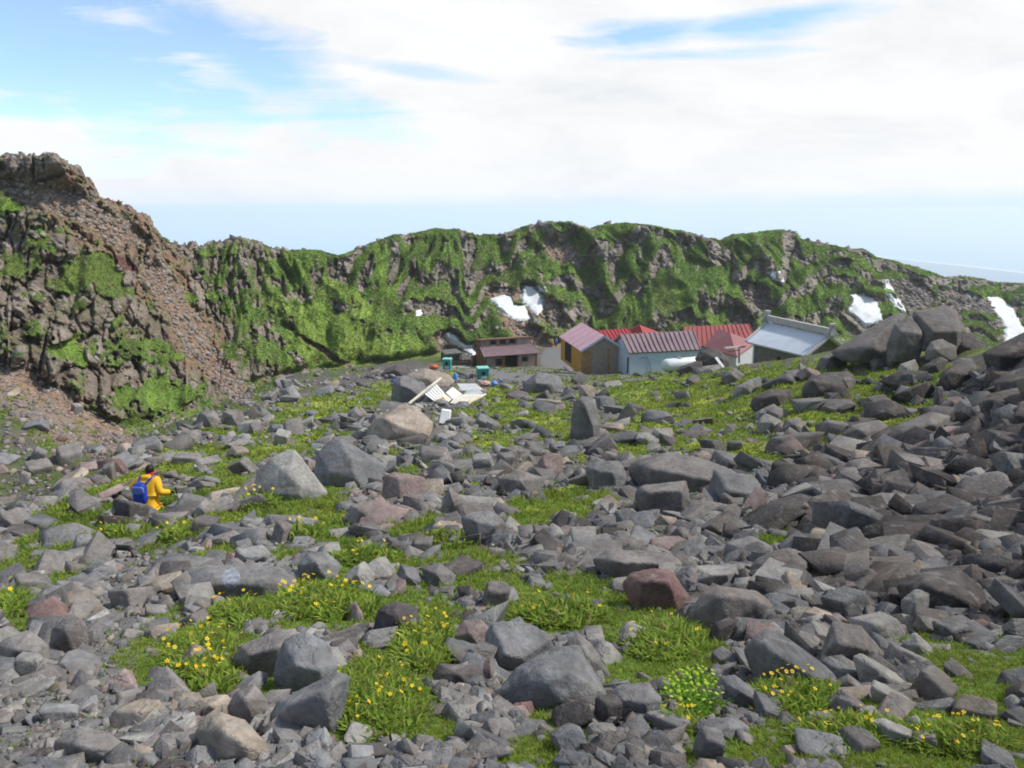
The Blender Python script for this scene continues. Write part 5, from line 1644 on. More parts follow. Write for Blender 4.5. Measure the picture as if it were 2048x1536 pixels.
 ([(1610, 1440), (1630, 1422), (1660, 1422), (1675, 1445), (1640, 1460)], [(1642, 1436)], 'grey', 'rounded grey rock in the flowering grass at lower right'),
 ([(1425, 1385), (1440, 1352), (1470, 1350), (1540, 1400), (1548, 1420), (1490, 1412)], [(1470, 1380), (1520, 1402)], 'blue', 'grey slab right of the round green cushion plant'),
 ([(1380, 1460), (1400, 1440), (1470, 1432), (1500, 1455), (1490, 1482), (1420, 1485)], [(1430, 1458)], 'grey', 'lumpy grey rock below the round green cushion plant'),
 # foreground
 ([(968, 1330), (970, 1258), (984, 1240), (1062, 1244), (1112, 1286), (1106, 1312), (1056, 1332), (1000, 1352)], [(1000, 1302), (1056, 1318)], 'grey', 'large flat faced grey boulder at the middle of the foreground'),
 ([(988, 1392), (1020, 1350), (1062, 1318), (1112, 1290), (1160, 1294), (1192, 1350), (1214, 1392), (1200, 1412), (1100, 1414), (1060, 1432), (1002, 1412)], [(1080, 1350), (1150, 1350), (1120, 1400)], 'grey', 'biggest foreground boulder, fissured grey, below the flat faced one'),
 ([(1122, 1292), (1156, 1264), (1186, 1290), (1222, 1352), (1200, 1372), (1160, 1340)], [(1165, 1300)], 'warm', 'narrow upright slab behind the right side of the biggest foreground boulder'),
 ([(1203, 1412), (1222, 1384), (1240, 1366), (1300, 1364), (1324, 1392), (1320, 1420), (1272, 1447), (1214, 1442)], [(1240, 1398), (1290, 1405)], 'grey', 'rounded grey boulder left of the round green cushion plant'),
 ([(546, 1352), (556, 1310), (572, 1274), (612, 1260), (656, 1284), (677, 1330), (650, 1372), (620, 1396), (580, 1398), (553, 1382)], [(590, 1330), (640, 1340)], 'blue', 'smooth bluish oval boulder at the left foreground'),
 ([(463, 1322), (480, 1290), (530, 1280), (560, 1258), (592, 1254), (602, 1285), (560, 1332), (492, 1366), (467, 1352)], [(500, 1310), (565, 1290)], 'warm', 'long mottled boulder left of the smooth bluish oval one'),
 ([(532, 1442), (556, 1402), (620, 1370), (682, 1340), (704, 1350), (655, 1420), (642, 1462), (562, 1478), (535, 1465)], [(575, 1420), (660, 1372)], 'grey', 'long grey boulder below the smooth bluish oval one'),
 ([(453, 1412), (468, 1380), (510, 1368), (536, 1400), (536, 1440), (510, 1457), (470, 1442)], [(490, 1400)], 'warm', 'upright rounded stone at lower left with bare dirt beside it'),
 ([(378, 1428), (398, 1396), (450, 1387), (468, 1400), (456, 1432), (402, 1438)], [(420, 1410)], 'tan', 'flat pinkish stone left of the upright rounded stone'),
 ([(98, 1525), (108, 1482), (160, 1449), (210, 1460), (248, 1486), (252, 1504), (220, 1540), (105, 1560)], [(150, 1490), (215, 1500)], 'warm', 'dark brown rounded boulder at the bottom left corner'),
 ([(390, 1462), (412, 1430), (442, 1424), (470, 1445), (490, 1440), (515, 1475), (556, 1512), (530, 1532), (440, 1505)], [(450, 1462), (490, 1490)], 'tan', 'tan grey two humped rock at the bottom left'),
 ([(228, 1540), (240, 1505), (290, 1490), (340, 1505), (380, 1545), (300, 1560)], [(290, 1520)], 'grey', 'broad grey rock cut by the bottom edge at left'),
 ([(-10, 1340), (-8, 1290), (20, 1272), (62, 1262), (100, 1290), (98, 1322), (72, 1338)], [(30, 1300), (75, 1305)], 'warm', 'boulder with dark hollow under it at the left edge'),
 ([(98, 1290), (104, 1252), (140, 1226), (172, 1236), (178, 1292), (150, 1324), (112, 1318)], [(130, 1262)], 'warm', 'squat block beside the trail at left'),
 ([(746, 1262), (754, 1216), (788, 1200), (836, 1214), (844, 1250), (822, 1277), (772, 1288)], [(790, 1235)], 'dark', 'round rough dark clinker boulder among the yellow flowers'),
 ([(862, 1348), (878, 1327), (960, 1330), (972, 1350), (938, 1377), (890, 1374)], [(915, 1348)], 'dark', 'dark rounded rock below the pinkish knob at the centre foreground'),
 ([(900, 1276), (928, 1240), (964, 1238), (988, 1262), (978, 1302), (932, 1304)], [(940, 1266)], 'pink', 'pinkish rounded rock left of the flat faced grey boulder'),
 ([(593, 1132), (614, 1105), (652, 1102), (684, 1130), (668, 1166), (610, 1168)], [(630, 1126)], 'grey', 'rounded grey boulder above the left flower patch'),
 ([(346, 1178), (378, 1140), (440, 1126), (560, 1130), (604, 1170), (592, 1192), (520, 1194), (430, 1204), (362, 1194)], [(420, 1165), (540, 1165)], 'grey', 'wide flat boulder bearing a faint white painted trail mark'),
 ([(443, 1122), (460, 1105), (488, 1107), (492, 1124), (462, 1128)], [(470, 1114)], 'red', 'small brick red stone on the wide boulder with the painted mark'),
 ([(668, 1176), (700, 1140), (728, 1120), (752, 1145), (746, 1168), (702, 1182)], [(715, 1150)], 'pale', 'light angular stone right of the rounded grey boulder'),
 ([(700, 1190), (712, 1172), (760, 1168), (784, 1186), (770, 1200), (720, 1196)], [(740, 1180)], 'blue', 'flat bluish stone just above the left flower patch'),
 ([(786, 1162), (802, 1127), (832, 1136), (862, 1170), (802, 1176)], [(815, 1152)], 'blue', 'sharp bluish wedge left of its darker neighbour'),
 ([(842, 1136), (880, 1124), (912, 1150), (906, 1178), (868, 1178)], [(872, 1148)], 'grey', 'darker grey wedge right of the sharp bluish wedge'),
 ([(880, 1025), (888, 990), (900, 970), (922, 995), (928, 1028), (902, 1034)], [(905, 1002)], 'warm', 'thin upright stone above the cubic centre boulder'),
 # right hand rubble
 ([(1514, 1042), (1540, 1002), (1602, 985), (1642, 1000), (1652, 1022), (1600, 1052), (1540, 1062)], [(1560, 1022), (1620, 1012)], 'dark', 'large dark boulder right of the black hollow'),
 ([(1592, 1062), (1600, 1022), (1640, 1012), (1665, 1030), (1655, 1062), (1615, 1072)], [(1628, 1034)], 'dark', 'dark block below the large dark boulder'),
 ([(1712, 1034), (1718, 1000), (1760, 985), (1812, 990), (1808, 1030), (1760, 1048)], [(1745, 1010), (1795, 1012)], 'warm', 'brownish boulder with pink top in the right hand rubble'),
 ([(1818, 1044), (1826, 1010), (1900, 984), (1938, 1000), (1936, 1036), (1862, 1062)], [(1860, 1024), (1920, 1016)], 'dark', 'smooth faced dark block in the right hand rubble'),
 ([(1922, 1064), (1940, 1034), (1966, 1016), (1988, 1046), (1962, 1066)], [(1955, 1040)], 'orange', 'orange brown pointed rock in the right hand rubble'),
 ([(1790, 1082), (1800, 1060), (1870, 1032), (1925, 1030), (1930, 1062), (1850, 1088)], [(1830, 1068), (1900, 1050)], 'dark', 'long dark block below the smooth faced dark block'),
 ([(1690, 1132), (1702, 1092), (1760, 1072), (1822, 1080), (1818, 1120), (1750, 1142)], [(1735, 1105), (1800, 1098)], 'warm', 'broad slab with split face at the middle of the right rubble'),
 ([(1648, 1090), (1652, 1052), (1672, 1042), (1692, 1068), (1690, 1092), (1665, 1098)], [(1668, 1064)], 'red', 'reddish upright stone left of the broad split slab'),
 ([(1680, 872), (1702, 850), (1760, 838), (1792, 860), (1750, 886), (1690, 890)], [(1720, 862)], 'warm', 'smooth topped boulder at the left rim of the right rubble'),
 ([(1770, 880), (1790, 852), (1862, 822), (1900, 832), (1898, 868), (1830, 892)], [(1810, 866), (1872, 850)], 'warm', 'long brown boulder in the upper right rubble'),
 ([(1900, 892), (1910, 862), (1960, 822), (1988, 850), (1976, 892), (1930, 902)], [(1940, 862)], 'dark', 'tilted dark boulder at the upper right rubble'),
 ([(1510, 845), (1530, 826), (1560, 838), (1572, 858), (1545, 868), (1520, 862)], [(1545, 846)], 'pale', 'pale sharp stone among others left of the moss'),
 ([(1560, 860), (1572, 838), (1600, 835), (1622, 862), (1600, 875), (1570, 874)], [(1590, 850)], 'warm', 'brown sided block just right of the pale sharp stone'),
 ([(1440, 1120), (1452, 1085), (1500, 1070), (1545, 1090), (1548, 1120), (1500, 1130)], [(1490, 1098)], 'grey', 'grey wedge boulder above the pale flat topped one'),
 ([(1490, 1160), (1505, 1120), (1570, 1092), (1632, 1110), (1640, 1150), (1580, 1182), (1510, 1178)], [(1540, 1135), (1605, 1130)], 'warm', 'broad sloping brown grey boulder right of the grey wedge'),
]
for h in HEROES:
    Yh = h[4] if len(h) > 4 else None
    near = (h[0][0][1] > 1100)
    hero(h[0], h[1], h[2], h[3], Y=Yh, rough=0.08 if 'clinker' in h[3] else 0.035)

# faint painted trail mark on the wide flat boulder
mk = None
for x0, y0, x1, y1, ob in HERO_BOX:
    if 'painted trail mark' in ob['label']: mk = ob
dg = bpy.context.evaluated_depsgraph_get()
bpy.context.view_layer.update()


def on_object(ob, px, py):
    a, b_, c = ray(px, py)
    d = Vector((float(a), float(b_), float(c))).normalized()
    mi = ob.matrix_world.inverted()
    ok_, loc, nrm_, _ = ob.ray_cast(mi @ Vector((0, 0, 0)), (mi.to_3x3() @ d).normalized())
    return (ob.matrix_world @ loc, nrm_) if ok_ else (None, None)


if mk:
    vs_, fs_ = [], []
    G = 11
    for i in range(G):
        for j in range(G):
            u_, v_ = (i / (G - 1) - .5) * 2, (j / (G - 1) - .5) * 2
            rr0 = max(abs(u_), abs(v_)); ll = math.hypot(u_, v_) or 1
            u_, v_ = u_ * rr0 / ll, v_ * rr0 / ll
            p_, n__ = on_object(mk, 462 + 19 * u_, 1156 + 21 * v_)
            if p_ is None: p_ = on_object(mk, 462, 1156)[0] or Vector((0, 0, -50))
            vs_.append(mk.matrix_world.inverted() @ (p_ - p_.normalized() * 0.004))
    fs_ = grid_faces(G, G)
    pm_ = plain('faint_white_paint', (0.25, 0.27, 0.30), 0.85, 0, 0.3, 22)
    po = mesh_np('painted_mark', np.array([v[:] for v in vs_]), fs_, pm_, True, None, None)
    po.parent = mk

# ---------------------------------------------------------------- samplers on the terrain


def sample_near(n, wfun, x0=-420, x1=2480, y0=690, y1=1640, rng=RNG):
    """points spread evenly over what shows of the near slope, thinned by wfun(px,py)"""
    px = rng.uniform(x0, x1, n); py = rng.uniform(y0, y1, n)
    k = rng.uniform(size=n) < wfun(px, py)
    px, py = px[k], py[k]
    j = np.clip(np.round(np.interp(px, fine, np.arange(NCOL))).astype(int), 0, NCOL - 1)
    order = np.argsort(j); px, py, j = px[order], py[order], j[order]
    out = np.full((len(px), 3), np.nan); row = np.zeros(len(px))
    uj, st = np.unique(j, return_index=True)
    st = list(st) + [len(j)]
    for q, (a, b_) in zip(uj, zip(st[:-1], st[1:])):
        col = PYG[2:BASE_ROW, q]
        m_ = np.minimum.accumulate(col)
        keep = np.concatenate([[True], m_[1:] < m_[:-1] - 1e-6])
        rws = np.arange(2, BASE_ROW)[keep]; mm = m_[keep]
        t_ = py[a:b_]
        ok_ = (t_ < mm[0]) & (t_ > mm[-1])
        ri = np.interp(t_, mm[::-1], rws[::-1].astype(float))
        r0 = np.floor(ri).astype(int); f_ = (ri - r0)[:, None]
        p_ = P[r0, q] * (1 - f_) + P[r0 + 1, q] * f_
        p_[~ok_] = np.nan
        out[a:b_] = p_; row[a:b_] = ri
    g_ = ~np.isnan(out[:, 0])
    # spread inside the column spacing
    out, row, px, py, j = out[g_], row[g_], px[g_], py[g_], j[g_]
    nr = NRM[np.clip(row.astype(int), 0, NR - 1), j]
    nr = np.where(nr[:, 2:3] < 0, -nr, nr)
    return out, nr, px, py, row


def maskn(px, py):
    n1_ = fbm(np.stack([px / 70, py / 40, px * 0], 1), 4)
    n2_ = fbm(np.stack([px / 18, py / 12, px * 0 + 4], 1), 3)
    return green_at(px, py, n1_, n2_)


def hero_cover(px, py, shrink=0.0):
    c = np.zeros(px.shape, bool)
    for x0, y0, x1, y1, _ in HERO_BOX:
        dx = (x1 - x0) * 0.5; dy = (y1 - y0) * 0.5
        c |= (((px - (x0 + x1) / 2) / (dx * (1 - shrink))) ** 2 + ((py - (y0 + y1) / 2 - dy * 0.2) / (dy * (1 - shrink))) ** 2) < 1
    return c


def rot_mats(rng, n, tilt=0.5, yaw=None):
    a = rng.uniform(0, 2 * PI, n) if yaw is None else yaw; t1 = rng.normal(0, tilt, n); t2 = rng.normal(0, tilt, n)
    ca, sa = np.cos(a), np.sin(a)
    Rz = np.zeros((n, 3, 3)); Rz[:, 0, 0] = ca; Rz[:, 0, 1] = -sa; Rz[:, 1, 0] = sa; Rz[:, 1, 1] = ca; Rz[:, 2, 2] = 1
    c1_, s1_ = np.cos(t1), np.sin(t1); c2_, s2_ = np.cos(t2), np.sin(t2)
    Rx = np.zeros((n, 3, 3)); Rx[:, 0, 0] = 1; Rx[:, 1, 1] = c1_; Rx[:, 1, 2] = -s1_; Rx[:, 2, 1] = s1_; Rx[:, 2, 2] = c1_
    Ry = np.zeros((n, 3, 3)); Ry[:, 1, 1] = 1; Ry[:, 0, 0] = c2_; Ry[:, 0, 2] = s2_; Ry[:, 2, 0] = -s2_; Ry[:, 2, 2] = c2_
    return Rx @ Ry @ Rz


def tones_for(px, py, rng):
    """stone colours by place: dark at right, pale and pinkish mid-left, grey in front"""
    n = len(px)
    keys = ['grey', 'warm', 'pink', 'dark', 'pale', 'blue', 'tan', 'red']
    base = np.array([TONE[k] for k in keys]); rt0 = 1
    w = np.tile(np.array([0.32, 0.29, 0.035, 0.08, 0.14, 0.11, 0.03, 0.004]), (n, 1))
    rt = sm(1450, 1800, px) * (1 - sm(1150, 1300, py))
    w[:, 3] += rt * 1.0; w[:, 4] *= 1 - 0.8 * rt; w[:, 5] *= 1 - 0.7 * rt
    ls_ = (1 - sm(260, 420, px)) * (1 - sm(930, 1010, py))
    w[:, 6] += ls_ * 0.35; w[:, 2] += ls_ * 0.3; w[:, 7] += ls_ * 0.12
    w[:, 4] += (1 - sm(900, 1000, py)) * 0.12
    w /= w.sum(1)[:, None]
    cu = w.cumsum(1); r_ = rng.uniform(size=n)[:, None]
    k = (r_ > cu).sum(1).clip(0, 7)
    return base[k] * (rng.uniform(0.78, 1.3, n) * mix(1.14, 0.82, sm(500, 1500, px)))[:, None], k


def merged(name, pos, size, shape, rmats, cols, level, label=None, nshape=24, seed0=100, flat=True, kind='stuff'):
    """many stones in one object"""
    shapes = [hull_rock(seed0 + q, 0.028 if level > 1 else 0.0, 1 if level > 1 else 0) for q in range(nshape)]
    n = len(pos); which = np.arange(n) % nshape
    VV, FF, CC = [], [], []; base = 0
    for q in range(nshape):
        s_ = np.where(which == q)[0]
        if not len(s_): continue
        v = shapes[q][0][None] * (size[s_][:, None] * shape[s_])[:, None, :]
        v = np.einsum('nij,nvj->nvi', rmats[s_], v) + pos[s_][:, None, :]
        nv = v.shape[1]
        VV.append(v.reshape(-1, 3)); FF.append((shapes[q][1][None] + (np.arange(len(s_)) * nv)[:, None, None]).reshape(-1, 3) + base)
        CC.append(np.repeat(cols[s_], nv, 0)); base += nv * len(s_)
    Vs = np.concatenate(VV); Ff = np.concatenate(FF); cc = np.concatenate(CC)
    o = mesh_np(name, Vs.reshape(-1, 3), Ff, M_rock, not flat, cc)
    tag(o, label, None, None, kind)
    return o


# ---------------------------------------------------------------- single rocks between the named ones
rng = np.random.default_rng(21)
N_AUTO = 300 - len(HEROES) - 4


def w_auto(px, py):
    d = np.where(maskn(px, py) > 0.45, 0.06, 1.0)
    d *= np.where(hero_cover(px, py, -0.1), 0.03, 1.0)
    d *= 0.30 + 1.2 * sm(1150, 1500, px) + 0.30 * (py > 1150)
    d *= 1 - blobs(px, py, TRAIL) * 0.8
    d *= 1 - blobs(px, py, PATHS + [(900, 800, 90, 30), (900, 745, 90, 25), (889, 842, 34, 34), (1210, 750, 120, 16), (1370, 745, 60, 16)])
    return d * (py > 745) * (px > -10) * (px < 2060)


pos, nr, px, py, row = sample_near(6000, w_auto, -10, 2060, 745, 1530, rng)
perm = rng.permutation(len(px))
chosen, rad_px = [], []
for q in perm:
    rp = rng.uniform(17, 36) * (1.75 if px[q] > 1400 and 850 < py[q] < 1290 else 1.3 if py[q] > 1200 else 1.0) * (0.55 + 0.45 * min(1, max(0, (py[q] - 745) / 300)))
    ok_ = True
    for c_, r_ in zip(chosen, rad_px):
        if abs(px[q] - px[c_]) < (rp + r_) * 0.72 and abs(py[q] - py[c_]) < (rp + r_) * 0.42:
            ok_ = False; break
    if ok_:
        chosen.append(q); rad_px.append(rp)
    if len(chosen) >= N_AUTO: break
tcol, tk = tones_for(px, py, rng)
TN = ['grey', 'brown grey', 'pinkish', 'dark', 'pale', 'bluish grey', 'tan', 'reddish']
used = {}
protos = []
for q in range(26):
    bp_ = block_points(np.random.default_rng(700 + q), 1)
    N_, D_, c0 = hull_planes(bp_)
    Vp, dm = facet_rock(ICO[4][0], N_, D_, bp_ - c0, 700 + q, 320, 0.028, 4)
    protos.append((Vp, ICO[4][1], np.random.default_rng(q).uniform(0.84, 1.16, 100)[dm % 100]))
SHN = {0: 'blocky', 1: 'flat', 2: 'angular', 3: 'upright'}
auto_info = []
for i, q in enumerate(chosen):
    Yq = pos[q, 1]; sz = rad_px[i] * Yq / F
    st = rng.choice([0, 1, 2, 2, 1, 3]) if px[q] < 1450 else rng.choice([0, 1, 2, 1])
    sh = {0: (1.1, 0.95, 0.85), 1: (1.5, 1.05, 0.42), 2: (1.35, 0.85, 0.7), 3: (0.8, 0.6, 1.2)}[int(st)]
    V, f, fcol = protos[i % 26]
    Rm = rot_mats(rng, 1, 0.32, rng.normal(0, 0.6, 1))[0]
    Vw = (V * np.array(sh) * sz) @ Rm.T
    ob = mesh_np('boulder', Vw, f, M_rock, False, np.tile(tcol[q:q + 1], (len(Vw), 1)) * (1 + 0.3 * fbm(V * 1.5 + i, 2)[:, None]) * fcol[:, None])
    ob.location = (pos[q, 0], pos[q, 1] + sz * 0.25, pos[q, 2] + sz * sh[2] * 0.22)
    auto_info.append((ob, px[q], py[q] - rad_px[i] * 0.3, TN[tk[q]], SHN[int(st)], rad_px[i]))

# labels: each is found from the nearest named thing
LM = []
for x0, y0, x1, y1, ob in HERO_BOX:
    LM.append(((x0 + x1) / 2, (y0 + y1) / 2, ob['label']))
LMN = [(300, 980, 'the hiker in yellow'), (1385, 1395, 'the round green cushion plant'), (889, 835, 'the white upright box'), (420, 1310, 'the left foreground flower clump')]
short = {}
import re as _re


def shorten(lab):
    w_ = lab.split()
    cut = [k for k, t_ in enumerate(w_) if t_ in ('at', 'below', 'above', 'left', 'right', 'beside', 'in', 'on', 'behind', 'before', 'between', 'with', 'under', 'near', 'against', 'among', 'just', 'bearing', 'poking', 'standing', 'leaning', 'reaching', 'rising', 'slanting', 'sloping', 'from', 'touching', 'cut', 'alone', 'to', 'highest') and k >= 2]
    k = cut[0] if cut else len(w_)
    return ' '.join(w_[:k]).rstrip(',')


from collections import Counter
cnt = Counter(shorten(l) for _, _, l in LM)
LMS = [(x, y, 'the ' + shorten(l)) for x, y, l in LM if cnt[shorten(l)] == 1 and len(shorten(l).split()) <= 6 and 'half' not in l] + LMN
auto_info.sort(key=lambda t_: -t_[5])
usedl = set()
for ob, x, y, tn, sn, rp in auto_info:
    c_ = sorted(((math.hypot(lx - x, (ly - y) * 1.4), lx, ly, nm_) for lx, ly, nm_ in LMS))[:14]
    lab = None
    for d_, lx, ly, nm_ in c_:
        dx, dy = x - lx, y - ly
        if abs(dx) > abs(dy) * 1.3: w_ = 'right of' if dx > 0 else 'left of'
        else: w_ = 'below' if dy > 0 else 'above'
        tries = [f"{tn} {sn} rock {w_} {nm_}"]
        if rp > 27: tries = [f"large {tn} {sn} rock {w_} {nm_}"] + tries
        if rp < 20: tries = [f"small {tn} {sn} rock {w_} {nm_}"] + tries
        for l_ in tries:
            if l_ not in usedl and 4 <= len(l_.split()) <= 16:
                lab = l_; break
        if lab: break
    if not lab:
        lab = f"{tn} {sn} rock lying in the rubble at {int(x)}"
        lab = f"{tn} {sn} rock further from {c_[0][3]}"
    usedl.add(lab)
    tag(ob, lab, 'rock', 'boulders and rocks of the slope')

# ---------------------------------------------------------------- rubble: nobody could count it


def w_rub(px, py):
    g_ = maskn(px, py)
    d = np.where(g_ > 0.42, np.where(py < 900, 0.22, 0.045), 1.0)
    d *= np.where(hero_cover(px, py, 0.25), 0.15, 1.0)
    d *= 1 - blobs(px, py, PATHS) * 0.97
    return d


def size_px(n, rng, lo, hi, al=1.6):
    u_ = rng.uniform(size=n)
    return (lo ** -al + u_ * (hi ** -al - lo ** -al)) ** (-1 / al)


rng = np.random.default_rng(33)
# mid sized
pos, nr, px, py, row = sample_near(19000, lambda a, b_: w_rub(a, b_) * (1 - 0.6 * blobs(a, b_, TRAIL)), -300, 2350, 738, 1620, rng)
keep = row < NEAR_ROW + 6
pos, nr, px, py = pos[keep], nr[keep], px[keep], py[keep]
n = len(pos)
spx = size_px(n, rng, 9.5, 44, 1.25) * (0.40 + 0.6 * np.clip((py - 740) / 380, 0, 1)) * (1 + 0.75 * (sm(1450, 1700, px) * (1 - sm(1150, 1250, py))))
spx *= 1 - 0.35 * blobs(px, py, TRAIL)
shp = np.stack([rng.uniform(0.9, 1.9, n), rng.uniform(0.7, 1.15, n), rng.uniform(0.28, 0.9, n)], 1)
size = spx * pos[:, 1] / F
cols, _ = tones_for(px, py, rng)
pos = pos + np.stack([size * 0, size * 0, size * shp[:, 2] * 0.12], 1)
merged('rubble', pos, size, shp, rot_mats(rng, n, 0.38, rng.normal(0, 0.7, n) + (rng.uniform(size=n) < .25) * 1.5), cols, 2, 'loose grey rubble covering the near slope')
print('rubble', n)
# small stones and chips
pos, nr, px, py, row = sample_near(26000, lambda a, b_: w_rub(a, b_) * 0.9 + 0.02, -300, 2350, 738, 1640, rng)
n = len(pos)
spx = size_px(n, rng, 3.2, 11, 1.7) * (0.62 + 0.38 * np.clip((py - 730) / 250, 0, 1))
shp = np.stack([rng.uniform(0.8, 1.4, n), rng.uniform(0.7, 1.1, n), rng.uniform(0.35, 0.9, n)], 1)
size = spx * pos[:, 1] / F
cols, _ = tones_for(px, py, rng)
pos = pos + np.stack([size * 0, size * 0, size * 0.1], 1)
merged('gravel', pos, size, shp, rot_mats(rng, n, 0.5), cols, 1, 'small stones and grit between the boulders')
print('gravel', n)
# scree and blocks on the crater wall
hr = np.arange(NEAR_ROW, SKY_ROW)
scm = SCREEM.reshape(NR, NCOL); rkm = ROCKM.reshape(NR, NCOL)
ii = rng.integers(NEAR_ROW, SKY_ROW, 160000); jj = rng.integers(110, NCOL - 110, 160000)
pr = (scm[ii, jj] * 0.9 + rkm[ii, jj] * 0.10 + 0.008) * (1 - SNOWM[ii, jj])
pr *= np.interp(fine[jj], [0, 600, 1200, 2048], [1.0, 0.7, 0.35, 0.35])
k = rng.uniform(size=len(ii)) < pr * 0.45
ii, jj = ii[k], jj[k]
pos = P[ii, jj].copy(); n = len(pos)
spx = size_px(n, rng, 2.0, 8, 1.8)
size = spx * pos[:, 1] / F
pos[:, 2] += size * 0.1
shp = np.stack([rng.uniform(0.8, 1.4, n), rng.uniform(0.7, 1.1, n), rng.uniform(0.4, 0.95, n)], 1)
cols = ALLC.reshape(NR, NCOL, 3)[ii, jj] * rng.uniform(0.7, 1.5, n)[:, None]
gry = np.array([0.22, 0.20, 0.18]) * rng.uniform(0.6, 1.35, n)[:, None]
mx_ = rng.uniform(0.3, 1.0, n)[:, None]
cols = cols * (1 - mx_) + gry * mx_
merged('scree', pos, size, shp, rot_mats(rng, n, 0.5), cols, 1, 'loose scree and fallen blocks on the crater wall')
print('scree', n)
# ---------------------------------------------------------------- vegetation
def leaf_mat(name, transl=0.38):
    m, nt, b = new_mat(name)
    a = nt.nodes.new("ShaderNodeAttribute"); a.attribute_name = "col"
    g = nt.nodes.new("ShaderNodeNewGeometry")
    n1 = noise_node(nt, 2.2, 4, 0.6, g.outputs["Position"])
    r1 = ramp(nt, n1.outputs[0], [(0.3, (0.75,) * 3), (0.7, (1.2,) * 3)])
    c = mixc(nt, a.outputs["Color"], r1.outputs[0], 1.0, 'MULTIPLY')
    nt.links.new(c, b.inputs["Base Color"])
    b.inputs["Roughness"].default_value = 0.7; b.inputs["Specular IOR Level"].default_value = 0.15
    t_ = nt.nodes.new("ShaderNodeBsdfTranslucent"); nt.links.new(c, t_.inputs[0])
    ms = nt.nodes.new("ShaderNodeMixShader"); ms.inputs[0].default_value = transl
    nt.links.new(b.outputs[0], ms.inputs[1]); nt.links.new(t_.outputs[0], ms.inputs[2])
    nt.links.new(ms.outputs[0], nt.nodes["Material Output"].inputs[0])
    return m


M_leaf = leaf_mat("leaf")


def blades(pos, height, width, lean, cols, rng, bend=0.5, up=None):
    """curved grass blades: two quads' worth of triangles and a tip each"""
    n = len(pos)
    az = rng.uniform(0, 2 * PI, n)
    d = np.stack([np.cos(az), np.sin(az), np.zeros(n)], 1)
    s = np.stack([-np.sin(az), np.cos(az), np.zeros(n)], 1)
    wdir = rng.uniform(0, 2 * PI, n)
    s = np.stack([np.cos(wdir), np.sin(wdir), np.zeros(n)], 1)
    h = height[:, None]; w_ = width[:, None] * 0.5; L = (lean * height)[:, None]
    z = np.array([[0, 0, 1.0]])
    b0 = pos; m = pos + z * h * 0.55 + d * L * 0.35; t_ = pos + z * h * (1 - 0.25 * np.abs(lean[:, None])) + d * L
    V = np.stack([b0 - s * w_, b0 + s * w_, m - s * w_ * 0.8, m + s * w_ * 0.8, t_], 1)
    f = np.array([[0, 1, 3], [0, 3, 2], [2, 3, 4]])
    Ff = (f[None] + (np.arange(n) * 5)[:, None, None]).reshape(-1, 3)
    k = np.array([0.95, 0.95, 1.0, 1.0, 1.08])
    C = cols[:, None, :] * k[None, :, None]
    return V.reshape(-1, 3), Ff, C.reshape(-1, 3)


def grass_cols(n, rng, yel=0.3):
    a = np.array([0.14, 0.22, 0.033]); b = np.array([0.27, 0.37, 0.055]); y = np.array([0.36, 0.38, 0.06]); dry = np.array([0.26, 0.20, 0.11])
    t_ = rng.uniform(size=n)[:, None]
    c = a + (b - a) * t_
    yy = np.asarray(yel)
    if yy.ndim == 0: yy = np.full(n, float(yy))
    c = np.where((rng.uniform(size=n) < yy)[:, None], c * 0.4 + y * 0.6, c)
    return np.where(rng.uniform(size=n)[:, None] < 0.05, dry, c)


rng = np.random.default_rng(77)
# the near grass
VV, FF, CC = [], [], []; base = 0


def put(v, f, c):
    global base
    VV.append(v); FF.append(f + base); CC.append(c); base += len(v)


def w_gr(px, py):
    g_ = maskn(px, py)
    return sm(0.35, 0.75, g_) * np.where(hero_cover(px, py, 0.3), 0.25, 1.0)


for (nn_, ylo, yhi, per, hp, wp, yel) in ((60000, 985, 1640, 7, (11, 25), 2.4, 0.3), (46000, 720, 1010, 4, (5, 11), 2.8, 0.6)):
    pos, nr, px, py, row = sample_near(nn_, w_gr, -300, 2350, ylo, yhi, rng)
    n = len(pos)
    print('tufts', n)
    Y = pos[:, 1]
    for q in range(per):
        r_ = rng.uniform(0, 9, n) * Y / F; a_ = rng.uniform(0, 2 * PI, n)
        p_ = pos + np.stack([np.cos(a_) * r_, np.sin(a_) * r_, np.zeros(n)], 1)
        p_[:, 2] += -(p_[:, 1] - pos[:, 1]) * 0.3 - 0.01
        lush = 0.75 + 0.5 * fbm(pos / 0.35, 2)
        h = rng.uniform(hp[0], hp[1], n) * Y / F * lush
        h = np.clip(h, 0.03, 0.22)
        w_ = np.maximum(wp * Y / F * rng.uniform(0.6, 1.3, n), 0.002)
        yl = yel * (0.4 + 1.4 * sm(-0.2, 0.35, fbm(pos / 1.5 + 44, 2)))
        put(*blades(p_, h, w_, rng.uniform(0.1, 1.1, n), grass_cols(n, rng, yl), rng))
# sprigs between the stones everywhere
pos, nr, px, py, row = sample_near(5200, lambda a, b_: np.where(maskn(a, b_) < 0.5, 0.8, 0) * (b_ > 760) * (1 - 0.7 * sm(1500, 1900, a)), -300, 2300, 760, 1600, rng)
n = len(pos)
for q in range(6):
    r_ = rng.uniform(0, 8, n) * pos[:, 1] / F; a_ = rng.uniform(0, 2 * PI, n)
    p_ = pos + np.stack([np.cos(a_) * r_, np.sin(a_) * r_, np.zeros(n) - 0.01], 1)
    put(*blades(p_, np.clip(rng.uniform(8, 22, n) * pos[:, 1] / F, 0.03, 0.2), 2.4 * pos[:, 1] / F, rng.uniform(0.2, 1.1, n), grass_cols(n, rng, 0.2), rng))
tag(mesh_np('grass', np.concatenate(VV), np.concatenate(FF), M_leaf, False, np.concatenate(CC)), 'low mountain grass and moss growing between the rocks', None, None, 'stuff')

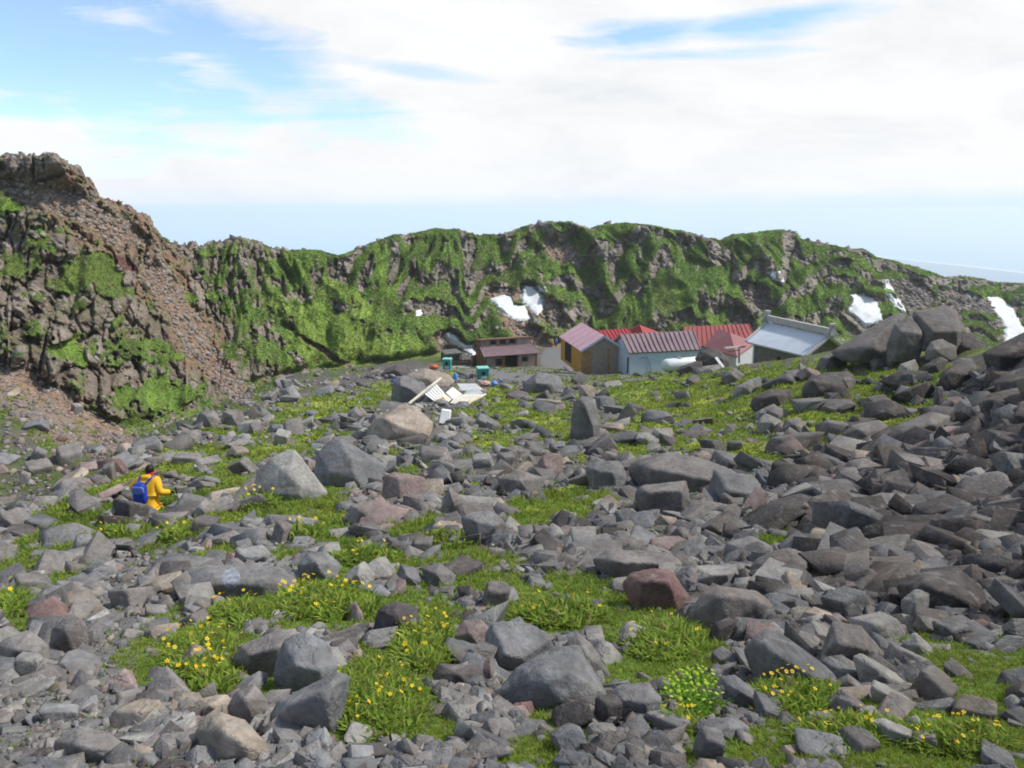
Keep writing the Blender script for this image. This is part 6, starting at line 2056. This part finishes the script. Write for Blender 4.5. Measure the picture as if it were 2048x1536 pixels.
# low growth on the crater wall
VV, FF, CC = [], [], []; base = 0
gm = GREENM.reshape(NR, NCOL)
ii = rng.integers(BASE_ROW - 30, SKY_ROW + 2, 260000); jj = rng.integers(90, NCOL - 90, 260000)
k = rng.uniform(size=len(ii)) < gm[ii, jj] * (1 - SNOWM[ii, jj])
ii, jj = ii[k], jj[k]
pos = P[ii, jj]; n = len(pos); D_ = pos[:, 1]
cb = ALLC.reshape(NR, NCOL, 3)[ii, jj] * rng.uniform(1.15, 1.6, n)[:, None]
for q in range(1):
    p_ = pos + rng.normal(0, 1, (n, 3)) * (1.2 * D_ / F)[:, None]
    p_[:, 2] = pos[:, 2] - 0.02
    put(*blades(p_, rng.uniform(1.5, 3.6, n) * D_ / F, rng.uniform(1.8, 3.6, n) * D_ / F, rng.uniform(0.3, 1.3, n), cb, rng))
tag(mesh_np('wall_vegetation', np.concatenate(VV), np.concatenate(FF), M_leaf, False, np.concatenate(CC)), 'low green growth covering the ledges of the crater wall', None, None, 'stuff')

# ---------------------------------------------------------------- flowering plants
m, nt, b = new_mat("petal_yellow")
b.inputs["Base Color"].default_value = (0.80, 0.56, 0.02, 1); b.inputs["Roughness"].default_value = 0.6
M_petal = m
m, nt, b = new_mat("petal_lime")
b.inputs["Base Color"].default_value = (0.50, 0.58, 0.06, 1); b.inputs["Roughness"].default_value = 0.6
M_lime = m
m, nt, b = new_mat("flower_heart")
b.inputs["Base Color"].default_value = (0.62, 0.36, 0.015, 1)
M_heart = m


def flower_mesh(kind):
    bm = bmesh.new()
    if kind == 'yellow':
        for k in range(5):
            a = 2 * PI * k / 5
            def pt(r, da, z): return bm.verts.new((math.cos(a + da) * r, math.sin(a + da) * r, z))
            c = bm.verts.new((0, 0, 0)); p = [pt(.55, -.42, .12), pt(.95, -.36, .2), pt(1.05, 0, .2), pt(.95, .36, .2), pt(.55, .42, .12)]
            bm.faces.new([c] + p)
        v0 = len(bm.faces)
        r = bmesh.ops.create_icosphere(bm, subdivisions=1, radius=0.26, matrix=Matrix.Translation((0, 0, .13)))
        for f in bm.faces[v0:] if hasattr(bm.faces, '__getitem__') and False else []: pass
    else:
        for k in range(12):
            a = k * 2.4; rr = 0.75 * math.sqrt(k / 12)
            bmesh.ops.create_icosphere(bm, subdivisions=1, radius=0.26, matrix=Matrix.Translation((math.cos(a) * rr, math.sin(a) * rr, .25 - rr * .25)))
    me = bpy.data.meshes.new('flower')
    bm.to_mesh(me); bm.free()
    if kind == 'yellow':
        me.materials.append(M_petal); me.materials.append(M_heart)
        for i, p in enumerate(me.polygons):
            if i >= 5: p.material_index = 1
    else:
        me.materials.append(M_lime)
    return me


FM = {'yellow': flower_mesh('yellow'), 'lime': flower_mesh('lime')}


def near_hit(px, py):
    return np.array(hit(px, py, 2, BASE_ROW)[:])


def plant(px, py, rx, ry, nfl, label, kind='yellow', dense=1.0, hpx=30, mound=0.45, fl=5.0, name='flowering_plant', group='yellow flowered cushions among the rocks'):
    c = near_hit(px, py)
    Yc = c[1]; s = Yc / F
    root = empty(name, tuple(c), label, 'plant', group)
    n = int(rx * ry * 0.16 * dense)
    a = rng.uniform(0, 2 * PI, n); r = np.sqrt(rng.uniform(0, 1, n))
    qx_, qy_ = px + np.cos(a) * r * rx, py + np.sin(a) * r * ry
    qy_ = np.minimum(qy_, 1620)
    base_ = np.array([near_hit(x, y) for x, y in zip(qx_[:n], qy_[:n])]) if n < 900 else None
    if base_ is None:
        sel = rng.integers(0, 500, n)
        b5 = np.array([near_hit(x, y) for x, y in zip(qx_[:500], qy_[:500])])
        base_ = b5[sel] + rng.normal(0, 1, (n, 3)) * np.array([5, 5, 1.5]) * s
        r = r[:500][sel]
    # a low dome
    dome = (1 - r ** 2) * hpx * s * mound
    V1, F1, C1 = [], [], []; bs = 0
    for q in range(5):
        p_ = base_ + rng.normal(0, 1, (n, 3)) * np.array([4, 4, 0]) * s
        p_[:, 2] += dome * rng.uniform(0.0, 1.0, n) - 0.005
        h = rng.uniform(0.45, 1.0, n) * hpx * s * 0.8
        w_ = rng.uniform(3.5, 9.5, n) * s * (1.0 if kind == 'yellow' else 1.2)
        cl = grass_cols(n, rng, 0.18) * (1.0 if kind == 'yellow' else np.array([[0.8, 1.05, 0.8]]))
        v, f, cc = blades(p_, h, w_, rng.uniform(0.2, 1.3, n), cl, rng)
        V1.append(v); F1.append(f + bs); C1.append(cc); bs += len(v)
    V1 = np.concatenate(V1) - c
    mesh_np('foliage', V1, np.concatenate(F1), M_leaf, False, np.concatenate(C1), root)
    for k in range(nfl):
        a_, r_ = rng.uniform(0, 2 * PI), math.sqrt(rng.uniform(0, 0.95))
        if kind == 'lime':
            r_ = math.sqrt((k + .5) / nfl); a_ = k * 2.39996
        x, y = px + math.cos(a_) * r_ * rx, py + math.sin(a_) * r_ * ry
        y = min(y, 1600)
        h_ = near_hit(x, y)
        o = bpy.data.objects.new('flower', FM[kind]); COL.objects.link(o); o.parent = root
        zz = (1 - r_ ** 2) * hpx * s * mound + hpx * s * rng.uniform(0.75, 1.05)
        o.location = Vector(h_ - c) + Vector((0, 0, zz))
        sc = fl * s * rng.uniform(0.75, 1.2)
        o.scale = (sc, sc, sc)
        o.rotation_euler = (rng.uniform(0.2, 0.9), rng.uniform(-0.4, 0.4), rng.uniform(0, 6))
    return root


PL = [
 (410, 1325, 88, 66, 42, 'large leafy cushion full of yellow flowers at the left of the foreground, beside the trail'),
 (480, 1240, 60, 24, 9, 'narrow patch of yellow flowers slanting above the long mottled boulder'),
 (650, 1212, 105, 34, 34, 'wide mat of yellow flowers above the bare dark soil and clinker boulder'),
 (845, 1285, 62, 60, 24, 'yellow flowers right of the round dark clinker boulder'),
 (745, 1405, 98, 78, 34, 'tall grassy mound with yellow flowers along its top and left side, centre foreground'),
 (1120, 1235, 90, 26, 8, 'sparse yellow flowers in the grass above the flat faced grey boulder'),
 (1330, 1290, 80, 40, 6, 'few yellow flowers in the grass slope right of centre'),
 (1590, 1395, 90, 36, 34, 'dense yellow flower bank above the long pale grey slab\'s lower end'),
 (1350, 1455, 52, 18, 12, 'row of orange yellow flowers under the round green cushion plant'),
 (1700, 1470, 120, 30, 16, 'scattered yellow flowers left of the pale oblong block'),
 (1910, 1485, 110, 32, 22, 'yellow flowers in the bottom right corner'),
 (610, 1075, 50, 10, 14, 'thin line of yellow flowers above the rounded grey boulder'),
 (740, 1120, 70, 16, 14, 'small yellow flowers among stones above the sharp bluish wedge'),
 (520, 1010, 40, 16, 10, 'tiny yellow flowers at the left foot of the pale pointed boulder'),
 (228, 1078, 30, 14, 6, 'small dark green tuft with yellow flowers below the hiker'),
 (28, 1215, 34, 20, 6, 'bright green tuft with a few yellow flowers at the left edge'),
 (350, 1080, 40, 10, 6, 'small tuft with yellow flowers right of the trail below the hiker'),
 (900, 1085, 50, 14, 4, 'low tuft left of the cubic boulder with hardly any flowers'),
]
for p_ in PL:
    sz = 1.0 if p_[1] > 1180 else 0.7
    plant(p_[0], p_[1], p_[2], p_[3], int(p_[4] * 1.35), p_[5], hpx=40 * sz, mound=0.8, fl=4.3 * (1.0 if p_[1] > 1180 else 0.75), dense=1.0)
plant(1385, 1400, 62, 44, 64, 'round dense green cushion plant studded with lime yellow heads, right foreground', 'lime', 1.6, 36, 0.95, 5.2, name='cushion_plant', group=None)
# ---------------------------------------------------------------- people
def skinned(name, verts, edges, radii, mat, parent, sub=2):
    me = bpy.data.meshes.new(name + '_k')
    me.from_pydata([tuple(v) for v in verts], edges, [])
    o = bpy.data.objects.new(name + '_k', me); COL.objects.link(o)
    sk = o.modifiers.new('s', 'SKIN'); sk.use_smooth_shade = True
    ss = o.modifiers.new('u', 'SUBSURF'); ss.levels = sub; ss.render_levels = sub
    lay = me.skin_vertices[0] if len(me.skin_vertices) else None
    if lay is None:
        bm = bmesh.new(); bm.from_mesh(me); bm.verts.layers.skin.verify(); bm.to_mesh(me); bm.free(); lay = me.skin_vertices[0]
    for i, r in enumerate(radii):
        rr = r if hasattr(r, '__len__') else (r, r)
        lay.data[i].radius = rr
    lay.data[0].use_root = True
    dg = bpy.context.evaluated_depsgraph_get(); dg.update()
    ev = o.evaluated_get(dg)
    m2 = bpy.data.meshes.new_from_object(ev)
    m2.name = name
    bpy.data.objects.remove(o, do_unlink=True); bpy.data.meshes.remove(me)
    for p in m2.polygons: p.use_smooth = True
    m2.materials.clear(); m2.materials.append(mat)
    ob = bpy.data.objects.new(name, m2); COL.objects.link(ob); ob.parent = parent
    return ob


PM = {
 'skin': plain('skin', (0.45, 0.24, 0.17), 0.6, 0, 0.05, 5),
 'yellow': plain('yellow_jacket', (0.80, 0.43, 0.015), 0.6, 0, 0.07, 6, 0.25, 0.02),
 'black': plain('black_cloth', (0.015, 0.015, 0.018), 0.8, 0, 0.2, 6),
 'pack': plain('blue_pack', (0.014, 0.045, 0.36), 0.6, 0, 0.15, 6),
 'packl': plain('light_blue_pack', (0.10, 0.16, 0.50), 0.6, 0, 0.1, 6),
 'red': plain('red_cloth', (0.45, 0.035, 0.03), 0.7, 0, 0.1, 6),
 'hair': plain('dark_hair', (0.012, 0.009, 0.008), 0.6, 0, 0.2, 20),
 'lime': plain('lime_jacket', (0.45, 0.50, 0.06), 0.7, 0, 0.1, 6),
 'cyan': plain('blue_jacket', (0.02, 0.19, 0.42), 0.7, 0, 0.1, 6),
 'orange': plain('orange_pack', (0.65, 0.17, 0.03), 0.7, 0, 0.1, 6),
 'grey': plain('grey_cloth', (0.10, 0.10, 0.11), 0.8, 0, 0.1, 6),
 'metal': plain('pole_metal', (0.10, 0.10, 0.11), 0.4, 0.5, 0.1, 6),
}


def hand(parent, wrist, d, side, mat):
    """palm with four curled fingers and a thumb; d = direction of the forearm"""
    d = Vector(d).normalized(); s = Vector(side).normalized(); n = d.cross(s).normalized()
    w = Vector(wrist) - d * 0.06; V, E, R = [w, w + d * 0.045, w + d * 0.085], [(0, 1), (1, 2)], [(0.026, 0.018), (0.038, 0.016), (0.036, 0.014)]
    for k, (off, L) in enumerate(((-.028, .066), (-.010, .074), (.010, .07), (.028, .056))):
        b = w + d * 0.085 + s * off
        i = len(V)
        V += [b, b + d * L * .45 + n * 0.008, b + d * L * .65 + n * L * .45, b + d * L * .35 + n * L * .7]
        E += [(2, i), (i, i + 1), (i + 1, i + 2), (i + 2, i + 3)]; R += [.0095, .009, .0085, .007]
    i = len(V)
    V += [w + d * .03 + s * -.038, w + d * .055 + s * -.055 + n * .02, w + d * .075 + s * -.045 + n * .045]
    E += [(1, i), (i, i + 1), (i + 1, i + 2)]; R += [.012, .010, .008]
    return skinned('hand', V, E, R, mat, parent, 1)


def ball(parent, name, c, r, mat):
    bm = bmesh.new(); bmesh.ops.create_icosphere(bm, subdivisions=3, radius=1)
    vs = np.array([v.co[:] for v in bm.verts]); nz = 1 + 0.05 * fbm(vs * 2.5 + 3, 3)
    for v, q in zip(bm.verts, vs * nz[:, None]): v.co = (c[0] + q[0] * r[0], c[1] + q[1] * r[1], c[2] + q[2] * r[2])
    me = bpy.data.meshes.new(name); bm.to_mesh(me); bm.free()
    for f_ in me.polygons: f_.use_smooth = True
    me.materials.append(mat); o = bpy.data.objects.new(name, me); COL.objects.link(o); o.parent = parent
    return o


def person(loc, yaw, h, label, J, mats, group=None, detail=True):
    """J: joints in metres for a 1.72 m figure, x right, y forward, z up"""
    k = h / 1.72
    root = empty('person', (0, 0, 0), label, 'person', group)
    root.matrix_basis = Matrix.Translation(Vector(loc)) @ Matrix.Rotation(rad(yaw), 4, 'Z') @ Matrix.Scale(k, 4)
    g = lambda n: Vector(J[n])
    # body: one continuous surface
    names = ['pelvis', 'waist', 'chest', 'neck', 'head', 'crown', 'hipL', 'kneeL', 'ankL', 'toeL', 'hipR', 'kneeR', 'ankR', 'toeR', 'shL', 'elL', 'wrL', 'shR', 'elR', 'wrR']
    E = [(0, 1), (1, 2), (2, 3), (3, 4), (4, 5), (0, 6), (6, 7), (7, 8), (8, 9), (0, 10), (10, 11), (11, 12), (12, 13), (2, 14), (14, 15), (15, 16), (2, 17), (17, 18), (18, 19)]
    R = [(.13, .11), (.12, .095), (.14, .10), .055, (.06, .07), (.03, .035), .082, .055, .038, .03, .082, .055, .038, .03, .055, .04, .027, .055, .04, .027]
    skinned('body', [g(n) for n in names], E, R, mats['skin'], root, 2)
    # jacket
    hem = g('pelvis') + Vector((0, 0, -.06))
    V = [g('pelvis') + Vector((0, 0, .04)), hem + Vector((0, 0, -.02)), g('waist'), g('chest'), g('neck') + Vector((0, -.01, -.02)), g('shL'), g('elL'), g('wrL'), g('shR'), g('elR'), g('wrR')]
    E = [(0, 1), (0, 2), (2, 3), (3, 4), (3, 5), (5, 6), (6, 7), (3, 8), (8, 9), (9, 10)]
    R = [(.215, .18), (.225, .19), (.205, .17), (.22, .18), (.10, .10), .115, .095, .062, .115, .095, .062]
    jk = skinned('jacket', V, E, R, mats['jacket'], root, 2)
    # trousers
    V = [g('pelvis') + Vector((0, 0, -.02)), g('hipL'), g('kneeL'), g('ankL') + Vector((0, 0, .03)), g('hipR'), g('kneeR'), g('ankR') + Vector((0, 0, .03))]
    skinned('trousers', V, [(0, 1), (1, 2), (2, 3), (0, 4), (4, 5), (5, 6)], [(.11, .09), .105, .085, .065, .105, .085, .065], mats['legs'], root, 2)
    for s_ in 'LR':
        a, t_ = g('ank' + s_), g('toe' + s_)
        skinned('boot', [a + Vector((0, 0, .06)), a + Vector((0, -.02, -.03)), t_], [(0, 1), (1, 2)], [.055, .055, (.05, .035)], PM['black'], root, 1)
    hd, cr = g('head'), g('crown')
    ball(root, 'head', hd + Vector((0, .005, .03)), (.078, .095, .115), mats['skin'])
    ball(root, 'hair', hd + Vector((0, -.018, .055)), (.09, .10, .105), mats['hair'])
    return root, k


# the hiker in yellow, seen from behind
gz_ = ground_z(HX, HY)
J = dict(pelvis=(0, 0, .92), waist=(-.01, .03, 1.06), chest=(-.01, .08, 1.30), neck=(0.0, .12, 1.46), head=(.03, .15, 1.56), crown=(.035, .16, 1.67),
         hipL=(-.10, 0, .86), kneeL=(-.11, .12, .48), ankL=(-.11, .06, .09), toeL=(-.11, .23, .035), hipR=(.10, 0, .86), kneeR=(.11, .02, .48), ankR=(.12, -.12, .11), toeR=(.12, .04, .04),
         shL=(-.19, .08, 1.38), elL=(-.36, .02, 1.20), wrL=(-.30, .26, 1.13), shR=(.18, .09, 1.38), elR=(.25, .04, 1.13), wrR=(.43, .17, 1.10))
hk, k_ = person((HX, HY, gz_), -6, 1.74, 'hiker in a yellow jacket with dark hair walking away down the trail', J,
                dict(skin=PM['skin'], jacket=PM['yellow'], legs=PM['black'], hair=PM['hair']))
hand(hk, J['wrR'], (.8, .45, -.1), (0, -.3, 1), PM['black']).name = 'glove'
hand(hk, J['wrL'], (.3, 1, -.2), (0, .2, 1), PM['black']).name = 'glove'
skinned('hood', [(0, .03, 1.47), (-.09, .04, 1.46), (.09, .05, 1.46)], [(0, 1), (0, 2)], [(.09, .08), (.07, .06), (.07, .06)], PM['yellow'], hk, 2)
# ears, nose and red band under the hair
skinned('headband', [(.03 + .085, .15, 1.535), (.03 + .05, .065, 1.525), (.03 - .04, .06, 1.525), (.03 - .085, .14, 1.535)], [(0, 1), (1, 2), (2, 3)], [.028, .03, .03, .028], PM['red'], hk, 1)
for sx_ in (-1, 1):
    skinned('ear', [(.03 + sx_ * .09, .16, 1.55), (.03 + sx_ * .095, .16, 1.575)], [(0, 1)], [.012, .014], PM['skin'], hk, 1)
skinned('nose', [(.035, .24, 1.57), (.035, .262, 1.545)], [(0, 1)], [.01, .014], PM['skin'], hk, 1)
# rucksack
rk = empty('rucksack', (0, 0, 0), 'blue rucksack with lighter blue lid on the back of the hiker in yellow', 'rucksack')
rk.matrix_basis = hk.matrix_basis.copy()
bm = bmesh.new()
bmesh.ops.create_icosphere(bm, subdivisions=4, radius=1)
for v in bm.verts:
    c = np.array(v.co[:]); c = np.sign(c) * np.abs(c) ** 0.55
    v.co = (-.07 + c[0] * .145 * (1 - .08 * c[2]), -.13 + c[1] * .10, 1.165 + c[2] * .235)
me = bpy.data.meshes.new('pack_body'); bm.to_mesh(me); bm.free()
for p in me.polygons: p.use_smooth = True
me.materials.append(PM['pack']); o = bpy.data.objects.new('pack_body', me); COL.objects.link(o); o.parent = rk
bm = bmesh.new(); bmesh.ops.create_icosphere(bm, subdivisions=3, radius=1)
for v in bm.verts:
    c = np.array(v.co[:]); c = np.sign(c) * np.abs(c) ** 0.6
    v.co = (-.065 + c[0] * .135, -.215 + c[1] * .035, 1.26 + c[2] * .09)
me = bpy.data.meshes.new('lid_pocket'); bm.to_mesh(me); bm.free()
for p in me.polygons: p.use_smooth = True
me.materials.append(PM['packl']); o = bpy.data.objects.new('lid_pocket', me); COL.objects.link(o); o.parent = rk
for s_ in (-1, 1):
    skinned('strap', [(-.03 + s_ * .07, -.09, 1.36), (-.01 + s_ * .125, -.01, 1.46), (s_ * .14, .10, 1.47), (s_ * .13, .20, 1.35)], [(0, 1), (1, 2), (2, 3)], [.026, .026, .024, .022], PM['pack'], rk, 1)
# walking pole
root = empty('walking_pole', (0, 0, 0), 'thin dark walking pole in the right hand of the hiker in yellow', 'walking pole')
root.matrix_basis = hk.matrix_basis.copy()
mb = MB(); mb.local = True
mb.tube([(.505, .25, 1.12), (.51, .33, .5), (.52, .42, -0.25)], [.009, .008, .006], 8).build('shaft', PM['metal'], root)
mb = MB(); mb.local = True
mb.tube([(.504, .24, 1.18), (.506, .255, 1.04)], [.018, .016], 8).build('grip', PM['black'], root)

# far group by the shed
gp = hit(1103, 694)
FJ = dict(pelvis=(0, 0, .92), waist=(0, .0, 1.06), chest=(0, .02, 1.30), neck=(0, .03, 1.47), head=(0, .04, 1.57), crown=(0, .04, 1.68),
          hipL=(-.10, 0, .86), kneeL=(-.12, .05, .48), ankL=(-.12, 0, .09), toeL=(-.12, .16, .035), hipR=(.10, 0, .86), kneeR=(.12, .03, .48), ankR=(.13, -.05, .09), toeR=(.13, .1, .035),
          shL=(-.19, .02, 1.39), elL=(-.26, .04, 1.14), wrL=(-.20, .22, 1.05), shR=(.19, .02, 1.39), elR=(.26, .04, 1.14), wrR=(.20, .22, 1.05))
for pxq, yq, lab, jm, yaw in ((1098, 0.6, 'distant person in grey and black at the left of the group by the shed', 'grey', 30), (1103, 0.0, 'distant person in a lime yellow jacket, middle of the group beyond the shed', 'lime', -10),
                              (1112, -0.2, 'distant person in a bright blue jacket at the right of the group beyond the shed', 'cyan', 200)):
    base_ = at(pxq, 692, gp.y + yq)
    gz_ = ground_z(float(base_[0]), float(base_[1]))
    person((float(base_[0]), float(base_[1]), gz_), yaw, 1.72 * max(0.9, min(1.25, 1.0)), lab, FJ, dict(skin=PM['skin'], jacket=PM[jm], legs=PM['black'], hair=PM['hair']), 'people standing beyond the shed')
bs_ = at(1105, 692, gp.y - 0.3)
gz_ = ground_z(float(bs_[0]), float(bs_[1]))
o = lump('rucksack', 1105, 690, 50, 0.01, 0.01, 0.01, PM['orange'], 'orange rucksack standing at the feet of the distant lime jacketed person', 'rucksack', 12, 0, 0.1)
o.location = (float(bs_[0]), float(bs_[1]) - 0.25, gz_ + 0.75); o.scale = (9, 7, 12)
